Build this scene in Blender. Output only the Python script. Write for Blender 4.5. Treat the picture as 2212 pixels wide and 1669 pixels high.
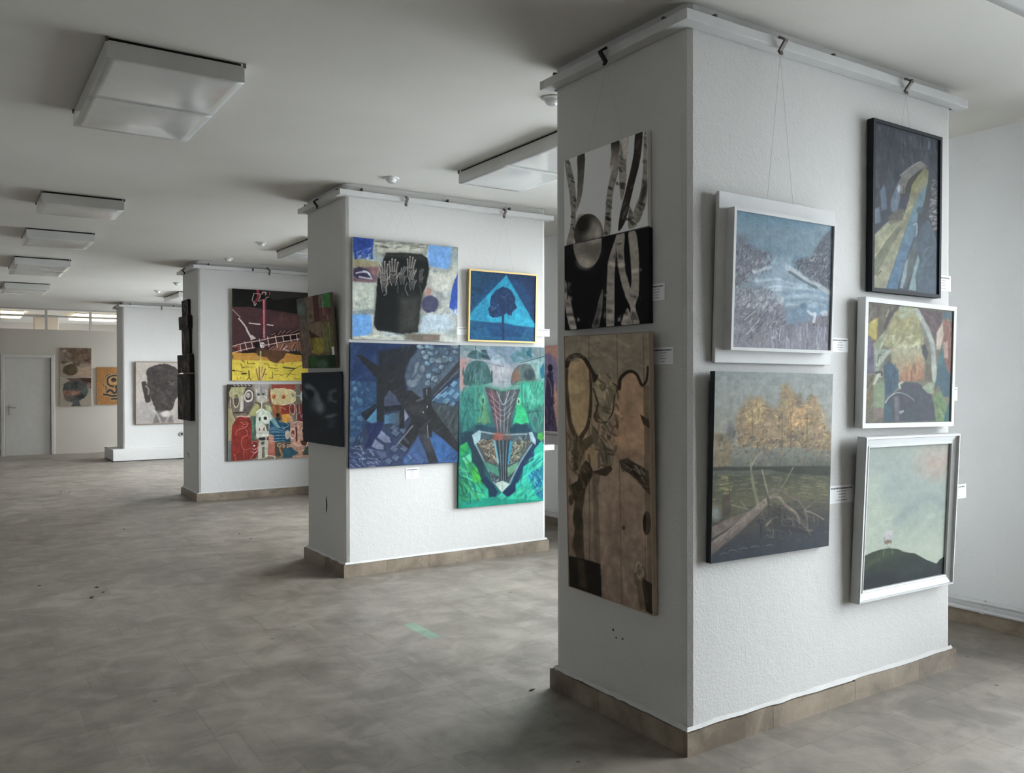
import bpy, bmesh, math, random
import numpy as np
from mathutils import Vector, Matrix

# ------------------------------------------------------------------ scene reset
for o in list(bpy.data.objects):
    bpy.data.objects.remove(o, do_unlink=True)
scene = bpy.context.scene
COL = scene.collection

# ------------------------------------------------------------------ camera
FPX, CAM_H = 1844.25, 1.45
FW = Vector((0.54883412, 0.83590505, -0.00662247))
RT = Vector((0.83591496, -0.54885569, -0.00190123))
UP = Vector((0.00522402, 0.00449236, 0.99997626))
cd = bpy.data.cameras.new('camera')
cd.sensor_width = 36.0
cd.lens = FPX / 2212 * 36.0
cd.clip_start = 0.05
cd.clip_end = 300
cam = bpy.data.objects.new('camera', cd)
cam.matrix_world = Matrix(((RT.x, UP.x, -FW.x, 0), (RT.y, UP.y, -FW.y, 0), (RT.z, UP.z, -FW.z, CAM_H), (0, 0, 0, 1)))
COL.objects.link(cam)
scene.camera = cam

# ------------------------------------------------------------------ sky, exposure
world = bpy.data.worlds.new('overcast_sky')
scene.world = world
world.use_nodes = True
bg = world.node_tree.nodes['Background']
bg.inputs['Color'].default_value = (0.87, 0.945, 1.0, 1)
bg.inputs['Strength'].default_value = 18.0
vs = scene.view_settings
vs.view_transform = 'Standard'
vs.look = 'None'
vs.exposure = 0.38
vs.gamma = 1.0
vs.use_curve_mapping = False
scene.cycles.use_denoising = True
scene.cycles.max_bounces = 6
scene.cycles.diffuse_bounces = 5
scene.cycles.use_adaptive_sampling = True
scene.cycles.adaptive_threshold = 0.05
scene.cycles.transparent_max_bounces = 6
scene.cycles.sample_clamp_indirect = 12
scene.cycles.caustics_reflective = False
scene.cycles.caustics_refractive = False

CEIL = 2.91
RWX = 5.06          # room face of the window wall
WT = 0.26           # its thickness
WZ0, WZ1 = 0.12, 2.78
WINDOWS = [(0.2, 2.06), (3.15, 5.66), (7.35, 9.5), (12.1, 16.3), (17.95, 19.15), (20.2, 23.6)]  # last two are unseen, added to light the partition and the room behind
LX, FY, BY, BY2 = -5.0, -3.6, 19.3, 24.2   # left wall, wall behind the camera, far partition, wall behind it
for i, (a, b) in enumerate(WINDOWS):       # sky portals filling the openings
    l = bpy.data.lights.new('window_portal', 'AREA')
    l.shape = 'RECTANGLE'
    l.size = b - a
    l.size_y = WZ1 - WZ0
    l.cycles.is_portal = True
    o = bpy.data.objects.new('window_portal', l)
    o.matrix_world = Matrix(((0, 0, 1, RWX + WT + 0.02), (1, 0, 0, (a + b) / 2), (0, 1, 0, (WZ0 + WZ1) / 2), (0, 0, 0, 1)))
    COL.objects.link(o)

# ------------------------------------------------------------------ helpers
def lin(c):
    c = np.asarray(c, float) / 255.0
    return np.where(c <= 0.04045, c / 12.92, ((c + 0.055) / 1.055) ** 2.4)

class NT:
    """small node-tree builder"""
    def __init__(self, name, rough=0.8, spec=0.3):
        self.m = bpy.data.materials.new(name)
        self.m.use_nodes = True
        self.t = self.m.node_tree
        self.b = self.t.nodes['Principled BSDF']
        self.b.inputs['Roughness'].default_value = rough
        self.b.inputs['Specular IOR Level'].default_value = spec
    def n(self, kind, **kw):
        nd = self.t.nodes.new('ShaderNode' + kind)
        for k, v in kw.items():
            setattr(nd, k, v)
        return nd
    def link(self, a, b):
        self.t.links.new(a, b)
    def setv(self, sock, v):
        if isinstance(v, bpy.types.NodeSocket):
            self.link(v, sock)
        else:
            sock.default_value = v
    def mix(self, f, a, b, mode='MIX'):
        nd = self.n('Mix', data_type='RGBA', blend_type=mode)
        self.setv(nd.inputs[0], f)
        for s, v in ((nd.inputs[6], a), (nd.inputs[7], b)):
            self.setv(s, v if isinstance(v, bpy.types.NodeSocket) else (*v, 1))
        return nd.outputs[2]
    def math(self, op, a, b=0.0, c=0.0):
        nd = self.n('Math', operation=op)
        for s, v in zip(nd.inputs, (a, b, c)):
            self.setv(s, v)
        return nd.outputs[0]
    def ramp(self, x, lo, hi):
        nd = self.n('MapRange')
        self.setv(nd.inputs[0], x)
        nd.inputs[1].default_value = lo
        nd.inputs[2].default_value = hi
        return nd.outputs[0]
    def noise(self, vec, scale, detail=4, rough=0.55):
        nd = self.n('TexNoise')
        nd.inputs['Scale'].default_value = scale
        nd.inputs['Detail'].default_value = detail
        nd.inputs['Roughness'].default_value = rough
        if vec is not None:
            self.link(vec, nd.inputs['Vector'])
        return nd.outputs[0]
    def vmul(self, vec, s):
        nd = self.n('VectorMath', operation='MULTIPLY')
        self.link(vec, nd.inputs[0])
        nd.inputs[1].default_value = s
        return nd.outputs[0]
    def vadd(self, vec, other):
        nd = self.n('VectorMath', operation='ADD')
        self.link(vec, nd.inputs[0])
        self.link(other, nd.inputs[1])
        return nd.outputs[0]
    def pos(self):
        return self.n('NewGeometry').outputs['Position']
    def bump(self, h, strength, dist):
        nd = self.n('Bump')
        nd.inputs['Strength'].default_value = strength
        nd.inputs['Distance'].default_value = dist
        self.link(h, nd.inputs['Height'])
        self.link(nd.outputs[0], self.b.inputs['Normal'])
    def col(self, v):
        self.setv(self.b.inputs['Base Color'], v if isinstance(v, bpy.types.NodeSocket) else (*v, 1))

def plain(name, c, rough=0.6, spec=0.3, metal=0.0):
    k = NT(name, rough, spec)
    p = k.pos()
    k.col(k.mix(k.ramp(k.noise(p, 9.0, 2), 0.3, 0.7), tuple(x * 0.94 for x in c), c))
    k.b.inputs['Metallic'].default_value = metal
    return k.m

def plaster(name, c, fine=120, strength=0.35):
    k = NT(name, 0.9, 0.15)
    p = k.pos()
    big = k.ramp(k.noise(p, 1.1, 3), 0.3, 0.7)
    c2 = k.mix(big, tuple(x * 0.94 for x in c), c)
    scuff = k.ramp(k.noise(k.vmul(p, (1, 1, 0.35)), 26, 3, 0.7), 0.64, 0.78)
    k.col(k.mix(k.math('MULTIPLY', scuff, 0.22), c2, tuple(x * 0.72 for x in c)))
    lump = k.math('ADD', k.math('MULTIPLY', k.noise(p, fine, 2), 0.6), k.math('MULTIPLY', k.noise(p, 22, 2), 0.8))
    k.bump(lump, strength, 0.006)
    return k.m

def stone(name, base, alt, island=False):
    """travertine slabs: tone and vein direction differ from piece to piece"""
    k = NT(name, 0.5, 0.4)
    p = k.pos()
    rnd = k.n('NewGeometry').outputs['Random Per Island'] if island else k.n('ObjectInfo').outputs['Random']
    off = k.n('CombineXYZ')
    k.link(k.math('MULTIPLY', rnd, 43.0), off.inputs[0])
    k.link(k.math('MULTIPLY', rnd, 91.0), off.inputs[1])
    q = k.vadd(p, off.outputs[0])
    va = k.noise(k.vmul(q, (17, 2.2, 20)), 1.0, 4, 0.65)
    vb = k.noise(k.vmul(q, (2.2, 17, 20)), 1.0, 4, 0.65)
    sel = k.math('GREATER_THAN', k.math('FRACT', k.math('MULTIPLY', rnd, 17.0)), 0.62)
    va2 = k.math('ADD', k.math('MULTIPLY', va, k.math('SUBTRACT', 1.0, sel)), k.math('MULTIPLY', vb, sel))
    tone = k.math('FRACT', k.math('MULTIPLY', rnd, 7.31))
    c = k.mix(tone, base, alt)
    c = k.mix(k.math('MULTIPLY', k.ramp(va2, 0.44, 0.7), 0.45), c, tuple(x * 0.66 for x in base))
    smear = k.ramp(k.noise(k.vmul(p, (1.0, 0.8, 1.0)), 3.4, 4, 0.68), 0.40, 0.64)
    c = k.mix(k.math('MULTIPLY', smear, 0.55), c, tuple(min(1, x * 1.32) for x in alt))
    dirt = k.ramp(k.noise(p, 1.3, 4, 0.68), 0.46, 0.66)
    c = k.mix(k.math('MULTIPLY', dirt, 0.55), c, tuple(x * 0.6 for x in base))
    pale = k.ramp(k.noise(k.vadd(k.vmul(p, (1.0, 1.0, 1.0)), off.outputs[0]), 5.0, 3, 0.5), 0.52, 0.62)
    c = k.mix(k.math('MULTIPLY', pale, 0.28), c, tuple(min(1, x * 1.45) for x in alt))
    chip = k.ramp(k.noise(p, 19, 3, 0.75), 0.70, 0.75)
    c = k.mix(k.math('MULTIPLY', chip, 0.6), c, tuple(x * 0.45 for x in base))
    sw = k.n('TexNoise')
    sw.inputs['Scale'].default_value = 4.2
    sw.inputs['Detail'].default_value = 4
    sw.inputs['Roughness'].default_value = 0.6
    sw.inputs['Distortion'].default_value = 0.7
    k.link(p, sw.inputs['Vector'])
    c = k.mix(k.math('MULTIPLY', k.ramp(sw.outputs[0], 0.50, 0.66), 0.45), c, tuple(min(1, x * 1.6) for x in alt))
    c = k.mix(k.math('MULTIPLY', k.ramp(sw.outputs[0], 0.46, 0.34), 0.42), c, tuple(x * 0.62 for x in base))
    c = k.mix(k.math('MULTIPLY', k.ramp(k.noise(p, 150, 3, 0.7), 0.4, 0.7), 0.3), c, tuple(x * 0.7 for x in base))
    vo = k.n('TexVoronoi')
    vo.inputs['Scale'].default_value = 6.5
    k.link(p, vo.inputs['Vector'])
    vr = k.n('SeparateColor')
    k.link(vo.outputs['Color'], vr.inputs[0])
    speck = k.math('MULTIPLY', k.math('LESS_THAN', vo.outputs['Distance'], k.math('MULTIPLY', vr.outputs[1], 0.09)), k.math('GREATER_THAN', vr.outputs[0], 0.72))
    c = k.mix(k.math('MULTIPLY', speck, 0.8), c, tuple(x * 0.25 for x in base))
    pit = k.ramp(k.noise(k.vmul(p, (1, 1, 1)), 75, 3, 0.7), 0.71, 0.77)
    c = k.mix(k.math('MULTIPLY', pit, 0.75), c, tuple(x * 0.3 for x in base))
    k.col(c)
    k.setv(k.b.inputs['Roughness'], k.math('ADD', 0.43, k.math('MULTIPLY', smear, 0.10)))
    k.bump(k.noise(p, 60, 2), 0.12, 0.004)
    return k.m

M = {}
M['wall'] = plaster('white_plaster', (0.74, 0.745, 0.75))
M['column'] = plaster('column_plaster', (0.615, 0.605, 0.585), 95, 0.4)
M['ceil'] = plaster('ceiling_paint', (0.67, 0.65, 0.605), 70, 0.1)
M['back'] = plaster('partition_paint', (0.56, 0.515, 0.46), 60, 0.1)
M['tile'] = stone('floor_travertine', (0.175, 0.150, 0.124), (0.220, 0.192, 0.162))
M['tilefar'] = stone('floor_travertine_joined', (0.175, 0.150, 0.124), (0.220, 0.192, 0.162), True)
M['grout'] = plain('grout', (0.215, 0.19, 0.165), 0.9)
M['green'] = stone('green_stone', (0.17, 0.25, 0.175), (0.19, 0.27, 0.20))
M['base'] = stone('skirting_travertine', (0.165, 0.128, 0.09), (0.27, 0.22, 0.165))
M['rail'] = plain('rail_paint', (0.60, 0.60, 0.59), 0.5)
M['steel'] = plain('hook_steel', (0.13, 0.11, 0.095), 0.55, 0.4, 0.0)
M['dark'] = plain('dark_gap', (0.03, 0.028, 0.025), 0.8)
M['scar'] = plain('hole_shade', (0.06, 0.055, 0.05), 0.95)  # shade inside the holes and gouges, put into the colour
M['white'] = plain('white_enamel', (0.72, 0.72, 0.71), 0.4, 0.5)
M['card'] = plain('white_card', (0.88, 0.88, 0.89), 0.7)
M['ink'] = plain('printed_ink', (0.10, 0.10, 0.11), 0.8)
M['inkgrey'] = plain('grey_ink', (0.36, 0.36, 0.37), 0.8)
M['greycard'] = plain('grey_card', (0.42, 0.40, 0.41), 0.7)
M['acrylic'] = plain('opal_acrylic', (0.62, 0.62, 0.60), 0.13, 0.55)
M['pipe'] = plain('pipe_paint', (0.76, 0.76, 0.76), 0.35, 0.5)
M['alu'] = plain('window_metal', (0.55, 0.56, 0.57), 0.45, 0.5)
M['door'] = plain('door_paint', (0.58, 0.56, 0.53), 0.55)
M['brass'] = plain('handle_metal', (0.45, 0.42, 0.36), 0.35, 0.5, 0.8)
M['leaf'] = plain('dry_leaf', (0.06, 0.05, 0.04), 0.9)
M['wire'] = plain('nylon_line', (0.5, 0.5, 0.5), 0.5)
M['asphalt'] = plain('pavement', (0.44, 0.44, 0.44), 0.9)
M['bare'] = plain('raw_canvas', (0.55, 0.50, 0.43), 0.9)
def glass():
    m = bpy.data.materials.new('window_glass')
    m.use_nodes = True
    t = m.node_tree
    t.nodes.remove(t.nodes['Principled BSDF'])
    tr = t.nodes.new('ShaderNodeBsdfTransparent')
    gl = t.nodes.new('ShaderNodeBsdfGlossy')
    gl.inputs['Roughness'].default_value = 0.02
    fr = t.nodes.new('ShaderNodeFresnel')
    fr.inputs['IOR'].default_value = 1.3
    mx = t.nodes.new('ShaderNodeMixShader')
    t.links.new(fr.outputs[0], mx.inputs[0])
    t.links.new(tr.outputs[0], mx.inputs[1])
    t.links.new(gl.outputs[0], mx.inputs[2])
    t.links.new(mx.outputs[0], t.nodes['Material Output'].inputs[0])
    return m
M['glass'] = glass()
def lamp_mat(name, c, s):
    k = NT(name, 0.5)
    k.col(c)
    k.b.inputs['Emission Color'].default_value = (*c, 1)
    k.b.inputs['Emission Strength'].default_value = s
    return k.m
M['lamp'] = lamp_mat('lit_diffuser', (1.0, 0.86, 0.62), 1.7)

def box(bm, x0, x1, y0, y1, z0, z1):
    v = [bm.verts.new(p) for p in ((x0, y0, z0), (x1, y0, z0), (x1, y1, z0), (x0, y1, z0), (x0, y0, z1), (x1, y0, z1), (x1, y1, z1), (x0, y1, z1))]
    for f in ((3, 2, 1, 0), (4, 5, 6, 7), (0, 1, 5, 4), (1, 2, 6, 5), (2, 3, 7, 6), (3, 0, 4, 7)):
        bm.faces.new([v[i] for i in f])
def prism(bm, prof, a, b, place):
    """extrude closed 2-D profile from a to b; place(p, q, t) -> xyz"""
    r0 = [bm.verts.new(place(p, q, a)) for p, q in prof]
    r1 = [bm.verts.new(place(p, q, b)) for p, q in prof]
    n = len(prof)
    for i in range(n):
        bm.faces.new((r0[i], r0[(i + 1) % n], r1[(i + 1) % n], r1[i]))
    bm.faces.new(r0[::-1])
    bm.faces.new(r1)
def tube(bm, p0, p1, r, seg=8):
    p0, p1 = Vector(p0), Vector(p1)
    d = (p1 - p0).normalized()
    a = d.orthogonal().normalized()
    b = d.cross(a)
    rings = [[bm.verts.new(p + (a * math.cos(t) + b * math.sin(t)) * r) for t in [2 * math.pi * i / seg for i in range(seg)]] for p in (p0, p1)]
    for i in range(seg):
        bm.faces.new((rings[0][i], rings[0][(i + 1) % seg], rings[1][(i + 1) % seg], rings[1][i]))
    bm.faces.new(rings[0][::-1])
    bm.faces.new(rings[1])
def lathe(bm, prof, c, seg=24):
    """profile [(r, z)] around vertical axis at c"""
    rings = [[bm.verts.new((c[0] + r * math.cos(2 * math.pi * i / seg), c[1] + r * math.sin(2 * math.pi * i / seg), c[2] + z)) for i in range(seg)] for r, z in prof]
    for a, b in zip(rings, rings[1:]):
        for i in range(seg):
            bm.faces.new((a[i], a[(i + 1) % seg], b[(i + 1) % seg], b[i]))
    bm.faces.new(rings[-1])
    bm.faces.new(rings[0][::-1])
def obj(name, bm, mat, parent=None, bevel=0.0, smooth=False, seg=2):
    me = bpy.data.meshes.new(name)
    if isinstance(bm, bmesh.types.BMesh):
        bmesh.ops.recalc_face_normals(bm, faces=bm.faces)
        if bevel:
            bmesh.ops.bevel(bm, geom=bm.edges[:], offset=bevel, segments=seg, profile=0.5, affect='EDGES')
        bm.to_mesh(me)
        bm.free()
    if smooth:
        me.polygons.foreach_set('use_smooth', [True] * len(me.polygons))
    me.materials.append(mat)
    o = bpy.data.objects.new(name, me)
    COL.objects.link(o)
    if parent is not None:
        o.parent = parent
        o.matrix_parent_inverse = parent.matrix_world.inverted()
    return o
def empty(name, loc=(0, 0, 0)):
    o = bpy.data.objects.new(name, None)
    o.empty_display_size = 0.1
    o.location = loc
    COL.objects.link(o)
    o.matrix_world = Matrix.Translation(loc)
    return o
def tag(o, label, cat, group=None):
    o['label'] = label
    o['category'] = cat
    if group:
        o['group'] = group
    return o
def struct(o, label=None):
    o['kind'] = 'structure'
    if label:
        o['label'] = label
    return o
def boxobj(name, mat, dims, parent=None, bevel=0.0):
    bm = bmesh.new()
    box(bm, *dims)
    return obj(name, bm, mat, parent, bevel)

# ------------------------------------------------------------------ shell
bm = bmesh.new()
box(bm, LX - 0.2, RWX + WT, FY - 0.2, BY2 + 0.2, -0.2, -0.0008)
floor = struct(obj('floor', bm, M['grout']), 'grey beige travertine floor, dusty and scuffed')
struct(boxobj('ceiling', M['ceil'], (LX - 0.2, RWX + WT, FY - 0.2, BY2 + 0.2, CEIL, CEIL + 0.2)), 'white painted ceiling')
struct(boxobj('wall_left', M['wall'], (LX - 0.2, LX, FY - 0.2, BY2 + 0.2, 0, CEIL)), 'white wall on the far side of the aisle')
struct(boxobj('wall_front', M['wall'], (LX, RWX, FY - 0.2, FY, 0, CEIL)), 'white wall behind the viewer')
struct(boxobj('wall_far', M['back'], (LX, RWX, BY2, BY2 + 0.2, 0, CEIL)), 'wall of the room behind the partition')
bm = bmesh.new()
ys = [FY - 0.2] + [v for w in WINDOWS for v in w] + [BY2 + 0.2]
for a, b in zip(ys[::2], ys[1::2]):
    box(bm, RWX, RWX + WT, a, b, 0, CEIL)
for a, b in WINDOWS:
    box(bm, RWX, RWX + WT, a, b, 0, WZ0)
    box(bm, RWX, RWX + WT, a, b, WZ1, CEIL)
wall_r = struct(obj('wall_right', bm, M['wall']), 'white window wall')
# window frames and panes
for i, (a, b) in enumerate(WINDOWS):
    w = struct(empty('window_%d' % (i + 1), (RWX + 0.16, (a + b) / 2, WZ0)), 'tall metal framed window onto the street')
    x0, x1, t = RWX + 0.13, RWX + 0.19, 0.055
    for d in ((x0, x1, a, a + t, WZ0, WZ1), (x0, x1, b - t, b, WZ0, WZ1), (x0, x1, a + t, b - t, WZ0, WZ0 + t), (x0, x1, a + t, b - t, WZ1 - t, WZ1)):
        boxobj('frame_rail', M['alu'], d, w)
    n = max(1, round((b - a) / 1.15))
    st = (b - a - 2 * t) / n
    for k in range(n):
        s = a + t + k * st
        if k:
            boxobj('mullion', M['alu'], (x0, x1, s - 0.02, s + 0.02, WZ0 + t, WZ1 - t), w)
        boxobj('pane', M['glass'], (x0 + 0.026, x0 + 0.03, s + (0.02 if k else 0), s + st - (0.02 if k < n - 1 else 0), WZ0 + t, WZ1 - t), w)
    boxobj('sill', M['white'], (RWX - 0.02, RWX + 0.13, a + 0.01, b - 0.01, WZ0, WZ0 + 0.025), w)
struct(boxobj('ground', M['asphalt'], (RWX + WT, 60, -40, 60, -0.35, -0.15)), 'grey pavement outside the windows')

# partition at the far end with glazed strip above it
bm = bmesh.new()
DX0, DX1, DZ = 0.865, 1.66, 1.925
box(bm, LX, DX0, BY, BY + 0.1, 0, 2.49)
box(bm, DX1, RWX, BY, BY + 0.1, 0, 2.49)
box(bm, DX0, DX1, BY, BY + 0.1, DZ, 2.49)
struct(obj('wall_back', bm, M['back']), 'beige partition wall at the far end')
tr = struct(empty('window_7', (1.5, BY, 2.49)), 'glazed strip above the partition')
boxobj('frame_rail', M['door'], (LX, RWX, BY + 0.02, BY + 0.08, 2.74, 2.775), tr)
boxobj('frame_rail', M['door'], (LX, RWX, BY + 0.02, BY + 0.08, CEIL - 0.03, CEIL - 0.001), tr)
mx = [-2.2, -1.4, -0.6, 0.18, 0.98 - 0.2, 1.585, 2.385, 3.19, 4.0]
for a, b in zip(mx, mx[1:]):
    boxobj('pane', M['glass'], (a + 0.02, b - 0.02, BY + 0.045, BY + 0.05, 2.49, 2.74), tr)
for x in mx:
    boxobj('mullion', M['door'], (x - 0.022, x + 0.022, BY + 0.015, BY + 0.085, 2.49, CEIL - 0.03), tr)
door = struct(empty('door_1', (1.26, BY, 0)), 'plain white door in a moulded frame')
for d in ((0.80, DX0, BY - 0.025, BY + 0.1, 0, 1.99), (DX1, 1.725, BY - 0.025, BY + 0.1, 0, 1.99), (DX0, DX1, BY - 0.025, BY + 0.1, DZ, 1.99)):
    boxobj('door_frame', M['door'], d, door, 0.006)
boxobj('door_leaf', M['door'], (DX0 + 0.005, DX1 - 0.005, BY + 0.015, BY + 0.055, 0.008, DZ - 0.005), door, 0.003)
boxobj('lock_plate', M['brass'], (0.925, 0.955, BY + 0.008, BY + 0.015, 0.80, 1.0), door, 0.002)
bm = bmesh.new()
tube(bm, (0.94, BY + 0.01, 0.95), (0.94, BY - 0.045, 0.95), 0.009)
tube(bm, (0.94, BY - 0.04, 0.95), (1.05, BY - 0.04, 0.945), 0.008)
obj('door_handle', bm, M['brass'], door)
# room behind: column and lit ceiling panels
t = tag(empty('square_column', (1.72, 21.4, 0)), 'plain square column seen through the glazed strip above the partition', 'column')
boxobj('shaft', M['back'], (1.52, 1.98, 21.2, 21.6, 0, CEIL), t, 0.01)

# skirting under the window wall
sk = struct(empty('baseboard_right', (RWX, 3, 0)), 'brown travertine skirting under the window wall')
rng = random.Random(5)
def skirting(parent, p, q, nrm, h, th, lo=0.34, hi=0.56):
    """row of stone pieces from p to q (2-D), proud of the face by th along nrm"""
    p, q = Vector(p), Vector(q)
    L = (q - p).length
    d = (q - p) / L
    s = 0.0
    while s < L - 1e-4:
        w = min(rng.uniform(lo, hi), L - s)
        if L - s - w < 0.12:
            w = L - s
        a = p + d * (s + 0.0008)
        b = p + d * (s + w - 0.0008)
        c = b + Vector(nrm) * th
        x0, x1 = min(a.x, c.x), max(a.x, c.x)
        y0, y1 = min(a.y, c.y), max(a.y, c.y)
        boxobj('skirting_tile', M['base'], (x0, x1, y0, y1, 0.0, h + rng.uniform(-0.003, 0.002)), parent)
        s += w
skirting(sk, (RWX, FY), (RWX, BY), (-1, 0), 0.085, 0.02, 0.7, 1.1)

# ------------------------------------------------------------------ floor tiles
TY, T0 = 0.345, FY
rng2 = random.Random(11)
tiles = []
y = 3.57 - TY * 21
GREEN = (2.24, 2.318, 4.27, 4.615)
while y < BY + 0.5:
    x = LX
    while x < RWX:
        w = rng2.choice((0.092, 0.18, 0.27, 0.355, 0.355))
        if x < GREEN[0] < x + w and abs(y - GREEN[2]) < 0.05:
            w = max(GREEN[0] - x, 0.02)
        if abs(x - GREEN[0]) < 0.003 and abs(y - GREEN[2]) < 0.05:
            w = GREEN[1] - GREEN[0]
        tiles.append((x, min(x + w, RWX), max(y, FY), min(y + TY, BY2)))
        x += w
    y += TY
def proj(p):
    d = Vector(p) - Vector((0, 0, CAM_H))
    z = d.dot(FW)
    return (1106 + FPX * d.dot(RT) / z, 834.5 - FPX * d.dot(UP) / z, z)
BLOCK = [(2.359, 4.241, 2.369, 3.273), (2.407, 4.267, 5.924, 6.778)]
def score(t):
    cs = [(t[0], t[2]), (t[1], t[2]), (t[1], t[3]), (t[0], t[3])]
    pr = []
    for cx, cy in cs:
        d = Vector((cx, cy, -CAM_H)).dot(FW)
        if d < 0.4:
            return 0
        pr.append(proj((cx, cy, 0)))
    mx_, my_ = sum(p[0] for p in pr) / 4, sum(p[1] for p in pr) / 4
    if not (-40 < mx_ < 2250 and 0 < my_ < 1700):
        return 0
    xc, yc = (t[0] + t[1]) / 2, (t[2] + t[3]) / 2
    for b in BLOCK:                      # hidden behind a pillar
        for s in range(1, 60):
            f = s / 60
            if b[0] < xc * f < b[1] and b[2] < yc * f < b[3]:
                return 0
    return abs(sum(pr[i][0] * pr[(i + 1) % 4][1] - pr[(i + 1) % 4][0] * pr[i][1] for i in range(4))) / 2
order = sorted(range(len(tiles)), key=lambda i: -score(tiles[i]))
near = set(order[:300])
bm = bmesh.new()
box(bm, 0, 1, 0, 1, -0.01, 0.0)
ume = bpy.data.meshes.new('tile')
bm.to_mesh(ume)
bm.free()
ume.materials.append(M['tile'])
G = 0.0003
vv, ff = [], []
for i, (a, b, c, d) in enumerate(tiles):
    if b - a < 0.004 or d - c < 0.004:
        continue
    zj = rng2.uniform(-0.0004, 0.0)
    if i in near:
        o = bpy.data.objects.new('tile', ume)
        o.parent = floor
        o.location = (a + G, c + G, zj)
        o.scale = (b - a - 2 * G, d - c - 2 * G, 1)
        COL.objects.link(o)
        if abs(a - GREEN[0]) < 0.004 and abs(c - GREEN[2]) < 0.02:
            o.data = ume.copy()
            o.data.materials[0] = M['green']
            o['label'] = 'narrow pale green stone tile'
    else:
        k = len(vv)
        for z in (zj - 0.01, zj):
            vv += [(a + G, c + G, z), (b - G, c + G, z), (b - G, d - G, z), (a + G, d - G, z)]
        ff += [(k + 4, k + 5, k + 6, k + 7), (k, k + 1, k + 5, k + 4), (k + 1, k + 2, k + 6, k + 5), (k + 2, k + 3, k + 7, k + 6), (k + 3, k, k + 4, k + 7)]
me = bpy.data.meshes.new('distant_tiles')
me.from_pydata(vv, [], ff)
me.materials.append(M['tilefar'])
o = bpy.data.objects.new('distant_tiles', me)
o.parent = floor
o['kind'] = 'stuff'
COL.objects.link(o)

# ------------------------------------------------------------------ pillars
RZ0, RZ1, RO = 2.812, 2.852, 0.062
def pillar(label, base, body, plinth=False):
    bx0, bx1, by0, by1 = base
    x0, x1, y0, y1 = body
    p = tag(empty('pillar', ((bx0 + bx1) / 2, (by0 + by1) / 2, 0)), label, 'pillar', 'white exhibition pillars')
    p['kind'] = 'structure'
    bm = bmesh.new()
    box(bm, x0, x1, y0, y1, 0, CEIL)
    bmesh.ops.bevel(bm, geom=[e for e in bm.edges if abs(e.verts[0].co.z - e.verts[1].co.z) > 1], offset=0.032, segments=2, profile=0.5, affect='EDGES')
    obj('shaft', bm, M['column'], p)
    if plinth:
        bm = bmesh.new()
        box(bm, bx0, bx1, by0, by1, 0.012, 0.222)
        obj('plinth', bm, M['column'], p, 0.008)
        bm = bmesh.new()
        box(bm, bx0 + 0.01, bx1 - 0.01, by0 + 0.01, by1 - 0.01, 0, 0.012)
        obj('shadow_gap', bm, M['dark'], p)
    else:
        h = 0.092
        skirting(p, (bx0, y0), (bx0, y1), (1, 0), h, x0 - bx0)
        skirting(p, (bx0, by0), (bx1, by0), (0, 1), h, y0 - by0)
        skirting(p, (bx1, y0), (bx1, y1), (-1, 0), h, bx1 - x1)
        skirting(p, (bx0, by1), (bx1, by1), (0, -1), h, by1 - y1)
        # plaster smeared over the top of the skirting
        bm = bmesh.new()
        rng3 = random.Random(int(y0 * 100))
        loops = []
        pts = []
        for (ax, ay), (cx, cy) in zip(((0, 0), (1, 0), (1, 1), (0, 1)), ((1, 0), (1, 1), (0, 1), (0, 0))):
            for k in range(24):
                f = k / 24
                pts.append((ax + (cx - ax) * f, ay + (cy - ay) * f))
        lo, hi = [], []
        for u, v in pts:
            e = rng3.uniform(0.35, 0.93)
            lo.append(bm.verts.new((x0 + (bx0 - x0) * e * (1 - u) + (x1 - x0) * u + (bx1 - x1) * e * u - 0.0 * u, y0 + (by0 - y0) * e * (1 - v) + (y1 - y0) * v + (by1 - y1) * e * v, h + 0.0025)))
            hi.append(bm.verts.new((x0 + (x1 - x0) * u + (0.0005 if u else -0.0005), y0 + (y1 - y0) * v + (0.0005 if v else -0.0005), h + rng3.uniform(0.012, 0.02))))
        n = len(lo)
        for i in range(n):
            bm.faces.new((lo[i], lo[(i + 1) % n], hi[(i + 1) % n], hi[i]))
        obj('plaster_fillet', bm, M['column'], p)
    # hanging rail on all four sides
    for nm, d in (('f', (x0 - RO, x1 + RO - 0.02, y0 - RO, y0 - 0.003, RZ0, RZ1)), ('b', (x0 - RO, x1 + RO - 0.02, y1 + 0.003, y1 + RO - 0.03, RZ0, RZ1)),
                  ('l', (x0 - RO, x0 - 0.003, y0 - 0.003, y1 + 0.003, RZ0, RZ1)), ('r', (x1 + 0.003, x1 + RO - 0.02, y0 - 0.003, y1 + 0.003, RZ0, RZ1))):
        r = boxobj('hanging_rail', M['rail'], d, p, 0.002)
        if nm == 'f':
            for f in (0.07, 0.47, 0.79):
                px = x0 + (x1 - x0) * f
                boxobj('standoff', M['steel'], (px - 0.006, px + 0.006, y0 - 0.03, y0 - 0.001, RZ1 - 0.002, RZ1 + 0.03), r)
        if nm == 'l':
            for f in (0.12, 0.96):
                py = y0 + (y1 - y0) * f
                boxobj('standoff', M['steel'], (x0 - 0.03, x0 - 0.001, py - 0.006, py + 0.006, RZ1 - 0.002, RZ1 + 0.03), r)
    return p
P1 = pillar('nearest white plaster pillar, with paintings hung on two sides', (2.359, 4.241, 2.369, 3.273), (2.378, 4.222, 2.388, 3.254))
P2 = pillar('second white pillar from the viewer, with four bright paintings on its front', (2.407, 4.267, 5.924, 6.778), (2.430, 4.250, 5.944, 6.758))
P3 = pillar('third white pillar from the viewer, with two colourful paintings on its front', (2.464, 4.324, 10.679, 11.533), (2.488, 4.304, 10.700, 11.512))
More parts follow.
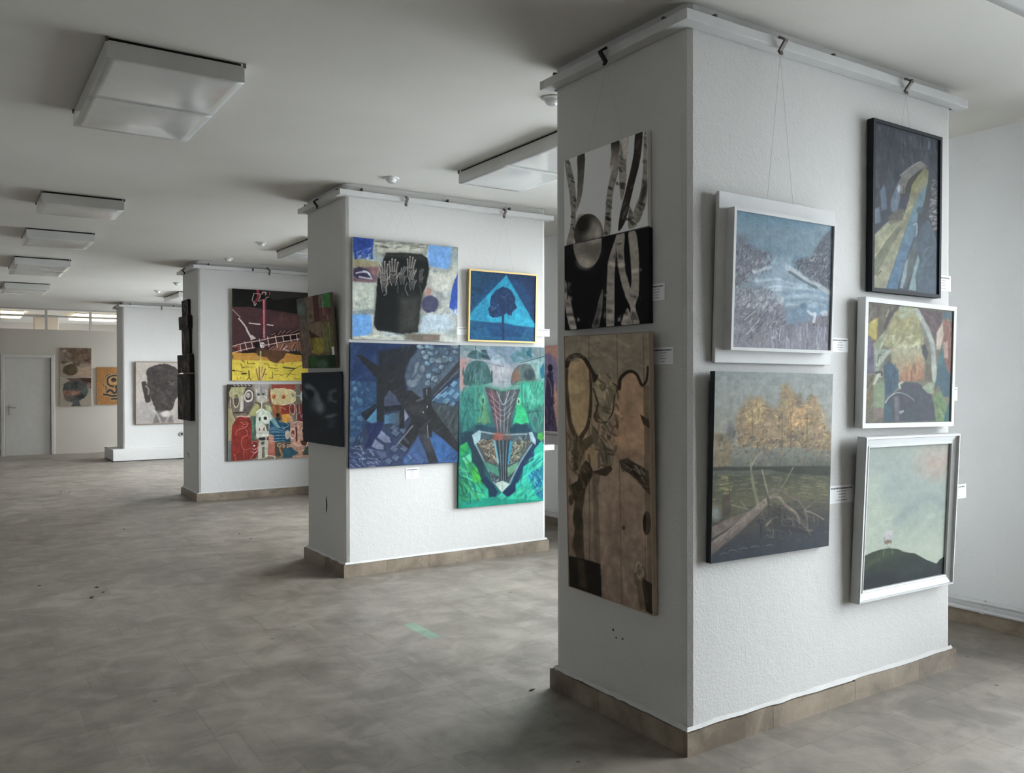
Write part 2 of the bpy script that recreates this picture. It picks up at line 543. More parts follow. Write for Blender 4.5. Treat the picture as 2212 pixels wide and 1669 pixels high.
P4 = pillar('farthest white pillar, standing on a wide white plinth', (2.423, 4.70, 16.776, 17.80), (2.615, 4.50, 16.95, 17.62), True)
# holes and gouges in the plaster, as near-black plugs
bm = bmesh.new()
for (yy, zz, r) in ((2.83, 0.377, 0.006), (2.811, 0.348, 0.0045), (2.769, 0.354, 0.0045)):
    tube(bm, (2.3772, yy, zz), (2.385, yy, zz), r, 7)
obj('drill_hole', bm, M['scar'], P1)
def gouge(par, x, y, z, h, w):
    bm = bmesh.new()
    prof = [(0, -h / 2), (w * 0.6, -h * 0.3), (w, 0.0), (w * 0.5, h * 0.25), (w * 0.2, h / 2), (-w * 0.4, h * 0.2), (-w * 0.1, 0), (-w * 0.3, -h * 0.3)]
    prism(bm, prof, x - 0.0015, x + 0.01, lambda p, q, t: (t, y - p, z + q))
    obj('plaster_gouge', bm, M['scar'], par)
gouge(P2, 2.43, 6.333, 0.495, 0.14, 0.022)
gouge(P3, 2.488, 11.19, 0.52, 0.07, 0.02)
gouge(P3, 2.488, 11.25, 0.54, 0.03, 0.02)
t = tag(empty('cable_outlet', (3.63, 16.95, 0.456)), 'small round outlet low on the front of the farthest pillar', 'outlet')
bm = bmesh.new()
tube(bm, (3.64, 16.949, 0.456), (3.64, 16.935, 0.456), 0.045, 20)
obj('cover', bm, M['inkgrey'], t)
bm = bmesh.new()
tube(bm, (3.64, 16.936, 0.456), (3.64, 16.93, 0.456), 0.02, 14)
obj('socket', bm, M['dark'], t)

# ------------------------------------------------------------------ heating pipes on the window wall
def pipe(z, label):
    t = tag(empty('heating_pipe', (RWX - 0.03, 2.7, z)), label, 'pipe')
    bm = bmesh.new()
    tube(bm, (RWX - 0.032, 1.7, z + 0.002), (RWX - 0.032, 7.3, z - 0.004), 0.011, 12)
    obj('tube', bm, M['pipe'], t, smooth=True)
    for yy in (2.66, 4.6, 6.5):
        boxobj('bracket', M['pipe'], (RWX - 0.03, RWX, yy - 0.012, yy + 0.012, z - 0.016, z + 0.016), t, 0.003)
pipe(0.145, 'upper white heating pipe low on the window wall')
pipe(0.096, 'lower white heating pipe just above the brown skirting')

# ------------------------------------------------------------------ ceiling lights
def ceiling_light(x0, x1, y0, y1, label, lit=False, zb=2.822):
    t = tag(empty('ceiling_light', ((x0 + x1) / 2, (y0 + y1) / 2, CEIL)), label, 'ceiling light', 'box ceiling lights')
    boxobj('gap_shade', M['dark'], (x0 + 0.012, x1 - 0.012, y0 + 0.012, y1 - 0.012, CEIL - 0.014, CEIL), t)  # near-black slab: shade of the gap above the box put into colour
    n = 2 if y1 - y0 > 0.9 else 1
    st = (y1 - y0) / n
    for k in range(n):
        a, b = y0 + k * st + (0.0015 if k else 0), y0 + (k + 1) * st - (0.0015 if k < n - 1 else 0)
        bm = bmesh.new()
        nx, ny = 14, 14
        def zz(i, j):       # sagging opal sheet
            u, v = i / nx, j / ny
            return zb - 0.010 * math.sin(math.pi * u) * math.sin(math.pi * v) + 0.004 * math.sin(5 * u + 3 * k) * math.sin(math.pi * v) * math.sin(math.pi * u)
        g = [[bm.verts.new((x0 + (x1 - x0) * i / nx, a + (b - a) * j / ny, zz(i, j))) for j in range(ny + 1)] for i in range(nx + 1)]
        for i in range(nx):
            for j in range(ny):
                bm.faces.new((g[i][j], g[i][j + 1], g[i + 1][j + 1], g[i + 1][j])).smooth = True
        rim = [g[i][0] for i in range(nx + 1)] + [g[nx][j] for j in range(1, ny + 1)] + [g[i][ny] for i in range(nx - 1, -1, -1)] + [g[0][j] for j in range(ny - 1, 0, -1)]
        top = [bm.verts.new((v.co.x, v.co.y, CEIL - 0.014)) for v in rim]
        m = len(rim)
        for i in range(m):
            bm.faces.new((rim[i], rim[(i + 1) % m], top[(i + 1) % m], top[i]))
        bm.faces.new(top)
        obj('diffuser', bm, M['lamp'] if lit else M['acrylic'], t)
    for (a, b) in ((x0, y0), (x1, y0), (x0, y1), (x1, y1)):
        boxobj('clip', M['steel'], (a - 0.006, a + 0.006, b - 0.006, b + 0.006, CEIL - 0.02, CEIL - 0.001), t)
    return t
ceiling_light(0.555, 1.135, 3.965, 5.13, 'large unlit opal box light, nearest on the left of the ceiling')
ceiling_light(0.585, 1.165, 7.43, 7.95, 'second unlit box light along the left row')
ceiling_light(0.60, 1.18, 9.28, 9.9, 'third unlit box light along the left row')
ceiling_light(0.62, 1.20, 11.45, 12.64, 'fourth unlit box light along the left row')
ceiling_light(0.65, 1.235, 14.45, 15.45, 'farthest unlit box light along the left row')
ceiling_light(2.955, 3.46, 3.98, 5.17, 'unlit box light between the nearest and second pillars')
ceiling_light(3.05, 3.56, 8.35, 9.42, 'unlit box light between the second and third pillars')
ceiling_light(3.08, 3.6, 14.5, 15.65, 'unlit box light in front of the farthest pillar')
ceiling_light(2.955, 3.46, 0.45, 1.645, 'unlit box light cut off by the top right corner of the view')
ceiling_light(0.35, 1.25, 20.2, 21.4, 'lit box light left of the column beyond the glazed strip', True)
ceiling_light(2.2, 3.1, 20.2, 21.4, 'lit box light right of the column beyond the glazed strip', True)

def spot(x, y, label):
    t = tag(empty('eyeball_spotlight', (x, y, CEIL)), label, 'spotlight', 'eyeball spotlights over the pillar row')
    bm = bmesh.new()
    lathe(bm, [(0.055, 0.0), (0.058, -0.004), (0.05, -0.009), (0.036, -0.010)], (x, y, CEIL), 28)
    obj('trim_ring', bm, M['white'], t, smooth=True)
    bm = bmesh.new()
    lathe(bm, [(0.036, -0.008), (0.036, -0.020), (0.031, -0.030), (0.022, -0.036)], (x, y, CEIL), 24)
    obj('eyeball', bm, M['white'], t, smooth=True)
    bm = bmesh.new()
    lathe(bm, [(0.021, -0.0345), (0.019, -0.0375)], (x, y, CEIL), 16)
    obj('lens', bm, M['inkgrey'], t)
spot(2.60, 3.58, 'round eyeball spotlight peeking from behind the nearest pillar')
spot(2.65, 5.61, 'round eyeball spotlight above the front of the second pillar')
spot(2.735, 8.97, 'round eyeball spotlight just left of the second pillar on the ceiling')
spot(2.755, 10.33, 'round eyeball spotlight above the front of the third pillar')
spot(2.78, 14.6, 'round eyeball spotlight nearest the farthest pillar, left of the pair')
spot(2.80, 13.3, 'round eyeball spotlight midway between third and farthest pillars')

# ------------------------------------------------------------------ hooks on the rails
def hook(pil, side, at, label, mat='steel', short=False):
    """bent strap over the rail; side 'f' front face (at = x), 'l' left face (at = y)"""
    x0, y0 = pil
    prof = [(0.0, RZ1 + 0.002), (0.007, RZ1 + 0.003), (0.036, RZ0 + 0.022), (0.034, RZ0 + 0.012), (0.008, RZ0 - 0.016), (0.012, RZ0 - 0.03), (0.006, RZ0 - 0.033),
            (-0.004, RZ0 - 0.016), (0.024, RZ0 + 0.016), (0.026, RZ0 + 0.02), (-0.002, RZ1 - 0.004)]
    if short:
        prof = [(0.0, RZ1), (0.006, RZ1), (0.008, RZ0 + 0.005), (0.0, RZ0 + 0.005)]
    bm = bmesh.new()
    w = 0.009
    if side == 'f':
        prism(bm, prof, at - w, at + w, lambda p, q, t: (t, y0 - RO - 0.0005 - p, q))
        loc = (at, y0 - RO, RZ0)
    else:
        prism(bm, prof, at - w, at + w, lambda p, q, t: (x0 - RO - 0.0005 - p, t, q))
        loc = (x0 - RO, at, RZ0)
    o = tag(obj('picture_hook', bm, M[mat]), label, 'hook', 'bent metal picture hooks')
    return loc
B1, B2, B3, B4 = (2.378, 2.388), (2.430, 5.944), (2.488, 10.700), (2.615, 16.95)
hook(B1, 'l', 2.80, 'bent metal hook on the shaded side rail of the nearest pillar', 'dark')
hook(B1, 'f', 2.84, 'bent metal hook above the white framed river painting')
hook(B1, 'f', 3.722, 'bent metal hook above the black framed painting')
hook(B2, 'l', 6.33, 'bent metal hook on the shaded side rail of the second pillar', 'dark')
hook(B2, 'f', 2.897, 'bent metal hook above the painting of raised hands')
hook(B2, 'f', 3.784, 'bent metal hook above the gold framed tree painting')
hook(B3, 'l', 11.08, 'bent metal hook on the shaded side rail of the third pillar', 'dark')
hook(B3, 'f', 3.137, 'small black clip on the front rail of the third pillar', 'dark', True)
hook(B3, 'f', 3.342, 'bent metal hook on the front rail of the third pillar')
hook(B4, 'f', 3.28, 'metal hook on the front rail of the farthest pillar')
hook(B4, 'l', 17.24, 'metal hook on the side rail of the farthest pillar')

# ------------------------------------------------------------------ label cards
def card(face, plane, a0, a1, z0, z1, label, rot=0.0, mat='card', lines=5):
    """paper label; face 'f': a = x ascending, face 'l': a = y descending"""
    cx, cz, w, h = (a0 + a1) / 2, (z0 + z1) / 2, abs(a1 - a0), z1 - z0
    def place(off):
        def pl(p, q, t):
            p, q = p * math.cos(rot) - q * math.sin(rot), p * math.sin(rot) + q * math.cos(rot)
            if face == 'f':
                return (cx + p, plane - off - t, cz + q)
            if face == 'r':
                return (plane - off - t, cx - p, cz + q)
            return (plane - off - t, cx - p, cz + q)
        return pl
    t = tag(empty('label_card', place(0.002)(0, 0, 0)), label, 'label card', 'paper labels beside the paintings')
    bm = bmesh.new()
    prism(bm, [(-w / 2, -h / 2), (w / 2, -h / 2), (w / 2, h / 2), (-w / 2, h / 2)], 0, 0.0012, place(0.0012))
    obj('paper', bm, M[mat], t)
    r = random.Random(int(abs(a0 * 1000 + z0 * 77)))
    dark, grey = bmesh.new(), bmesh.new()
    for k in range(lines):
        q = h * (0.5 - (k + 1.0) / (lines + 1.0))
        span = w * (0.42 if k == 0 else r.uniform(0.1, 0.22))
        s = -span
        b = dark if k == 0 else grey
        hh = h * (0.045 if k == 0 else 0.03)
        while s < span:
            e = min(span, s + w * r.uniform(0.02, 0.06))
            prism(b, [(s, q - hh), (e, q - hh), (e, q + hh * r.uniform(0.5, 1)), (s, q + hh)], 0, 0.0003, place(0.0024))
            s = e + w * 0.015
    obj('printed_line', dark, M['ink'], t)
    obj('printed_line', grey, M['inkgrey'], t)
card('l', 2.378, 2.60, 2.511, 1.772, 1.84, 'white label card right of the black lower birch panel', 0.0)
card('l', 2.378, 2.578, 2.462, 1.515, 1.583, 'white label card at the top right of the tall brown painting', 0.0)
card('f', 2.388, 3.262, 3.379, 1.575, 1.639, 'white label card right of the river painting')
card('f', 2.388, 3.244, 3.423, 0.901, 0.98, 'white label card right of the autumn trees painting', -0.01)
card('f', 2.388, 4.08, 4.214, 1.895, 1.973, 'white label card right of the black framed painting')
card('f', 2.368, 4.13, 4.239, 1.346, 1.414, 'white label card peeking out right of the abstract in the white frame')
card('f', 2.368, 4.15, 4.322, 0.851, 0.921, 'white label card peeking out right of the green hill painting')
card('f', 5.944, 3.377, 3.471, 1.822, 1.881, 'white label card between the hands painting and the gold frame')
card('f', 5.934, 4.145, 4.281, 1.827, 1.89, 'white label card right of the gold framed tree painting')
card('f', 5.944, 2.92, 3.031, 0.697, 0.779, 'white label card under the dark blue beams painting')
card('f', 5.934, 4.20, 4.328, 0.857, 0.902, 'white label card right of the tall green painting')
card('r', RWX, 7.11, 6.86, 0.809, 0.929, 'grey label card under the purple figure painting on the window wall', 0.0, 'greycard', 4)

# dry leaf scraps on the floor
rl = random.Random(3)
WHERE = ['left of two beside the largest scrap', 'near the box light reflection in the aisle', 'beside the largest scrap', 'farthest left in the aisle', 'far aisle, left of a pair', 'far aisle, right of a pair', 'left of the third pillar', 'left of second pillar, right one', 'left of second pillar, left one', 'at the shadowed foot of the nearest pillar']
for k, (lx, ly) in enumerate(((0.783, 6.34), (0.852, 6.634), (0.866, 6.451), (0.515, 6.909), (1.195, 12.654), (1.286, 12.536), (1.405, 9.091), (2.30, 7.9), (2.28, 8.2), (2.269, 3.29))):
    bm = bmesh.new()
    s = 0.035 if k == 0 else rl.uniform(0.012, 0.022)
    an = rl.uniform(0, 6.28)
    pr = [(-1, 0), (-0.4, 0.28), (0.3, 0.34), (1, 0.05), (0.4, -0.3), (-0.5, -0.22)]
    top = [bm.verts.new((lx + s * (p * math.cos(an) - q * math.sin(an)), ly + s * (p * math.sin(an) + q * math.cos(an)), 0.003 + 0.006 * abs(q))) for p, q in pr]
    bot = [bm.verts.new((v.co.x, v.co.y, 0.0004)) for v in top]
    bm.faces.new(top)
    bm.faces.new(bot[::-1])
    for i in range(6):
        bm.faces.new((bot[i], bot[(i + 1) % 6], top[(i + 1) % 6], top[i]))
    tag(obj('leaf_scrap', bm, M['leaf']), 'tiny dark leaf scrap on the floor, ' + WHERE[k], 'leaf', 'leaf scraps on the floor')

# ------------------------------------------------------------------ painted canvases
# Each picture is painted stroke by stroke on a fine grid of points; its sketch coordinates are
# those of a study drawing whose four corners are given by `quad`.
def vnoise(h, w, fy, fx, rs):
    fy, fx = max(1, fy), max(1, fx)
    g = rs.random((int(fy) + 3, int(fx) + 3))
    y = np.linspace(0, fy, h)[:, None] * np.ones((1, w))
    x = np.linspace(0, fx, w)[None, :] * np.ones((h, 1))
    yi, xi = y.astype(int), x.astype(int)
    yf, xf = y - yi, x - xi
    yf, xf = yf * yf * (3 - 2 * yf), xf * xf * (3 - 2 * xf)
    return (g[yi, xi] * (1 - yf) + g[yi + 1, xi] * yf) * (1 - xf) + (g[yi, xi + 1] * (1 - yf) + g[yi + 1, xi + 1] * yf) * xf
def fbm(h, w, fy, fx, rs, octs=4, gain=0.55):
    a, s, t = np.zeros((h, w)), 1.0, 0.0
    for _ in range(octs):
        a += vnoise(h, w, fy, fx, rs) * s
        t += s
        s *= gain
        fy *= 2
        fx *= 2
    return a / t
def smoothpts(pts, closed=False, n=6):
    P = [np.array(p, float) for p in pts]
    m = len(P)
    out = []
    for i in range(m if closed else m - 1):
        p0 = P[(i - 1) % m] if closed or i > 0 else P[i]
        p1, p2 = P[i], P[(i + 1) % m]
        p3 = P[(i + 2) % m] if closed or i + 2 < m else P[min(i + 1, m - 1)]
        for k in range(n):
            t = k / n
            out.append(0.5 * (2 * p1 + (p2 - p0) * t + (2 * p0 - 5 * p1 + 4 * p2 - p3) * t * t + (3 * p1 - p0 - 3 * p2 + p3) * t ** 3))
    if not closed:
        out.append(P[-1])
    return [tuple(p) for p in out]
class Paint:
    def __init__(s, W, H, quad, base, seed=1):
        s.W, s.H = W, H
        s.rs = np.random.RandomState(seed)
        s.py = random.Random(seed)
        A, b = [], []
        for (u, v), (x, y) in zip(((0, 0), (1, 0), (1, 1), (0, 1)), quad):
            A += [[u, v, 1, 0, 0, 0, -u * x, -v * x], [0, 0, 0, u, v, 1, -u * y, -v * y]]
            b += [x, y]
        hm = np.append(np.linalg.solve(np.array(A, float), np.array(b, float)), 1).reshape(3, 3)
        s.inv = np.linalg.inv(hm)
        u = (np.arange(W) / (W - 1))[None, :] * np.ones((H, 1))
        v = (np.arange(H) / (H - 1))[:, None] * np.ones((1, W))
        d = hm[2, 0] * u + hm[2, 1] * v + 1
        s.X = (hm[0, 0] * u + hm[0, 1] * v + hm[0, 2]) / d
        s.Y = (hm[1, 0] * u + hm[1, 1] * v + hm[1, 2]) / d
        s.U, s.V = u, v
        s.c = np.ones((H, W, 3)) * np.array(base, float)
        ar = W / H
        s.n1 = fbm(H, W, 7, 7 * ar, s.rs) - 0.5
        s.n2 = fbm(H, W, 7, 7 * ar, s.rs) - 0.5
        s.f1 = fbm(H, W, 26, 26 * ar, s.rs, 3) - 0.5
        s.f2 = fbm(H, W, 26, 26 * ar, s.rs, 3) - 0.5
        s.full = (slice(0, H), slice(0, W))
    def sl(s, pts, m):
        q = []
        for x, y in pts:
            for dx, dy in ((-m, -m), (m, m), (m, -m), (-m, m)):
                d = s.inv[2, 0] * (x + dx) + s.inv[2, 1] * (y + dy) + s.inv[2, 2]
                q.append(((s.inv[0, 0] * (x + dx) + s.inv[0, 1] * (y + dy) + s.inv[0, 2]) / d, (s.inv[1, 0] * (x + dx) + s.inv[1, 1] * (y + dy) + s.inv[1, 2]) / d))
        q = np.array(q)
        c0, c1 = int(np.floor(q[:, 0].min() * (s.W - 1))), int(np.ceil(q[:, 0].max() * (s.W - 1))) + 1
        r0, r1 = int(np.floor(q[:, 1].min() * (s.H - 1))), int(np.ceil(q[:, 1].max() * (s.H - 1))) + 1
        c0, r0, c1, r1 = max(0, c0), max(0, r0), min(s.W, c1), min(s.H, r1)
        return None if c0 >= c1 or r0 >= r1 else (slice(r0, r1), slice(c0, c1))
    def xy(s, k, jit):
        if jit:
            return s.X[k] + (s.n1[k] * 1.4 + s.f1[k] * 0.9) * jit, s.Y[k] + (s.n2[k] * 1.4 + s.f2[k] * 0.9) * jit
        return s.X[k], s.Y[k]
    def blend(s, k, a, col, tex=0.0):
        col = np.asarray(col, float)
        a = np.clip(a, 0, 1)[..., None]
        if tex:
            col = col * (1 + tex * (s.n1[k] + 1.2 * s.f2[k]))[..., None]
        s.c[k] = s.c[k] * (1 - a) + col * a
    def sd(s, pts, X, Y):
        P = np.array(pts, float)
        Q = np.roll(P, -1, 0)
        ins = np.zeros(X.shape, bool)
        best = np.full(X.shape, 1e12)
        for (x0, y0), (x1, y1) in zip(P, Q):
            dx, dy = x1 - x0, y1 - y0
            L = dx * dx + dy * dy + 1e-9
            t = np.clip(((X - x0) * dx + (Y - y0) * dy) / L, 0, 1)
            best = np.minimum(best, (X - x0 - t * dx) ** 2 + (Y - y0 - t * dy) ** 2)
            if abs(dy) > 1e-9:
                ins ^= ((y0 > Y) != (y1 > Y)) & (X < dx * (Y - y0) / dy + x0)
        d = np.sqrt(best)
        return np.where(ins, d, -d)
    def poly(s, pts, col, a=1.0, soft=3.0, jit=0.0, tex=0.12, sm=False, col2=None, axis=None):
        """filled shape; col2 and axis ((x,y),(x,y)) give a painted blend from col to col2"""
        if sm:
            pts = smoothpts(pts, True)
        k = s.sl(pts, soft + jit)
        if k is None:
            return
        X, Y = s.xy(k, jit)
        al = np.clip(0.5 + s.sd(pts, X, Y) / soft, 0, 1) * a
        if col2 is not None:
            (x0, y0), (x1, y1) = axis
            t = np.clip(((s.X[k] - x0) * (x1 - x0) + (s.Y[k] - y0) * (y1 - y0)) / ((x1 - x0) ** 2 + (y1 - y0) ** 2) + 0.25 * s.n1[k], 0, 1)[..., None]
            col = np.asarray(col, float) * (1 - t) + np.asarray(col2, float) * t
        s.blend(k, al, col, tex)
    def line(s, pts, w, col, a=1.0, soft=2.0, jit=0.0, w2=None, sm=True, tex=0.1):
        if sm and len(pts) > 2:
            pts = smoothpts(pts)
        w2 = w if w2 is None else w2
        k = s.sl(pts, max(w, w2) + soft + jit)
        if k is None:
            return
        X, Y = s.xy(k, jit)
        al = np.zeros(X.shape)
        n = len(pts) - 1
        for i in range(n):
            (x0, y0), (x1, y1) = pts[i], pts[i + 1]
            dx, dy = x1 - x0, y1 - y0
            t = np.clip(((X - x0) * dx + (Y - y0) * dy) / (dx * dx + dy * dy + 1e-9), 0, 1)
            d = np.hypot(X - x0 - t * dx, Y - y0 - t * dy)
            ww = (w + (w2 - w) * (i + t) / n) / 2
            al = np.maximum(al, np.clip(0.5 + (ww - d) / soft, 0, 1))
        s.blend(k, al * a, col, tex)
    def ell(s, cx, cy, rx, ry, col, a=1.0, soft=0.12, rot=0.0, jit=0.0, tex=0.12, ring=0.0, clip=None):
        R = max(rx, ry) * (1 + soft) + jit
        k = s.sl([(cx, cy)], R)
        if k is None:
            return
        X, Y = s.xy(k, jit)
        c, si = math.cos(rot), math.sin(rot)
        x, y = (X - cx) * c + (Y - cy) * si, -(X - cx) * si + (Y - cy) * c
        r = np.hypot(x / rx, y / ry)
        al = np.clip(0.5 + (1 - r) / max(soft, 1e-3), 0, 1)
        if ring:
            al = al * np.clip(0.5 + (r - 1 + ring) / max(soft, 1e-3), 0, 1)
        s.blend(k, al * a, col, tex)
    def dabs(s, n, region, L, w, ang, dang, cols, a=0.7, soft=2.5, bend=0.2, clipj=2.5):
        """brush marks scattered inside a region"""
        R = np.array(region, float)
        x0, y0, x1, y1 = R[:, 0].min(), R[:, 1].min(), R[:, 0].max(), R[:, 1].max()
        done = tries = 0
        K = s.sl(region, 4)
        if K is None:
            return
        keep = s.c[K].copy()
        mask = np.clip(0.5 + s.sd(region, s.X[K] + 14 * s.n1[K] * clipj, s.Y[K] + 14 * s.n2[K] * clipj) / max(3.0, soft * 1.5), 0, 1)[..., None]
        while done < n and tries < n * 12:
            tries += 1
            x, y = s.py.uniform(x0, x1), s.py.uniform(y0, y1)
            ins = False
            for (ax, ay), (bx, by) in zip(region, list(region[1:]) + [region[0]]):
                if (ay > y) != (by > y) and x < (bx - ax) * (y - ay) / (by - ay) + ax:
                    ins = not ins
            if not ins:
                continue
            done += 1
            t = ang + s.py.uniform(-dang, dang)
            l = L * s.py.uniform(0.5, 1.3) / 2
            dx, dy = math.cos(t) * l, math.sin(t) * l
            b = s.py.uniform(-bend, bend)
            c = np.array(s.py.choice(cols), float) * s.py.uniform(0.88, 1.1)
            s.line([(x - dx, y - dy), (x - dy * b, y + dx * b), (x + dx, y + dy)], w * s.py.uniform(0.6, 1.3), c, a * s.py.uniform(0.6, 1.0), soft, 0, sm=False, tex=0.05)
        s.c[K] = keep * (1 - mask) + s.c[K] * mask
    def rock(s, x, y, a, b, rot, col, al, edge=None, n=6):
        """angular painted stone with a lighter face and a dark rim"""
        pts = []
        for i in range(n):
            t = 2 * math.pi * i / n + s.py.uniform(-0.3, 0.3)
            r_ = s.py.uniform(0.8, 1.12)
            px, py_ = a * r_ * math.cos(t), b * r_ * math.sin(t)
            pts.append((x + px * math.cos(rot) - py_ * math.sin(rot), y + px * math.sin(rot) + py_ * math.cos(rot)))
        if edge is not None:
            s.poly([(x + (p[0] - x) * 1.18 + 3, y + (p[1] - y) * 1.18 + 4) for p in pts], edge, al * 0.7, 12, 10)
        s.poly(pts, col, al, 12, 12, 0.5, False, np.asarray(col) * 0.68, ((x - a, y - b), (x + a, y + b)))
    def scum(s, col, amt, f, lo=0.5, hi=0.7, region=None, stretch=1.0, jit=0.0, soft=12):
        """broken scumbled colour"""
        m = fbm(s.H, s.W, f, f * s.W / s.H * stretch, s.rs, 4)
        al = np.clip((m - lo) / (hi - lo), 0, 1) * amt
        if region is not None:
            X, Y = s.xy(s.full, jit)
            al = al * np.clip(0.5 + s.sd(region, X, Y) / soft, 0, 1)
        s.blend(s.full, al, col, 0.06)
    def vgrad(s, stops):
        vs_ = [p for p, _ in stops]
        t = np.clip(s.V + s.n1 * 0.05, 0, 1)
        for i in range(3):
            s.c[..., i] = np.interp(t, vs_, [c[i] for _, c in stops])
    def grain(s, amt):
        s.c *= (1 + amt * (s.rs.random((s.H, s.W)) - 0.5) + amt * 1.5 * s.f1)[..., None]

k = NT('painted_canvas', 0.7, 0.15)
k.link(k.n('Attribute', attribute_name='paint').outputs['Color'], k.b.inputs['Base Color'])
k.bump(k.noise(k.pos(), 420, 2), 0.1, 0.001)
M['paint'] = k.m
def canvas_mesh(pt, w, h, y, parent, gain, sat=0.9, tx=0.5):
    W, H = pt.W, pt.H
    me = bpy.data.meshes.new('canvas')
    xs = np.linspace(-w / 2, w / 2, W)
    zs = np.linspace(h, 0, H)
    co = np.zeros((H, W, 3), np.float32)
    co[..., 0] = xs[None, :]
    co[..., 1] = y
    co[..., 2] = zs[:, None]
    idx = np.arange(W * H, dtype=np.int32).reshape(H, W)
    q = np.stack([idx[1:, :-1], idx[1:, 1:], idx[:-1, 1:], idx[:-1, :-1]], -1).reshape(-1, 4)
    me.vertices.add(W * H)
    me.vertices.foreach_set('co', co.ravel())
    me.loops.add(q.size)
    me.loops.foreach_set('vertex_index', q.ravel())
    me.polygons.add(len(q))
    me.polygons.foreach_set('loop_start', np.arange(0, q.size, 4, dtype=np.int32))
    me.update(calc_edges=True)
    at = me.attributes.new('paint', 'FLOAT_COLOR', 'POINT')
    rgba = np.ones((H, W, 4), np.float32)
    hf = fbm(H, W, 60, 60 * W / H, pt.rs, 2) - 0.5
    st = fbm(H, W, 14, 90 * W / H, pt.rs, 2) - 0.5
    c = lin(np.clip(pt.c * (1 + tx * (0.30 * hf + 0.16 * st + 0.2 * pt.f2))[..., None], 0, 255)) ** 1.1 * gain * 1.1
    g = c.mean(-1, keepdims=True)
    rgba[..., :3] = np.clip(g + (c - g) * sat, 0.003, 0.87)
    at.data.foreach_set('color', rgba.ravel())
    me.materials.append(M['paint'])
    o = bpy.data.objects.new('canvas', me)
    COL.objects.link(o)
    o.parent = parent
    return o
def local_box(name, mat, d, parent, bevel=0.0):
    bm = bmesh.new()
    box(bm, *d)
    o = obj(name, bm, mat, None, bevel)
    o.parent = parent
    return o
def frame_ring(name, mat, w, h, prof, parent):
    """moulding swept round a w x h picture; prof = [(inset, y)]"""
    bm = bmesh.new()
    rings = [[bm.verts.new(p) for p in ((-w / 2 + i, y, i), (w / 2 - i, y, i), (w / 2 - i, y, h - i), (-w / 2 + i, y, h - i))] for i, y in prof]
    for a, b in zip(rings, rings[1:] + rings[:1]):
        for j in range(4):
            bm.faces.new((a[j], a[(j + 1) % 4], b[(j + 1) % 4], b[j]))
    o = obj(name, bm, mat, None)
    o.parent = parent
    return o
def mount(face, plane, c, zb, w, h, rot, lean, db, label, group=None):
    o = bpy.data.objects.new('painting', None)
    o.empty_display_size = 0.1
    COL.objects.link(o)
    if face == 'f':
        B = Matrix(((1, 0, 0, c), (0, 1, 0, plane - db), (0, 0, 1, zb), (0, 0, 0, 1)))
    else:
        B = Matrix(((0, 1, 0, plane - db), (-1, 0, 0, c), (0, 0, 1, zb), (0, 0, 0, 1)))
    th = math.asin(max(-0.2, min(0.2, lean / h)))
    o.matrix_world = B @ Matrix.Rotation(th, 4, 'X') @ Matrix.Translation((0, 0, h / 2)) @ Matrix.Rotation(-math.radians(rot), 4, 'Y') @ Matrix.Translation((0, 0, -h / 2))
    bpy.context.view_layer.update()
    return tag(o, label, 'painting', group)
def side_mat(name, c):
    return plain(name, c, 0.8)
def wires(par, hook_pt, tops):
    """nylon lines from a hook down to the top edge of the picture (local x offsets)"""
    mi = par.matrix_world.inverted()
    hp = mi @ Vector(hook_pt)
    bm = bmesh.new()
    for t in tops:
        tube(bm, hp, t, 0.0006, 5)
    o = obj('hanging_wire', bm, M['wire'], None)
    o.parent = par
RES = 1.3
def P_(wpx, hpx, quad, base, seed):
    return Paint(max(20, int(wpx * RES)), max(20, int(hpx * RES)), quad, base, seed)

# ============ nearest pillar, shaded side: birch diptych
def birch_patches(p, polys, base, dark, n):
    for pts in polys:
        p.poly(pts, base, 1, 4, 2, 0.25, True)
        xs, ys = [q[0] for q in pts], [q[1] for q in pts]
        p.dabs(n, pts, 34, 22, 0.5, 0.5, dark, 0.75, 9)
p = P_(150, 165, [(118, 320), (745, 75), (742, 820), (110, 960)], (152, 147, 141), 1)
trunks = [[(122, 322), (155, 312), (190, 470), (203, 620), (200, 700), (175, 950), (122, 955), (160, 780), (155, 600), (140, 480)],
          [(495, 320), (535, 270), (520, 400), (490, 520), (465, 680), (455, 870), (405, 890), (415, 740), (430, 580), (460, 430)],
          [(545, 150), (600, 130), (585, 300), (580, 480), (545, 620), (530, 540), (528, 350)],
          [(600, 660), (660, 800), (600, 840), (590, 780)],
          [(720, 105), (742, 100), (740, 560), (710, 700), (665, 795), (635, 710), (680, 580), (705, 430), (712, 300)]]
birch_patches(p, trunks, (92, 88, 83), [(38, 35, 32), (30, 28, 26), (60, 56, 52), (118, 113, 107)], 14)
p.poly([(545, 150), (600, 130), (590, 300), (560, 300)], (138, 133, 127), 0.8, 14)
p.poly([(218, 282), (270, 265), (262, 450), (240, 600), (205, 700), (200, 690), (210, 560), (215, 400)], (44, 41, 37), 1, 5, 2, 0.2, True, (95, 90, 84), ((240, 270), (215, 690)))
p.poly([(470, 178), (530, 153), (528, 260), (495, 340), (462, 400), (455, 350), (470, 270)], (40, 36, 33), 1, 5, 2, 0.2, True, (120, 114, 108), ((495, 170), (470, 380)))
big = [(655, 105), (710, 85), (690, 300), (640, 500), (610, 620), (570, 780), (515, 855), (530, 720), (570, 560), (610, 400), (640, 250)]
p.poly(big, (34, 31, 29), 1, 5, 2, 0.2, True)
p.dabs(10, big, 60, 16, 1.9, 0.3, [(62, 58, 54), (80, 75, 70), (26, 24, 23)], 0.6, 12)
p.ell(712, 560, 20, 90, (30, 28, 26), 0.7, 0.8, 0.25)
p.ell(292, 885, 110, 165, (48, 45, 42), 1, 0.03)
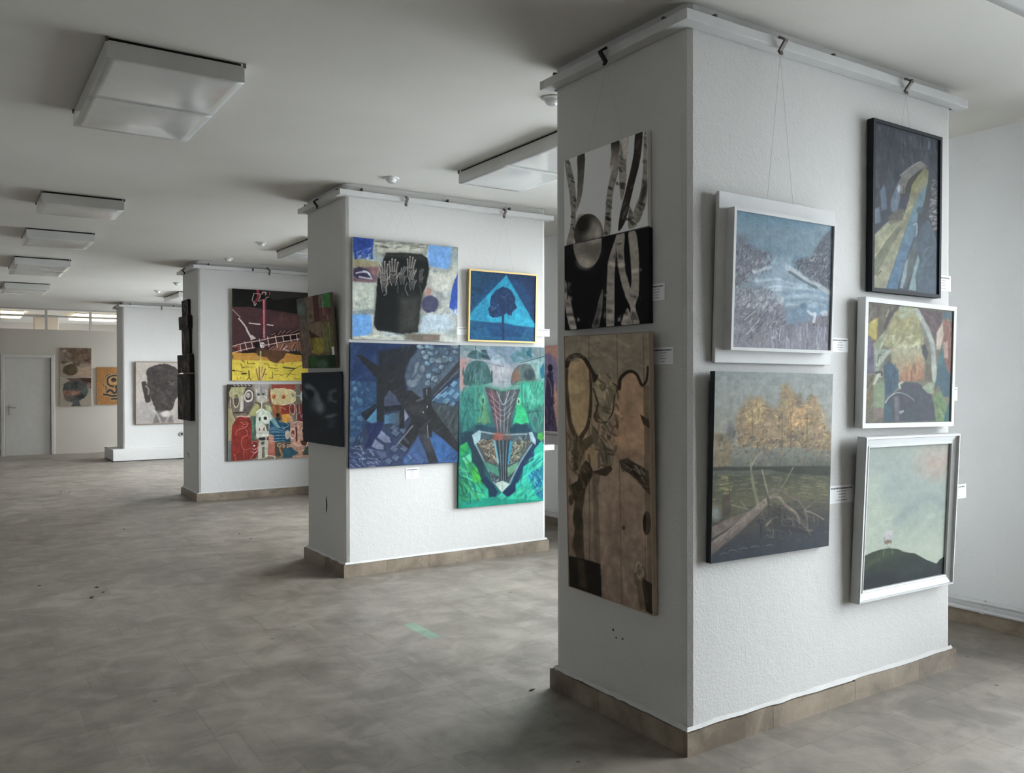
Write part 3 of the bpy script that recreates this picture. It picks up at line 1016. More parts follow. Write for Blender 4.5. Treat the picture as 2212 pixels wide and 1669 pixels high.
p.ell(330, 850, 62, 95, (110, 105, 99), 0.75, 0.9, 0.5)
p.ell(250, 800, 52, 70, (24, 22, 21), 0.8, 0.8)
p.ell(360, 880, 24, 60, (128, 122, 116), 0.6, 0.9)
birch_u = p
pt = mount('l', 2.378, 2.868, 2.072, 0.560, 0.389, 0.44, 0.0, 0.022, 'upper birch trunks painting on white ground, shaded side of the nearest pillar', 'birch diptych')
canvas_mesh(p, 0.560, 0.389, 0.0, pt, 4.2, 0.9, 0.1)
local_box('stretcher', side_mat('white_canvas_edge', (0.7, 0.68, 0.65)), (-0.28, 0.28, 0.0005, 0.019, 0, 0.389), pt)
wires(pt, (2.318, 2.80, 2.78), [(-0.12, 0.01, 0.389), (0.12, 0.01, 0.389)])
p = P_(150, 160, [(110, 970), (765, 818), (765, 1555), (112, 1607)], (13, 13, 15), 2)
tr2 = [[(495, 930), (512, 890), (503, 1060), (497, 1200), (490, 1580), (432, 1585), (440, 1160), (455, 1050)],
       [(510, 880), (572, 862), (570, 1000), (580, 1150), (615, 1280), (585, 1340), (545, 1230), (515, 1050)],
       [(605, 862), (660, 850), (682, 980), (690, 1150), (685, 1330), (660, 1430), (690, 1562), (612, 1562), (620, 1440), (575, 1330), (625, 1270), (622, 1080)],
       [(115, 1230), (130, 1300), (125, 1400), (115, 1420)], [(115, 1385), (155, 1385), (180, 1500), (202, 1602), (155, 1602), (125, 1480)],
       [(385, 1340), (408, 1300), (392, 1480), (370, 1587), (320, 1590), (350, 1480)], [(560, 1520), (600, 1440), (622, 1562), (550, 1567)]]
for t_ in tr2:
    p.poly(t_, (104, 99, 93), 1, 5, 2, 0.2, True)
    p.dabs(9, t_, 50, 30, 0.1, 0.4, [(28, 27, 26), (140, 134, 126), (70, 66, 62), (120, 114, 108)], 0.6, 14)
p.poly(tr2[5], (18, 18, 19), 0.6, 40)
p.line([(512, 935), (560, 928)], 4, (150, 144, 137), 0.8)
p.line([(560, 1118), (575, 1108)], 5, (150, 144, 137), 0.8)
p.line([(595, 1290), (610, 1275)], 5, (150, 144, 137), 0.8)
p.ell(286, 945, 110, 188, (92, 87, 81), 1, 0.03)
p.ell(270, 1090, 60, 50, (128, 121, 113), 0.8, 0.9)
p.ell(320, 1000, 70, 60, (70, 66, 62), 0.7, 0.9)
p.ell(340, 920, 50, 25, (125, 119, 112), 0.7, 0.9, -0.2)
pt = mount('l', 2.378, 2.861, 1.682, 0.566, 0.385, 0.12, 0.0, 0.024, 'lower birch trunks painting on black ground, below its white half', 'birch diptych')
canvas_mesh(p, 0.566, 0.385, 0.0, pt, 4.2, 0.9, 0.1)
local_box('stretcher', side_mat('black_canvas_edge', (0.012, 0.012, 0.014)), (-0.283, 0.283, 0.0005, 0.021, 0, 0.385), pt)

# ============ nearest pillar, shaded side: tall brown painting
p = P_(150, 430, [(80, 75), (538, 42), (565, 1597), (105, 1428)], (112, 97, 82), 3)
p.vgrad([(0, (104, 95, 82)), (0.16, (110, 100, 86)), (0.3, (122, 104, 86)), (0.55, (112, 95, 82)), (0.8, (104, 89, 78)), (1, (98, 84, 73))])
p.scum((132, 118, 100), 0.5, 9, 0.5, 0.75)
p.scum((88, 78, 66), 0.5, 12, 0.52, 0.75)
p.poly([(80, 70), (540, 40), (545, 250), (440, 250), (330, 280), (220, 250), (80, 190)], (106, 98, 85), 0.75, 20, 10)
for x0, x1, y1 in ((212, 216, 1500), (362, 392, 1560), (508, 524, 1590)):
    p.line([(x0, 50), ((x0 + x1) / 2, 760), (x1, y1)], 5, (66, 55, 46), 0.6, 3, 1, sm=False)
p.poly([(100, 230), (150, 190), (190, 200), (218, 250), (222, 400), (205, 560), (160, 620), (130, 560), (110, 460), (95, 330)], (140, 120, 90), 0.9, 6, 4, 0.15, True)
p.poly([(245, 320), (290, 270), (345, 290), (350, 400), (330, 520), (290, 540), (255, 470)], (124, 113, 92), 0.9, 8, 4, 0.2, True)
p.poly([(370, 340), (400, 270), (450, 260), (500, 330), (515, 420), (520, 700), (380, 720), (350, 560)], (136, 110, 86), 0.8, 10, 4, 0.12, True)
p.poly([(165, 700), (215, 630), (250, 700), (250, 770), (180, 770)], (132, 114, 84), 0.9, 8, 4)
p.poly([(95, 590), (130, 640), (145, 740), (140, 830), (110, 820)], (118, 104, 86), 0.9, 6)
dk, md = (40, 33, 27), (70, 60, 47)
p.line([(90, 230), (110, 185), (150, 170), (190, 190), (222, 250), (250, 290)], 26, dk, 0.95, 5, 4, 18)
p.line([(95, 250), (92, 330), (100, 470), (115, 560), (150, 630)], 14, (62, 51, 38), 0.9, 5, 3, 24)
p.line([(215, 250), (222, 380), (208, 540), (160, 640), (140, 780)], 10, (58, 47, 34), 0.95, 4, 3, 30)
p.poly([(130, 560), (165, 640), (225, 600), (240, 640), (190, 690), (165, 770), (140, 760), (140, 650)], (72, 60, 44), 0.9, 5, 4)
p.line([(375, 350), (385, 290), (430, 255), (470, 270), (500, 330), (525, 300), (532, 230)], 20, dk, 0.95, 4, 4, 12)
p.poly([(225, 270), (262, 275), (250, 310), (232, 320)], dk, 0.9, 4, 3)
p.line([(262, 300), (300, 330), (285, 360), (270, 330)], 10, (80, 72, 58), 0.9, 4, 3)
p.poly([(285, 480), (305, 380), (330, 330), (370, 330), (345, 400), (315, 490)], (96, 88, 72), 0.9, 5, 4)
p.line([(340, 320), (368, 345), (350, 390), (340, 480), (300, 540)], 8, (50, 42, 33), 0.9, 3, 3)
p.line([(235, 350), (260, 440), (240, 500), (270, 535), (300, 530)], 8, (54, 45, 35), 0.9, 3, 3)
p.poly([(225, 540), (265, 590), (300, 650), (340, 690), (345, 770), (300, 780), (265, 700), (225, 620)], (84, 76, 62), 0.9, 6, 5)
p.line([(235, 560), (290, 650), (310, 760)], 7, (50, 43, 34), 0.8, 3, 4)
p.line([(262, 600), (320, 680), (340, 770)], 5, (150, 138, 118), 0.5, 3, 4)
p.line([(300, 540), (330, 600), (320, 625), (345, 560), (370, 550)], 6, (64, 54, 42), 0.8, 3, 3)
p.ell(355, 680, 10, 24, (88, 78, 62), 0.9, 0.3, 0.3)
p.poly([(160, 790), (195, 740), (220, 760), (235, 800), (330, 770), (340, 790), (310, 825), (235, 815), (200, 880), (170, 960), (130, 960), (100, 880), (150, 850)], (46, 39, 30), 0.95, 5, 5)
p.ell(195, 785, 22, 26, (78, 66, 50), 0.8, 0.6)
p.poly([(140, 900), (190, 910), (178, 1010), (182, 1130), (190, 1320), (150, 1300), (128, 1180), (140, 1090), (125, 1060)], (58, 50, 38), 0.95, 6, 6)
p.ell(150, 1060, 24, 60, (44, 38, 30), 0.9, 0.5)
p.ell(148, 1195, 26, 50, (52, 45, 36), 0.9, 0.6)
p.ell(115, 955, 14, 30, (50, 43, 34), 0.9, 0.5)
p.poly([(228, 800), (275, 820), (262, 900), (268, 1100), (274, 1300), (240, 1290), (236, 1000)], (82, 71, 60), 0.75, 6, 3)
p.poly([(105, 1258), (275, 1305), (282, 1490), (105, 1430)], (26, 22, 18), 0.97, 6, 6, 0.2)
p.poly([(150, 1280), (185, 1290), (200, 1440), (160, 1430)], (54, 45, 34), 0.8, 12)
p.poly([(380, 740), (420, 725), (470, 760), (540, 800), (545, 930), (500, 890), (430, 810), (390, 800)], (44, 38, 31), 0.95, 5, 6)
p.line([(388, 790), (420, 810), (470, 850), (520, 915), (545, 960)], 8, (120, 104, 82), 0.8, 3, 4)
p.ell(408, 772, 20, 26, (70, 62, 52), 0.8, 0.6)
p.ell(420, 710, 70, 40, (92, 78, 66), 0.5, 0.9)
p.ell(528, 1085, 22, 66, (32, 26, 21), 0.95, 0.12)
p.ell(400, 1110, 10, 12, (66, 52, 38), 0.9, 0.5)
p.poly([(490, 490), (540, 520), (548, 570), (510, 545)], (40, 33, 26), 0.9, 4, 4)
p.poly([(508, 330), (545, 330), (562, 1590), (540, 1580), (520, 900)], (70, 58, 46), 0.5, 8)
p.ell(492, 1370, 36, 60, (74, 66, 54), 0.95, 0.3, jit=6)
p.ell(494, 1362, 20, 34, (112, 102, 86), 0.9, 0.4)
p.ell(490, 1355, 10, 20, (60, 52, 42), 0.9, 0.5)
p.line([(465, 1350), (480, 1300), (500, 1320)], 10, (140, 128, 110), 0.7, 4, 4)
p.poly([(470, 1400), (510, 1420), (520, 1560), (490, 1560)], (78, 68, 56), 0.9, 8, 6)
p.poly([(500, 1380), (558, 1420), (562, 1595), (525, 1570)], (30, 24, 19), 0.95, 8, 6)
p.ell(368, 1420, 24, 32, (92, 80, 68), 0.6, 0.4)
p.dabs(60, [(230, 260), (370, 270), (380, 560), (340, 780), (230, 780), (240, 540)], 60, 12, 1.0, 0.8, [(64, 54, 42), (122, 110, 90), (92, 82, 66), (146, 132, 110), (50, 42, 33)], 0.6, 5)
p.dabs(40, [(90, 560), (150, 600), (230, 720), (210, 900), (170, 980), (100, 960)], 70, 12, 1.3, 0.5, [(44, 36, 28), (78, 68, 52), (104, 92, 72)], 0.6, 5)
p.dabs(24, [(385, 740), (540, 800), (545, 930), (430, 810)], 50, 10, 0.7, 0.5, [(30, 26, 22), (70, 62, 52), (104, 94, 80)], 0.7, 4)
p.dabs(40, [(85, 80), (535, 50), (540, 240), (90, 200)], 60, 12, 0.2, 0.6, [(126, 116, 100), (92, 84, 72), (110, 100, 86)], 0.4, 8)
p.dabs(60, [(270, 820), (520, 900), (540, 1560), (290, 1480)], 120, 16, 1.5, 0.3, [(124, 106, 92), (94, 80, 70), (110, 94, 82)], 0.35, 10)
p.grain(0.05)
pt = mount('l', 2.378, 2.827, 0.507, 0.559, 1.137, -0.55, 0.033, 0.024, 'tall narrow brown abstract painting with dark branching shapes, shaded side of nearest pillar')
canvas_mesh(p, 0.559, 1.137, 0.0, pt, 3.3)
local_box('stretcher', side_mat('tan_canvas_edge', (0.42, 0.33, 0.24)), (-0.2795, 0.2795, 0.0005, 0.021, 0, 1.137), pt)
frame_ring('edge_strip', side_mat('pale_wood_strip', (0.44, 0.35, 0.26)), 0.565, 1.143, [(0.0, -0.003), (0.004, -0.003), (0.004, 0.02), (0.0, 0.02)], pt)

# ============ nearest pillar, front: river in a white frame
p = P_(175, 250, [(258, 178), (1170, 340), (1120, 1515), (208, 1475)], (120, 125, 132), 4)
p.vgrad([(0, (92, 122, 140)), (0.12, (112, 132, 144)), (0.3, (104, 128, 144)), (0.4, (120, 138, 150)), (0.55, (118, 128, 136)), (0.8, (112, 112, 122)), (1, (128, 126, 134))])
p.scum((140, 150, 156), 0.5, 3, 0.45, 0.7, [(250, 180), (1170, 340), (1140, 650), (240, 520)])
p.poly([(230, 430), (330, 440), (420, 520), (560, 570), (640, 620), (590, 700), (560, 760), (440, 800), (220, 900)], (102, 104, 112), 0.85, 60, 60)
p.poly([(1175, 350), (1100, 420), (1020, 520), (960, 620), (860, 640), (790, 690), (860, 800), (1130, 950)], (84, 90, 100), 0.9, 40, 50)
p.poly([(560, 600), (800, 600), (740, 720), (860, 840), (1140, 960), (1110, 1120), (720, 1100), (560, 960), (420, 880)], (132, 150, 162), 0.85, 50, 30)
p.dabs(260, [(225, 440), (400, 500), (620, 620), (560, 760), (400, 850), (225, 900)], 34, 9, -1.2, 0.7, [(78, 78, 88), (120, 118, 124), (96, 92, 100), (144, 142, 148), (66, 70, 80)], 0.6, 4)
p.dabs(260, [(1170, 360), (1020, 520), (960, 620), (800, 660), (780, 720), (900, 820), (1130, 950)], 34, 9, -1.1, 0.8, [(70, 78, 88), (96, 96, 104), (124, 118, 124), (60, 68, 78), (140, 138, 142)], 0.6, 4)
p.line([(740, 730), (830, 790), (930, 850), (1040, 910), (1125, 965)], 44, (176, 180, 184), 0.7, 18, 24)
p.line([(760, 770), (880, 850), (1000, 920)], 24, (74, 84, 88), 0.7, 12, 16)
p.line([(430, 770), (520, 740), (580, 725)], 26, (172, 178, 184), 0.75, 14, 18)
for y, x0, x1, c in ((850, 460, 760, (174, 186, 192)), (880, 600, 900, (150, 168, 180)), (920, 560, 980, (168, 184, 190)), (960, 700, 1080, (110, 134, 150)), (1000, 720, 1110, (150, 168, 178)), (1040, 720, 1080, (104, 128, 142)), (1085, 730, 1000, (158, 176, 184))):
    p.line([(x0, y), ((x0 + x1) / 2, y - 8), (x1, y + 22)], 22, c, 0.6, 16, 20)
p.ell(640, 925, 60, 30, (170, 184, 190), 0.8, 0.6, jit=10)
p.poly([(720, 1110), (860, 1110), (900, 1060), (960, 1110), (1110, 1090), (1100, 1150), (880, 1240), (720, 1260)], (112, 136, 154), 0.85, 40, 20)
p.ell(880, 1090, 36, 30, (84, 106, 124), 0.7, 0.7)
p.dabs(420, [(215, 920), (520, 900), (680, 1020), (720, 1250), (690, 1490), (212, 1470)], 60, 9, -1.15, 0.6, [(88, 86, 96), (130, 126, 132), (110, 104, 110), (158, 156, 160), (72, 74, 86), (142, 132, 130)], 0.55, 4)
p.dabs(120, [(230, 900), (600, 950), (700, 1080), (640, 1150), (225, 1080)], 26, 16, -0.6, 0.9, [(176, 178, 182), (150, 150, 156), (120, 116, 122)], 0.6, 6)
for a_, b_ in (((330, 1220), (440, 1130)), ((350, 1350), (460, 1230)), ((320, 1160), (360, 1165)), ((440, 1080), (520, 1010))):
    p.line([a_, b_], 7, (188, 184, 186), 0.75, 4)
p.dabs(150, [(560, 1280), (1115, 1240), (1115, 1510), (560, 1490)], 110, 10, -1.55, 0.12, [(150, 150, 160), (120, 118, 128), (168, 168, 178), (100, 98, 108)], 0.5, 5)
p.dabs(40, [(960, 1180), (1110, 1150), (1110, 1300), (970, 1290)], 50, 12, -1.4, 0.4, [(98, 92, 100), (126, 118, 122), (80, 80, 90)], 0.6, 5)
p.dabs(150, [(225, 560), (560, 640), (560, 800), (700, 1040), (690, 1400), (215, 1440)], 30, 12, -0.9, 1.0, [(176, 178, 184), (154, 150, 156), (140, 128, 130), (190, 192, 196)], 0.45, 6)
p.dabs(90, [(820, 700), (1120, 500), (1120, 900), (960, 860)], 26, 10, -0.8, 1.0, [(170, 172, 176), (150, 142, 148), (120, 112, 120)], 0.45, 6)
p.line([(930, 1140), (965, 1170), (990, 1160), (978, 1240)], 26, (190, 196, 200), 0.8, 10, 8)
p.ell(1075, 1160, 34, 28, (182, 188, 192), 0.7, 0.6, jit=10)
p.ell(670, 1030, 34, 36, (180, 182, 186), 0.7, 0.7, jit=12)
p.grain(0.05)
frame_white = side_mat('white_frame_paint', (0.66, 0.66, 0.65))
pt = mount('f', 2.388, 2.868, 1.518, 0.722, 0.672, -0.38, 0.020, 0.022, 'snowy river landscape in a stepped white frame on the nearest pillar')
local_box('backing_board', frame_white, (-0.361, 0.361, 0.0, 0.016, 0, 0.672), pt, 0.003)
iw, ih, ox, oz = 0.634, 0.560, 0.005, 0.050
f = frame_ring('frame', frame_white, iw, ih, [(0.0, -0.038), (0.013, -0.038), (0.013, -0.028), (0.022, -0.028), (0.022, 0.0), (0.0, 0.0)], pt)
f.location = (ox, 0, oz)
cv = canvas_mesh(p, iw - 0.026, ih - 0.026, -0.0305, pt, 1.15, 0.9, 0.45)
cv.location = (ox, 0, oz + 0.013)
wires(pt, (2.84, 2.322, 2.775), [(-0.075, 0.005, 0.672), (0.085, 0.005, 0.672)])

# ============ nearest pillar, front: autumn trees
p = P_(185, 290, [(130, 80), (1075, 100), (1038, 1480), (97, 1620)], (120, 125, 118), 5)
p.vgrad([(0, (128, 134, 132)), (0.18, (134, 136, 130)), (0.36, (132, 128, 116)), (0.5, (90, 92, 84)), (0.56, (66, 68, 54)), (0.7, (86, 84, 62)), (0.8, (66, 62, 54)), (0.9, (52, 54, 58)), (1, (44, 52, 60))])
p.scum((142, 143, 136), 0.4, 5, 0.5, 0.7, [(130, 80), (1075, 100), (1060, 400), (125, 420)])
tree = [(285, 560), (300, 440), (380, 320), (470, 300), (560, 360), (620, 380), (655, 220), (700, 190), (760, 270), (830, 330), (900, 260), (960, 300), (1010, 420), (1045, 560), (1050, 700), (300, 700)]
p.poly(tree, (130, 110, 82), 0.8, 50, 70, 0.2)
p.poly([(120, 570), (200, 580), (250, 640), (260, 850), (115, 850)], (122, 108, 80), 0.8, 30, 50)
p.ell(255, 560, 32, 70, (92, 92, 94), 0.7, 0.7, jit=14)
p.dabs(640, tree, 20, 11, -0.6, 1.4, [(168, 142, 98), (150, 120, 80), (180, 158, 116), (118, 96, 72), (136, 106, 76), (96, 84, 66), (162, 148, 112)], 0.6, 4)
p.dabs(60, [(650, 200), (720, 190), (760, 330), (660, 350)], 26, 8, -1.2, 0.6, [(130, 116, 84), (156, 138, 100)], 0.6, 4)
p.ell(805, 310, 22, 56, (112, 106, 92), 0.7, 0.6, jit=12)
p.dabs(90, [(700, 380), (860, 370), (900, 500), (720, 560)], 26, 12, -0.8, 0.8, [(196, 160, 110), (182, 146, 96), (170, 132, 92)], 0.6, 4)
p.dabs(80, [(370, 320), (520, 320), (520, 500), (360, 520)], 26, 11, -0.9, 0.8, [(186, 166, 118), (170, 148, 100)], 0.6, 4)
p.dabs(340, [(115, 600), (300, 560), (560, 640), (800, 580), (1050, 560), (1045, 860), (112, 860)], 24, 12, -1.0, 1.2, [(82, 88, 82), (98, 96, 82), (110, 92, 72), (70, 78, 76), (126, 112, 84), (64, 66, 58)], 0.6, 4)
for x in (425, 665, 865, 735):
    p.line([(x, 400), (x + 2, 560), (x - 4, 720)], 6, (84, 70, 54), 0.6, 4)
p.poly([(112, 850), (1050, 840), (1050, 915), (800, 910), (560, 870), (112, 880)], (44, 46, 36), 0.85, 10, 10)
p.dabs(260, [(110, 880), (1045, 910), (1040, 1150), (700, 1050), (430, 1100), (105, 1180)], 60, 8, 0.02, 0.12, [(92, 96, 68), (112, 108, 74), (78, 78, 54), (124, 118, 82), (68, 66, 50)], 0.55, 4)
p.dabs(30, [(150, 900), (240, 900), (240, 1080), (150, 1080)], 40, 12, 0.05, 0.2, [(148, 138, 92), (130, 120, 78)], 0.5, 6)
p.poly([(180, 1080), (250, 1060), (250, 1220), (190, 1260)], (66, 56, 44), 0.7, 20, 14)
p.ell(135, 1220, 40, 60, (124, 128, 128), 0.7, 0.8, jit=12)
p.dabs(200, [(110, 1300), (420, 1130), (1040, 1100), (1038, 1480), (98, 1600)], 44, 8, 0.05, 0.3, [(40, 46, 54), (58, 58, 62), (52, 48, 46), (70, 70, 72), (34, 40, 48)], 0.55, 4)
p.poly([(105, 1330), (250, 1250), (410, 1200), (420, 1230), (250, 1330), (105, 1420)], (104, 92, 82), 0.9, 8, 6, 0.25)
p.poly([(98, 1450), (250, 1340), (430, 1180), (540, 1090), (560, 1130), (480, 1220), (330, 1370), (98, 1560)], (126, 114, 102), 0.95, 8, 6, 0.2, False, (86, 76, 70), ((300, 1280), (360, 1370)))
for pts, w, c in (([(470, 1140), (440, 1020), (420, 900), (415, 790)], 26, (112, 108, 88)), ([(430, 830), (460, 770), (540, 690)], 12, (128, 124, 104)), ([(555, 1070), (530, 980), (505, 870)], 16, (126, 120, 102)),
                  ([(640, 1040), (700, 950), (755, 850)], 14, (110, 106, 86)), ([(630, 1010), (660, 930)], 8, (100, 96, 80)), ([(560, 1060), (600, 1030), (660, 1030), (740, 1090), (800, 1120), (850, 1190)], 26, (96, 86, 76)),
                  ([(570, 1090), (640, 1090), (700, 1160), (780, 1220), (810, 1300)], 26, (118, 106, 94)), ([(850, 1190), (870, 1300), (860, 1350), (905, 1360)], 16, (96, 88, 80)), ([(850, 1200), (920, 1220), (1000, 1270)], 14, (116, 106, 96)),
                  ([(540, 1310), (590, 1260), (640, 1250), (690, 1270), (730, 1260), (770, 1330)], 18, (124, 112, 100)), ([(550, 1100), (570, 1180), (600, 1215), (640, 1180)], 18, (62, 54, 48)), ([(500, 1310), (490, 1420)], 16, (40, 40, 42)),
                  ([(650, 1160), (640, 1260)], 10, (50, 46, 44)), ([(260, 1150), (330, 1170), (400, 1190)], 8, (130, 122, 106)), ([(330, 1120), (380, 1180)], 8, (130, 122, 106)), ([(930, 1120), (850, 1190)], 8, (100, 94, 84)), ([(700, 1240), (800, 1330), (900, 1360)], 10, (84, 78, 74))):
    p.line(pts, w, c, 0.9, 5, 4, max(5, w * 0.6))
p.poly([(600, 1140), (700, 1200), (760, 1300), (860, 1330), (880, 1400), (600, 1340), (560, 1230)], (40, 38, 40), 0.55, 40, 20)
p.dabs(70, [(430, 1180), (560, 1090), (860, 1180), (1000, 1290), (880, 1420), (460, 1420)], 70, 9, 0.8, 0.9, [(34, 34, 38), (110, 100, 90), (60, 54, 52), (84, 78, 72)], 0.55, 5)
p.dabs(26, [(105, 1440), (430, 1190), (540, 1100), (470, 1220), (110, 1540)], 90, 7, -0.72, 0.1, [(150, 138, 124), (96, 86, 78), (74, 66, 60)], 0.5, 5)
for x, y in ((240, 1520), (330, 1505), (420, 1490), (540, 1480), (180, 1545)):
    p.line([(x, y), (x + 20, y - 10), (x + 60, y - 5)], 6, (120, 116, 108), 0.6, 4, 4)
p.grain(0.06)
pt = mount('f', 2.388, 2.844, 0.730, 0.728, 0.752, -0.67, 0.015, 0.030, 'unframed autumn trees painting with fallen trunk, below the white framed river')
canvas_mesh(p, 0.728, 0.752, 0.0, pt, 1.15)
local_box('stretcher', side_mat('slate_canvas_edge', (0.045, 0.055, 0.06)), (-0.364, 0.364, 0.0005, 0.026, 0, 0.752), pt)

# ============ nearest pillar, front: winding road in a black frame
p = P_(115, 265, [(160, 85), (745, 245), (740, 1622), (158, 1562)], (60, 64, 74), 6)
p.scum((80, 84, 92), 0.7, 6, 0.45, 0.7, [(150, 80), (750, 240), (740, 600), (150, 800)], 3)
p.dabs(170, [(165, 100), (740, 260), (735, 560), (400, 480), (170, 850)], 90, 16, 1.55, 0.12, [(48, 52, 62), (74, 76, 84), (92, 96, 102), (38, 44, 56), (62, 60, 66)], 0.5, 8)
p.line([(420, 260), (418, 400)], 14, (34, 48, 74), 0.8, 6)
p.dabs(12, [(430, 200), (720, 260), (720, 330), (430, 320)], 90, 10, 1.55, 0.1, [(104, 116, 128), (122, 130, 138)], 0.6, 6)
p.poly([(220, 700), (250, 640), (275, 720), (280, 860), (230, 880)], (96, 112, 128), 0.85, 12, 8)
p.poly([(310, 780), (360, 660), (390, 640), (400, 760), (370, 900), (320, 880)], (108, 122, 136), 0.8, 14, 8)
p.poly([(160, 870), (215, 840), (225, 980), (160, 1000)], (112, 128, 142), 0.8, 14, 8)
p.poly([(370, 640), (420, 540), (520, 450), (590, 430), (640, 480), (560, 520), (470, 600), (440, 720), (400, 720)], (122, 118, 112), 0.9, 12, 10)
p.line([(400, 560), (480, 490), (570, 440)], 14, (140, 138, 134), 0.8, 8, 6)
p.poly([(440, 680), (470, 600), (560, 520), (600, 500), (540, 580), (490, 690), (450, 760)], (62, 60, 48), 0.9, 8, 6)
p.ell(385, 680, 14, 34, (168, 172, 178), 0.9, 0.5)
p.ell(365, 560, 26, 60, (44, 50, 62), 0.6, 0.8)
road = [(505, 640), (560, 560), (620, 490), (650, 520), (645, 640), (620, 780), (560, 850), (500, 900), (400, 1200), (300, 1500), (280, 1565), (160, 1562), (160, 1100), (300, 960), (420, 950), (470, 800)]
p.poly(road, (136, 134, 104), 0.95, 10, 6, 0.15, False, (148, 146, 122), ((560, 560), (250, 1500)))
p.poly([(500, 660), (610, 500), (645, 520), (560, 640), (490, 760)], (126, 120, 76), 0.8, 20, 8)
p.poly([(290, 930), (380, 860), (440, 860), (420, 960), (300, 1000)], (104, 98, 88), 0.8, 16, 10)
p.poly([(160, 1320), (260, 1170), (380, 1010), (420, 1020), (330, 1180), (200, 1440), (160, 1460)], (104, 106, 86), 0.85, 12, 8)
p.line([(175, 1280), (270, 1140), (380, 1000)], 10, (160, 158, 132), 0.7, 6, 4)
p.line([(170, 1100), (240, 1060), (300, 1000)], 18, (150, 152, 134), 0.7, 8, 4)
p.line([(200, 1450), (230, 1410)], 12, (84, 82, 62), 0.8, 6)
p.line([(440, 900), (470, 860), (500, 840)], 24, (150, 148, 116), 0.7, 12)
p.line([(430, 660), (430, 780), (440, 900)], 8, (60, 62, 66), 0.7, 5, 4)
p.poly([(400, 1200), (500, 880), (570, 720), (640, 640), (620, 800), (560, 900), (530, 1100), (440, 1350), (380, 1570), (280, 1565), (320, 1450)], (104, 130, 142), 0.95, 12, 6, 0.15, False, (76, 110, 136), ((560, 800), (330, 1540)))
p.line([(520, 1000), (545, 990), (548, 1060), (540, 1100)], 16, (148, 164, 170), 0.9, 6, 3)
p.poly([(430, 1480), (470, 1280), (530, 1130), (560, 1180), (520, 1400), (450, 1570)], (88, 98, 98), 0.9, 14, 6)
p.poly([(400, 1560), (440, 1350), (470, 1300), (460, 1450), (430, 1570)], (138, 156, 160), 0.85, 12, 4)
p.poly([(520, 1400), (560, 1250), (580, 1330), (545, 1450), (550, 1590), (480, 1580)], (128, 152, 150), 0.9, 12, 4)
p.poly([(640, 640), (690, 580), (680, 680), (630, 850), (600, 960), (590, 900)], (60, 66, 62), 0.9, 8, 6)
p.dabs(60, [(690, 600), (742, 560), (740, 1050), (680, 1040), (650, 900)], 40, 18, -0.3, 0.8, [(126, 124, 124), (90, 90, 94), (150, 148, 146), (60, 62, 66), (112, 104, 100)], 0.8, 6)
p.ell(575, 870, 30, 32, (70, 88, 98), 0.9, 0.4)
p.poly([(530, 1120), (600, 1000), (650, 950), (700, 1050), (740, 1200), (740, 1620), (560, 1600), (545, 1430), (580, 1310), (540, 1200)], (70, 86, 98), 0.95, 12, 8, 0.2)
p.line([(650, 970), (700, 1080), (735, 1200)], 8, (96, 110, 118), 0.7, 6)
p.line([(590, 1300), (640, 1210), (680, 1190)], 8, (112, 128, 136), 0.7, 5, 4)
p.dabs(40, [(560, 1300), (740, 1150), (740, 1600), (570, 1590)], 120, 22, 1.9, 0.4, [(60, 78, 94), (84, 100, 108), (74, 92, 108)], 0.5, 12)
p.grain(0.05)
black_frame = side_mat('black_frame_paint', (0.012, 0.014, 0.018))
pt = mount('f', 2.388, 3.790, 1.854, 0.559, 0.788, -0.42, 0.004, 0.036, 'winding road painting in a black frame, high on the nearest pillar')
frame_ring('frame', black_frame, 0.559, 0.788, [(0.0, 0.0), (0.016, 0.0), (0.016, 0.012), (0.03, 0.012), (0.03, 0.033), (0.0, 0.033)], pt)
cv = canvas_mesh(p, 0.527, 0.756, 0.008, pt, 0.85)
cv.location = (0, 0, 0.016)
wires(pt, (3.722, 2.322, 2.775), [(-0.05, 0.01, 0.788), (0.02, 0.01, 0.788)])

# ============ nearest pillar, front: abstract in a white frame
p = P_(145, 200, [(220, 92), (1228, 195), (1208, 1512), (160, 1550)], (110, 108, 92), 7)
p.scum((90, 84, 74), 0.6, 5, 0.45, 0.7)
p.poly([(220, 100), (590, 130), (420, 420), (330, 640), (200, 560), (205, 200)], (96, 88, 74), 0.9, 30, 20)
p.dabs(40, [(230, 110), (560, 140), (440, 360), (220, 300)], 160, 26, 1.7, 0.25, [(86, 78, 70), (118, 112, 96), (70, 62, 60), (104, 96, 80)], 0.6, 14)
p.line([(590, 140), (470, 280), (420, 400)], 40, (64, 56, 54), 0.85, 16, 10)
p.line([(470, 180), (440, 260)], 20, (150, 148, 130), 0.7, 10)
p.poly([(220, 350), (300, 290), (340, 270), (330, 420), (320, 540), (280, 530), (215, 480)], (164, 150, 76), 0.95, 18, 14)
p.poly([(600, 140), (800, 170), (870, 420), (880, 560), (700, 700), (520, 640), (400, 600), (440, 420), (520, 250)], (140, 136, 98), 0.95, 30, 20, 0.15)
p.poly([(600, 140), (790, 165), (760, 240), (600, 300)], (148, 154, 132), 0.8, 30)
p.dabs(60, [(500, 300), (760, 260), (850, 560), (520, 620)], 130, 30, 2.0, 0.3, [(150, 140, 92), (132, 130, 96), (162, 158, 120), (120, 116, 84)], 0.45, 20)
p.poly([(260, 600), (420, 430), (440, 520), (380, 640), (300, 700)], (136, 140, 116), 0.9, 18, 10)
p.line([(360, 640), (440, 480)], 14, (168, 168, 140), 0.8, 8)
p.poly([(200, 560), (240, 490), (290, 640), (290, 940), (190, 940)], (92, 86, 104), 0.95, 18, 14)
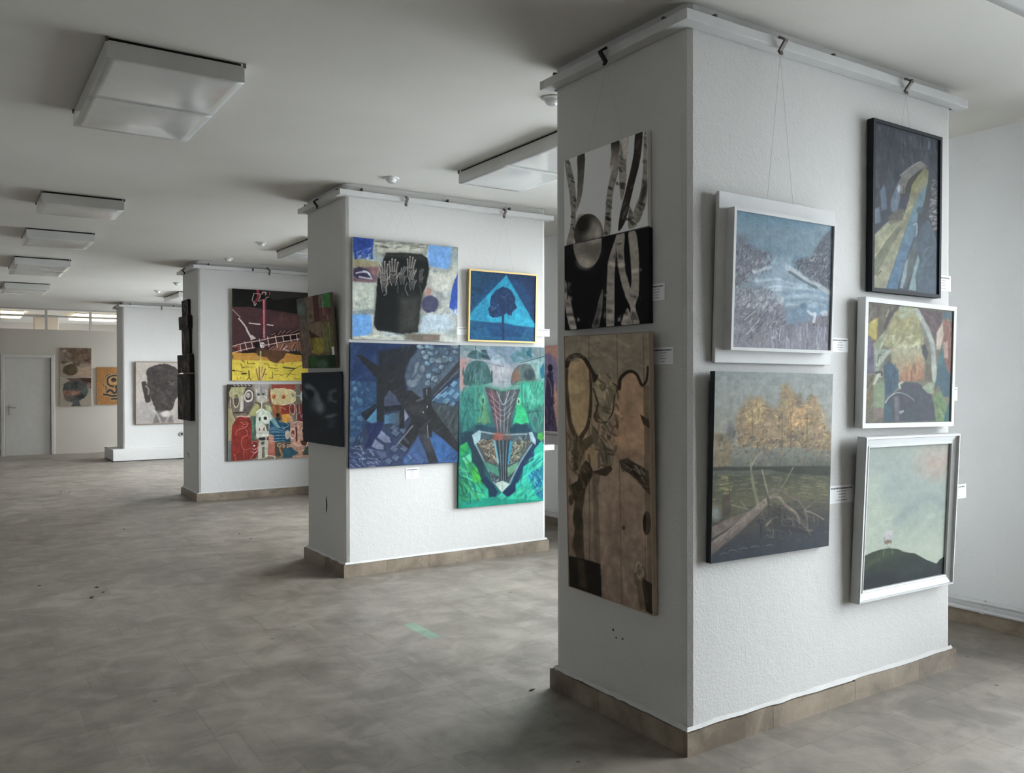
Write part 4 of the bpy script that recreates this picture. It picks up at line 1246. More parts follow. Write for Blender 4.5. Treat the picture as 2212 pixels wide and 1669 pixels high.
p.dabs(14, [(200, 560), (285, 620), (285, 930), (195, 930)], 110, 20, 1.6, 0.2, [(110, 104, 122), (76, 70, 92)], 0.6, 12)
p.poly([(300, 640), (480, 650), (420, 760), (330, 920), (290, 900)], (134, 144, 130), 0.85, 24, 10)
p.line([(330, 830), (400, 740), (480, 660)], 46, (160, 166, 150), 0.9, 16, 8)
p.line([(330, 810), (345, 720), (370, 715)], 12, (60, 60, 56), 0.7, 6, 4)
p.poly([(480, 640), (680, 560), (850, 620), (900, 780), (880, 1000), (600, 1030), (580, 880), (500, 800)], (150, 146, 118), 0.95, 30, 14, 0.12, False, (150, 112, 82), ((680, 700), (740, 980)))
p.dabs(26, [(500, 470), (830, 480), (850, 640), (520, 640)], 70, 24, 2.3, 0.8, [(178, 178, 150), (160, 164, 138), (186, 184, 150)], 0.6, 14)
p.dabs(40, [(660, 800), (890, 800), (880, 1040), (640, 1040)], 140, 14, 1.6, 0.12, [(156, 108, 76), (132, 96, 72), (172, 128, 92), (120, 92, 76)], 0.55, 10)
p.line([(740, 900), (735, 1010)], 14, (92, 70, 58), 0.7, 10)
p.poly([(830, 170), (1110, 200), (1100, 380), (1040, 450), (1030, 580), (960, 480), (880, 300)], (84, 68, 70), 0.95, 20, 14)
p.dabs(24, [(880, 200), (1100, 220), (1080, 400), (960, 460)], 80, 26, 1.0, 0.6, [(104, 84, 84), (72, 60, 66), (92, 74, 70)], 0.6, 16)
p.line([(800, 190), (870, 310), (940, 440), (990, 600), (1005, 830)], 54, (152, 156, 148), 0.95, 14, 8)
p.line([(870, 380), (950, 560), (985, 700)], 26, (126, 130, 130), 0.7, 12, 6)
p.poly([(860, 600), (900, 580), (940, 680), (920, 780), (880, 720)], (50, 56, 60), 0.9, 14, 8)
p.poly([(905, 780), (970, 840), (985, 1020), (900, 1030)], (92, 84, 74), 0.9, 16, 8)
p.line([(1010, 850), (1020, 1000)], 60, (160, 166, 154), 0.9, 16, 10)
p.poly([(1110, 200), (1230, 210), (1225, 300), (1120, 280)], (72, 92, 102), 0.9, 20, 8)
p.poly([(1110, 300), (1225, 320), (1215, 920), (1140, 860), (1110, 560)], (118, 82, 72), 0.95, 18, 12)
p.dabs(24, [(1110, 320), (1220, 330), (1210, 900), (1120, 700)], 180, 18, 1.55, 0.1, [(140, 98, 84), (96, 66, 62), (160, 130, 116), (120, 74, 62)], 0.6, 12)
p.poly([(1040, 440), (1105, 320), (1120, 480), (1080, 640), (1030, 650)], (176, 160, 146), 0.9, 16, 10)
p.poly([(1120, 560), (1170, 540), (1175, 760), (1130, 740)], (168, 146, 132), 0.8, 18, 10)
p.poly([(1060, 800), (1090, 620), (1120, 720), (1160, 880), (1215, 960), (1212, 1220), (1120, 1200), (1060, 1060), (1020, 1120), (1030, 1000)], (58, 86, 98), 0.95, 18, 12)
p.poly([(1060, 800), (1090, 640), (1115, 740), (1100, 860)], (62, 104, 108), 0.8, 16, 8)
p.poly([(400, 850), (460, 780), (540, 850), (580, 900), (580, 1100), (500, 1180), (420, 1250), (410, 1050)], (54, 82, 98), 0.97, 16, 12, 0.2)
p.dabs(20, [(410, 860), (570, 900), (570, 1100), (420, 1200)], 150, 24, 1.6, 0.2, [(48, 74, 90), (66, 94, 106), (42, 66, 84)], 0.6, 14)
p.poly([(180, 960), (290, 980), (275, 1200), (170, 1480)], (104, 96, 70), 0.9, 20, 10)
p.dabs(24, [(180, 980), (290, 1000), (270, 1400), (170, 1500)], 180, 20, 2.1, 0.25, [(82, 74, 54), (122, 112, 84), (70, 60, 46), (112, 98, 78)], 0.6, 12)
p.line([(290, 1060), (330, 970), (370, 960)], 40, (166, 172, 156), 0.9, 14, 8)
p.line([(310, 930), (370, 920), (380, 960)], 22, (46, 48, 50), 0.8, 10, 6)
p.poly([(280, 1080), (410, 1000), (412, 1350), (275, 1400)], (118, 132, 104), 0.92, 18, 12)
p.poly([(275, 1360), (410, 1350), (400, 1460), (270, 1530)], (122, 106, 100), 0.85, 20, 10)
p.poly([(590, 1120), (640, 1030), (820, 1050), (960, 1150), (1010, 1300), (1040, 1500), (400, 1530), (420, 1260), (520, 1190)], (62, 66, 76), 0.95, 20, 14, 0.15)
p.dabs(60, [(600, 1100), (900, 1120), (1030, 1500), (430, 1520)], 150, 34, 1.6, 0.5, [(74, 72, 84), (54, 62, 72), (84, 74, 82), (62, 76, 80)], 0.5, 22)
p.poly([(410, 1280), (490, 1280), (520, 1520), (400, 1520)], (52, 82, 92), 0.85, 20, 10)
p.poly([(530, 1220), (585, 1200), (585, 1510), (530, 1510)], (108, 102, 108), 0.7, 18, 8)
p.line([(420, 1290), (480, 1210), (570, 1165), (680, 1190), (770, 1260)], 16, (156, 164, 164), 0.8, 8, 4, 6)
p.line([(590, 1400), (640, 1390), (600, 1420)], 18, (180, 182, 180), 0.7, 8, 6)
p.poly([(860, 1100), (960, 1040), (1010, 1030), (1005, 1170), (940, 1170)], (138, 150, 124), 0.9, 16, 10)
p.line([(600, 1110), (590, 1060), (630, 1035)], 22, (172, 176, 156), 0.85, 10, 6)
p.poly([(1000, 1200), (1080, 1140), (1140, 1230), (1170, 1400), (1140, 1512), (1040, 1512)], (104, 124, 86), 0.95, 18, 12)
p.dabs(20, [(1010, 1200), (1130, 1230), (1150, 1480), (1050, 1500)], 100, 24, 1.3, 0.4, [(92, 112, 74), (122, 140, 98), (84, 118, 84)], 0.6, 14)
p.poly([(1140, 1440), (1205, 1230), (1208, 1512), (1130, 1512)], (46, 92, 98), 0.9, 18, 8)
p.grain(0.05)
pt = mount('f', 2.388, 3.798, 1.227, 0.743, 0.592, -1.0, 0.010, 0.046, 'colourful abstract painting in a plain white frame, middle right of the nearest pillar')
frame_ring('frame', frame_white, 0.743, 0.592, [(0.0, 0.0), (0.022, 0.0), (0.022, 0.010), (0.034, 0.010), (0.034, 0.041), (0.0, 0.041)], pt)
cv = canvas_mesh(p, 0.699, 0.548, 0.006, pt, 0.85)
cv.location = (0, 0, 0.022)

# ============ nearest pillar, front: green hill in a silver frame
p = P_(150, 240, [(215, 150), (962, 135), (920, 1335), (160, 1500)], (160, 168, 158), 8)
p.vgrad([(0, (150, 158, 150)), (0.3, (148, 158, 152)), (0.6, (158, 168, 156)), (0.78, (174, 182, 166)), (1, (170, 178, 162))])
p.scum((172, 180, 162), 0.6, 3, 0.45, 0.65, [(200, 400), (500, 350), (420, 900), (180, 1100)], soft=120)
p.scum((138, 150, 150), 0.6, 3, 0.45, 0.65, [(420, 500), (940, 420), (930, 760), (520, 860)], soft=140)
p.ell(840, 320, 150, 130, (176, 154, 142), 0.75, 1.3, jit=40)
p.ell(760, 210, 120, 60, (166, 164, 150), 0.5, 1.2, jit=30)
p.line([(480, 840), (620, 700), (800, 620), (930, 700)], 60, (136, 148, 148), 0.5, 60, 40)
p.line([(640, 960), (800, 800), (920, 740)], 40, (178, 186, 176), 0.4, 50, 30)
hill = [(172, 1178), (250, 1135), (340, 1105), (420, 1093), (500, 1100), (560, 1128), (650, 1140), (700, 1165), (760, 1200), (860, 1240), (885, 1200), (930, 1170), (925, 1340), (158, 1505)]
p.poly(hill, (44, 58, 44), 1, 5, 4, 0.2, False, (36, 46, 48), ((420, 1120), (560, 1420)))
p.poly([(172, 1180), (420, 1097), (560, 1130), (400, 1200), (200, 1260)], (62, 76, 52), 0.6, 60, 16)
p.line([(210, 1290), (260, 1230), (330, 1200)], 30, (74, 88, 66), 0.5, 30, 10)
p.line([(560, 1330), (650, 1290), (720, 1290)], 30, (62, 72, 66), 0.4, 30, 12)
p.poly([(160, 1390), (350, 1330), (500, 1320), (480, 1430), (160, 1500)], (26, 32, 38), 0.6, 60, 20)
p.dabs(20, [(860, 1230), (925, 1170), (925, 1280), (870, 1260)], 24, 12, -1.0, 0.8, [(30, 38, 40), (40, 50, 48)], 0.8, 5)
p.poly([(388, 930), (460, 928), (455, 1005), (385, 1010)], (176, 172, 172), 0.95, 5, 3)
p.poly([(370, 1030), (410, 1010), (440, 1020), (435, 1040), (380, 1060)], (128, 108, 98), 0.95, 5, 6)
p.line([(440, 1020), (436, 1055)], 7, (120, 98, 88), 0.9, 4)
p.line([(372, 995), (380, 1020)], 6, (128, 108, 98), 0.8, 4)
p.line([(402, 1060), (412, 1080)], 5, (120, 104, 94), 0.8, 3)
for a_, b_ in (((376, 1108), (366, 1170)), ((446, 1095), (454, 1145)), ((456, 1000), (480, 1070))):
    p.line([a_, b_], 5, (150, 160, 140), 0.6, 4)
p.poly([(395, 790), (460, 790), (440, 830), (390, 830)], (176, 184, 168), 0.5, 12, 4)
p.grain(0.05)
silver = plain('silver_frame', (0.52, 0.53, 0.52), 0.4, 0.5)
pt = mount('f', 2.388, 3.780, 0.440, 0.769, 0.752, -0.65, 0.031, 0.050, 'pale sky over a dark green hill in a moulded silver white frame, bottom right')
frame_ring('frame', silver, 0.769, 0.752, [(0.0, 0.006), (0.004, 0.0), (0.010, 0.0), (0.013, 0.008), (0.040, 0.018), (0.044, 0.014), (0.050, 0.016), (0.052, 0.030), (0.052, 0.046), (0.0, 0.046)], pt)
cv = canvas_mesh(p, 0.669, 0.652, 0.026, pt, 0.85, 0.9, 0.12)
cv.location = (0, 0, 0.050)

# ============ second pillar, front: raised hands
p = P_(190, 175, [(582, 580), (1665, 685), (1660, 1665), (575, 1630)], (168, 170, 162), 9)
p.scum((196, 198, 188), 0.8, 7, 0.45, 0.65)
p.scum((120, 124, 118), 0.6, 9, 0.5, 0.7)
p.scum((150, 172, 182), 0.5, 6, 0.52, 0.7)
p.poly([(575, 575), (800, 600), (790, 810), (600, 800), (578, 720)], (40, 72, 148), 0.97, 14, 16, 0.2)
p.dabs(26, [(620, 730), (790, 680), (770, 810), (610, 810)], 40, 12, -0.6, 0.6, [(150, 170, 196), (180, 192, 204), (110, 136, 180)], 0.7, 6)
p.poly([(800, 610), (1380, 655), (1380, 700), (1330, 790), (830, 780)], (148, 148, 136), 0.8, 20, 20)
p.poly([(830, 640), (1310, 690), (1290, 740), (840, 730)], (188, 186, 172), 0.85, 24, 24)
p.dabs(40, [(800, 610), (1370, 660), (1350, 720), (810, 700)], 70, 14, 0.1, 0.3, [(96, 98, 92), (204, 202, 190), (130, 128, 118)], 0.6, 8)
p.poly([(1365, 660), (1595, 685), (1590, 840), (1560, 910), (1370, 880), (1350, 740)], (112, 160, 214), 0.97, 10, 10, 0.08)
p.line([(1365, 670), (1350, 780), (1370, 880)], 14, (150, 186, 222), 0.6, 10)
p.poly([(582, 800), (840, 840), (850, 890), (700, 900), (582, 880)], (150, 138, 104), 0.8, 16, 14)
p.poly([(582, 890), (850, 890), (860, 960), (830, 1060), (582, 1040)], (110, 84, 92), 0.9, 20, 16)
p.poly([(590, 910), (640, 880), (740, 920), (790, 980), (760, 1020), (640, 1010), (590, 990)], (58, 50, 76), 0.95, 12, 14)
for pts in ([(620, 950), (670, 940), (740, 950), (770, 990)], [(650, 990), (720, 1005), (780, 1010)], [(690, 930), (740, 945), (755, 970)]):
    p.line(pts, 16, (196, 196, 206), 0.85, 8, 8)
p.poly([(760, 880), (850, 910), (840, 980), (780, 960)], (150, 108, 108), 0.8, 16, 10)
p.poly([(582, 1060), (830, 1060), (820, 1300), (790, 1340), (582, 1340)], (178, 184, 170), 0.8, 20, 20)
p.dabs(36, [(590, 1080), (800, 1100), (790, 1320), (590, 1320)], 60, 24, 1.2, 0.7, [(196, 200, 184), (166, 180, 180), (206, 206, 192), (150, 158, 150)], 0.6, 14)
p.poly([(575, 1370), (730, 1370), (780, 1400), (778, 1560), (735, 1595), (575, 1600)], (104, 158, 214), 0.97, 10, 10, 0.08)
p.poly([(578, 1340), (800, 1320), (800, 1380), (578, 1380)], (122, 136, 140), 0.7, 16, 12)
p.poly([(900, 800), (930, 740), (1100, 745), (1290, 760), (1350, 800), (1370, 920), (1340, 1080), (1290, 1180), (1270, 1350), (1250, 1560), (1100, 1580), (830, 1540), (800, 1480), (820, 1250), (835, 1030), (870, 900)], (22, 26, 26), 0.98, 16, 10, 0.25)
p.poly([(1040, 1200), (1290, 1180), (1250, 1540), (1060, 1560)], (66, 66, 60), 0.85, 120, 20)
p.poly([(830, 1100), (1060, 1100), (1040, 1560), (810, 1500)], (16, 20, 20), 0.8, 60)
p.poly([(880, 770), (930, 740), (1300, 765), (1340, 830), (1200, 800), (940, 790)], (70, 66, 62), 0.6, 40, 10)
def hand(bx, by, sc, lean, fingers=4, c=(176, 168, 162)):
    p.poly([(bx - 40 * sc, by - 60 * sc), (bx + 36 * sc, by - 60 * sc), (bx + 30 * sc, by + 10 * sc), (bx + 14 * sc, by + 70 * sc), (bx - 16 * sc, by + 70 * sc), (bx - 34 * sc, by + 6 * sc)], (84, 78, 75), 0.75, 10, 8)
    p.line([(bx + 34 * sc, by + 10 * sc), (bx + 62 * sc, by - 40 * sc)], 15 * sc, np.asarray(c) * 0.8, 0.85, 5, 4)
    for i in range(fingers):
        a = -1.57 + lean + (i - (fingers - 1) / 2) * 0.11
        L = sc * (96, 122, 116, 88)[i % 4]
        x0, y0 = bx + (i - 1.5) * sc * 20, by - sc * 60
        x1, y1 = x0 + math.cos(a) * L, y0 + math.sin(a) * L
        p.line([(x0, y0), (x1, y1)], 18 * sc, np.asarray(c) * 0.86, 0.9, 5, 3)
        p.line([(x0 + 5 * sc, y0), (x1 + 4 * sc, y1 + 10)], 6 * sc, (64, 60, 58), 0.8, 3, 3)
        p.line([(x1 - 6 * sc, y1), (x1, y1 - 6 * sc), (x1 + 6 * sc, y1)], 5 * sc, c, 0.8, 3)
    for o_ in (-38, 34):
        p.line([(bx + o_ * sc, by - 50 * sc), (bx + o_ * 1.0 * sc, by + 20 * sc), (bx + o_ * 0.5 * sc, by + 90 * sc)], 7 * sc, c, 0.8, 3, 5)
    p.line([(bx - 28 * sc, by - 30 * sc), (bx, by - 10 * sc), (bx + 22 * sc, by - 34 * sc)], 6 * sc, c, 0.7, 3, 5)
    p.line([(bx - 20 * sc, by + 10 * sc), (bx + 16 * sc, by + 20 * sc)], 6 * sc, (130, 122, 118), 0.7, 3, 5)
hand(905, 1010, 1.0, -0.1)
hand(905, 1075, 0.8, -0.5, 4, (160, 152, 146))
hand(1000, 990, 1.0, 0.02)
hand(1180, 950, 0.9, 0.06)
hand(1090, 1010, 0.7, 0.35, 3, (150, 144, 140))
hand(1190, 1060, 0.75, 0.3, 3, (150, 150, 146))
hand(1285, 1010, 0.55, 0.2, 3, (110, 112, 106))
p.line([(920, 1100), (930, 1160), (900, 1180)], 8, (166, 160, 152), 0.8, 4, 6)
p.line([(1140, 1050), (1120, 1110), (1150, 1180)], 7, (140, 150, 144), 0.8, 4, 6)
p.line([(1040, 1040), (1045, 1160)], 6, (140, 136, 130), 0.7, 4, 5)
p.line([(1270, 1080), (1290, 1170)], 6, (110, 104, 98), 0.7, 4, 5)
p.poly([(1380, 940), (1520, 960), (1600, 900), (1660, 820), (1662, 980), (1600, 1080), (1540, 1200), (1400, 1090)], (196, 196, 184), 0.8, 30, 26)
p.poly([(1310, 1150), (1360, 1090), (1400, 1130), (1380, 1190), (1330, 1190)], (172, 132, 122), 0.85, 16, 12)
p.ell(1375, 1270, 92, 86, (66, 68, 96), 0.95, 0.2, jit=22)
p.ell(1360, 1290, 56, 46, (84, 82, 108), 0.6, 0.6, jit=14)
p.poly([(1400, 1120), (1520, 1150), (1510, 1300), (1460, 1200)], (150, 148, 156), 0.6, 24, 18)
p.poly([(1662, 950), (1620, 1060), (1590, 1200), (1575, 1310), (1662, 1370)], (44, 78, 160), 0.97, 10, 12, 0.15)
p.dabs(16, [(1570, 1310), (1662, 1320), (1660, 1390), (1580, 1380)], 40, 14, 1.2, 0.5, [(186, 196, 210), (160, 178, 200)], 0.8, 6)
p.poly([(1290, 1380), (1560, 1370), (1640, 1480), (1560, 1560), (1260, 1560)], (176, 192, 202), 0.85, 30, 24)
p.poly([(1110, 1570), (1480, 1590), (1470, 1660), (1110, 1640)], (104, 96, 84), 0.85, 20, 16)
p.poly([(1290, 1600), (1480, 1590), (1470, 1655), (1300, 1650)], (128, 108, 100), 0.7, 20, 10)
p.dabs(50, [(600, 1590), (1100, 1590), (1100, 1645), (600, 1630)], 70, 16, 0.05, 0.3, [(196, 198, 184), (166, 168, 150), (206, 206, 194)], 0.6, 8)
p.grain(0.05)
pt = mount('f', 5.944, 2.924, 1.760, 0.891, 0.753, -0.10, 0.013, 0.020, 'blue and grey painting of raised hands on a dark block, second pillar')
canvas_mesh(p, 0.891, 0.753, 0.0, pt, 0.88)
local_box('stretcher', side_mat('raw_canvas_edge', (0.5, 0.47, 0.43)), (-0.4455, 0.4455, 0.0005, 0.016, 0, 0.753), pt)
wires(pt, (2.897, 5.876, 2.78), [(-0.12, 0.005, 0.753), (0.10, 0.005, 0.753)])

# ============ second pillar, front: tree in a triangle, gold frame
p = P_(125, 125, [(208, 808), (998, 868), (978, 1658), (198, 1635)], (30, 66, 98), 10)
p.poly([(208, 808), (998, 868), (978, 1658), (198, 1635)], (34, 78, 108), 1, 3, 0, 0.2, False, (34, 54, 92), ((250, 900), (950, 1000)))
p.ell(610, 1230, 330, 340, (26, 84, 126), 0.6, 0.15)
p.poly([(640, 860), (1000, 1480), (990, 1500), (198, 1400), (210, 1320)], (36, 152, 184), 0.97, 6, 4, 0.14, False, (46, 168, 196), ((640, 900), (500, 1400)))
p.poly([(208, 1310), (400, 1110), (440, 1200), (420, 1420), (200, 1440)], (34, 132, 166), 0.7, 50, 10)
p.poly([(700, 1340), (980, 1440), (970, 1490), (640, 1450)], (44, 164, 190), 0.6, 40, 8)
p.poly([(200, 1425), (560, 1445), (980, 1490), (978, 1658), (198, 1635)], (30, 92, 132), 0.95, 8, 4, 0.15)
p.poly([(360, 1435), (600, 1430), (880, 1500), (820, 1600), (500, 1600), (420, 1530)], (22, 78, 120), 0.85, 24, 6)
p.dabs(40, [(210, 1440), (400, 1450), (460, 1620), (210, 1620)], 80, 14, 0.2, 0.5, [(40, 112, 142), (28, 84, 120)], 0.5, 10)
p.dabs(30, [(860, 1490), (975, 1500), (970, 1640), (800, 1640)], 60, 14, 0.6, 0.5, [(46, 118, 146), (30, 90, 124)], 0.5, 10)
crown = [(590, 1000), (660, 1020), (720, 1080), (750, 1140), (745, 1200), (770, 1260), (720, 1300), (700, 1360), (640, 1330), (560, 1360), (500, 1375), (440, 1350), (415, 1270), (450, 1220), (460, 1120), (520, 1040)]
p.poly(crown, (28, 58, 98), 0.97, 6, 22, 0.25)
p.dabs(150, crown, 24, 9, -0.8, 0.9, [(26, 52, 90), (36, 70, 112), (22, 46, 82), (44, 84, 124)], 0.6, 4)
p.dabs(10, [(570, 1110), (660, 1100), (640, 1160), (580, 1150)], 26, 7, -0.6, 0.5, [(92, 132, 160)], 0.7, 4)
p.dabs(10, [(450, 1230), (550, 1210), (500, 1300), (460, 1290)], 26, 7, -0.8, 0.6, [(120, 156, 178)], 0.7, 4)
p.line([(600, 1340), (597, 1450), (603, 1630)], 30, (28, 60, 100), 0.95, 8, 4, 24)
p.grain(0.05)
gold = plain('gold_frame', (0.62, 0.43, 0.15), 0.35, 0.5, 0.25)
pt = mount('f', 5.944, 3.798, 1.768, 0.664, 0.578, -0.14, 0.020, 0.028, 'dark tree inside a turquoise triangle, in a thin gold frame')
frame_ring('frame', gold, 0.664, 0.578, [(0.0, 0.0), (0.013, 0.0), (0.013, 0.008), (0.024, 0.008), (0.024, 0.024), (0.0, 0.024)], pt)
cv = canvas_mesh(p, 0.638, 0.552, 0.005, pt, 0.72, 0.95, 0.6)
cv.location = (0, 0, 0.013)
wires(pt, (3.784, 5.876, 2.78), [(-0.11, 0.006, 0.578), (0.09, 0.006, 0.578)])

# ============ second pillar, front: dark blue beams
p = P_(195, 215, [(90, 97), (1322, 135), (1305, 1450), (75, 1520)], (44, 62, 92), 11)
p.vgrad([(0, (40, 62, 96)), (0.3, (44, 56, 84)), (0.6, (48, 60, 84)), (1, (58, 72, 108))])
p.poly([(90, 97), (660, 110), (600, 250), (420, 380), (380, 520), (90, 560)], (26, 56, 104), 0.9, 40, 20)
p.scum((60, 92, 130), 0.4, 8, 0.5, 0.7, [(90, 97), (500, 110), (380, 500), (90, 520)])
p.poly([(400, 200), (850, 120), (820, 260), (720, 400), (700, 620), (500, 640), (400, 420)], (38, 40, 48), 0.9, 50, 16)
p.poly([(700, 480), (760, 300), (860, 170), (1320, 140), (1310, 330), (1010, 640), (900, 720), (760, 720)], (78, 96, 112), 0.85, 30, 16)
stones = [(880, 150, 52, 26), (960, 150, 40, 30), (1010, 160, 36, 34), (910, 210, 30, 24), (985, 230, 44, 30), (1060, 215, 24, 26), (940, 260, 42, 30), (1015, 295, 46, 40), (960, 340, 36, 28), (1090, 300, 40, 40), (1150, 290, 46, 44), (1050, 415, 54, 40), (1040, 510, 44, 44), (970, 480, 30, 40), (1220, 290, 30, 30), (1260, 150, 60, 22), (1270, 210, 36, 24), (1180, 210, 24, 40), (1110, 380, 30, 28), (960, 560, 34, 40), (1160, 180, 16, 20)]
for i, (x, y, a_, b_) in enumerate(stones):
    p.rock(x, y, a_, b_, 0.3, [(168, 192, 202), (138, 168, 184), (112, 150, 172)][i % 3], 0.85, (34, 48, 64))
for x, y, a_, b_, r_ in ((840, 350, 22, 40, 0.5), (900, 400, 26, 48, 0.2), (810, 440, 18, 60, 0.5), (850, 500, 30, 50, 0.6), (780, 560, 60, 40, 0.2)):
    p.ell(x, y, a_, b_, (126, 138, 148), 0.75, 0.5, r_, 8, 0.3)
p.poly([(1010, 640), (1180, 460), (1320, 280), (1315, 430), (1150, 560), (1020, 740)], (58, 62, 66), 0.95, 14, 8)
for a_, b_ in (((1030, 700), (1310, 400)), ((1070, 560), (1310, 300)), ((1100, 620), (1300, 430)), ((1120, 470), (1240, 350))):
    p.line([a_, b_], 8, (122, 130, 134), 0.55, 5, 5)
p.poly([(1020, 750), (1160, 640), (1310, 500), (1312, 760), (1150, 790), (1060, 780)], (62, 104, 132), 0.9, 14, 10)
for x, y in ((1080, 710), (1150, 690), (1170, 760), (1250, 570), (1280, 700), (1220, 660), (1230, 800)):
    p.poly([(x - 40, y + 10), (x + 10, y - 40), (x + 44, y - 16), (x, y + 36)], (104, 152, 178), 0.85, 8, 8, 0.2)
p.line([(1010, 760), (1090, 680), (1180, 600)], 12, (140, 172, 190), 0.7, 6)
p.poly([(1000, 780), (1312, 820), (1305, 1230), (1010, 1080)], (68, 78, 80), 0.9, 30, 16)
p.dabs(40, [(1010, 800), (1300, 820), (1300, 1200), (1020, 1060)], 120, 16, 1.9, 0.4, [(96, 106, 106), (52, 60, 62), (80, 90, 88)], 0.5, 10)
# left blue blocks
p.poly([(90, 540), (380, 540), (380, 800), (260, 980), (90, 1300)], (36, 84, 126), 0.85, 30, 16)
for i, (x, y, a_, b_, r_) in enumerate([(120, 560, 26, 40, 0.5), (195, 570, 34, 46, -0.4), (150, 625, 40, 30, 0.6), (285, 625, 36, 34, 0.2), (110, 670, 26, 36, 0.3), (225, 665, 20, 26, 0.4), (195, 760, 40, 70, -0.6), (320, 760, 46, 40, 0.3), (130, 740, 28, 26, 0), (140, 890, 50, 46, 0.4), (120, 960, 36, 34, 0.2), (200, 960, 46, 30, 0.3), (120, 1060, 36, 34, 0.1), (200, 1070, 48, 40, 0.1), (110, 1190, 36, 40, 0.4), (210, 1190, 44, 36, 0.5), (300, 830, 22, 20, 0), (110, 840, 24, 30, 0)]):
    p.rock(x, y, a_, b_, r_, [(84, 140, 172), (66, 122, 160), (104, 150, 178)][i % 3], 0.72, (26, 58, 96), 5)
p.poly([(270, 980), (385, 830), (385, 1010), (330, 1010)], (70, 138, 172), 0.95, 8, 4)
p.poly([(470, 920), (640, 880), (640, 1060), (560, 1010), (470, 1020)], (72, 130, 164), 0.9, 12, 8, 0.15, False, (70, 84, 98), ((500, 940), (640, 960)))
p.poly([(260, 1020), (460, 980), (440, 1090), (370, 1180), (300, 1300), (250, 1290), (300, 1150)], (30, 44, 92), 0.95, 20, 12)
p.poly([(390, 1170), (440, 1090), (530, 1170), (550, 1230), (480, 1230)], (124, 132, 160), 0.9, 10, 8)
p.poly([(325, 1270), (370, 1190), (460, 1260), (460, 1310), (380, 1300)], (132, 140, 168), 0.9, 10, 8)
p.poly([(360, 1320), (480, 1330), (500, 1390), (430, 1410)], (88, 100, 134), 0.85, 12, 8)
for x, y in ((590, 1070), (600, 1120), (690, 1090), (580, 1300), (600, 1400), (520, 1440), (680, 1230), (700, 1290)):
    p.poly([(x - 50, y), (x - 10, y - 40), (x + 46, y - 6), (x + 10, y + 40)], (94, 112, 136), 0.75, 10, 12, 0.2)
    p.line([(x - 54, y + 4), (x + 10, y + 46), (x + 50, y)], 8, (40, 50, 66), 0.7, 5, 8)
p.dabs(90, [(80, 1240), (330, 1290), (470, 1440), (460, 1500), (78, 1520)], 60, 12, 0.6, 0.8, [(150, 160, 186), (90, 106, 146), (60, 78, 122), (172, 180, 198), (40, 60, 110)], 0.6, 6)
p.poly([(750, 1330), (850, 1160), (980, 1450), (690, 1470), (690, 1400)], (62, 98, 146), 0.92, 12, 8, 0.2)
p.dabs(20, [(720, 1360), (900, 1300), (960, 1440), (700, 1460)], 60, 16, 0.8, 0.6, [(100, 130, 170), (44, 70, 122), (84, 96, 140)], 0.6, 10)
p.poly([(970, 1190), (1012, 1100), (1305, 1330), (1305, 1450), (1090, 1450)], (40, 96, 152), 0.95, 8, 6, 0.2)
# beams
bk = (40, 42, 46)
p.poly([(160, 245), (210, 235), (420, 380), (560, 520), (800, 740), (860, 800), (720, 860), (560, 640), (380, 500)], bk, 0.97, 10, 8)
p.poly([(385, 480), (470, 440), (470, 1000), (385, 970)], bk, 0.95, 10, 6)
p.poly([(420, 400), (700, 300), (700, 640), (640, 760), (470, 720), (400, 560)], bk, 0.9, 30, 10)
p.poly([(470, 820), (660, 800), (700, 850), (480, 890)], (30, 36, 44), 0.95, 8, 5)
p.poly([(205, 900), (380, 790), (385, 840), (265, 980)], (30, 38, 48), 0.95, 8, 5)
p.poly([(470, 730), (530, 640), (600, 700), (650, 800), (475, 820)], (72, 80, 104), 0.9, 10, 6)
p.poly([(650, 840), (700, 830), (695, 1070), (640, 1060)], (36, 40, 46), 0.95, 8, 5)
p.poly([(698, 850), (748, 935), (700, 990)], (138, 136, 152), 0.9, 6, 4)
p.poly([(560, 620), (780, 640), (1000, 820), (1305, 1230), (1305, 1340), (1010, 1080), (860, 1120), (750, 1290), (640, 1230), (780, 960)], (46, 46, 48), 0.96, 14, 8, 0.2)
p.poly([(905, 620), (1000, 600), (1012, 1170), (970, 1170)], (44, 46, 50), 0.9, 12, 6)
p.poly([(850, 1060), (930, 1040), (1085, 1450), (975, 1460)], (56, 58, 62), 0.97, 8, 5)
p.ell(960, 1240, 40, 90, (96, 98, 104), 0.4, 0.9, -0.3)
p.poly([(690, 760), (880, 800), (960, 960), (800, 900)], (70, 66, 66), 0.6, 60, 10)
p.line([(600, 1270), (790, 1040)], 18, (122, 126, 136), 0.8, 6, 4)
p.dabs(110, [(80, 100), (700, 110), (1310, 150), (1300, 1440), (80, 1500)], 120, 16, 2.2, 0.5, [(34, 40, 52), (60, 76, 100), (28, 44, 76), (84, 100, 116)], 0.28, 10)
p.line([(700, 1180), (740, 1230)], 30, (74, 80, 92), 0.8, 8)
p.line([(955, 1030), (965, 1170)], 7, (160, 164, 172), 0.8, 4)
p.line([(948, 630), (950, 690)], 7, (150, 158, 164), 0.8, 4)
p.line([(955, 815), (952, 835)], 9, (196, 198, 200), 0.8, 4)
p.line([(905, 880), (912, 890)], 10, (196, 190, 180), 0.8, 4)
p.line([(840, 760), (900, 730)], 24, (98, 102, 108), 0.7, 10)
p.grain(0.05)
pt = mount('f', 5.944, 2.913, 0.804, 0.926, 0.930, -0.29, 0.022, 0.025, 'square dark blue painting of black beams over stones, second pillar')
canvas_mesh(p, 0.926, 0.930, 0.0, pt, 0.72, 0.8)
local_box('stretcher', side_mat('navy_canvas_edge', (0.012, 0.018, 0.05)), (-0.463, 0.463, 0.0005, 0.021, 0, 0.930), pt)

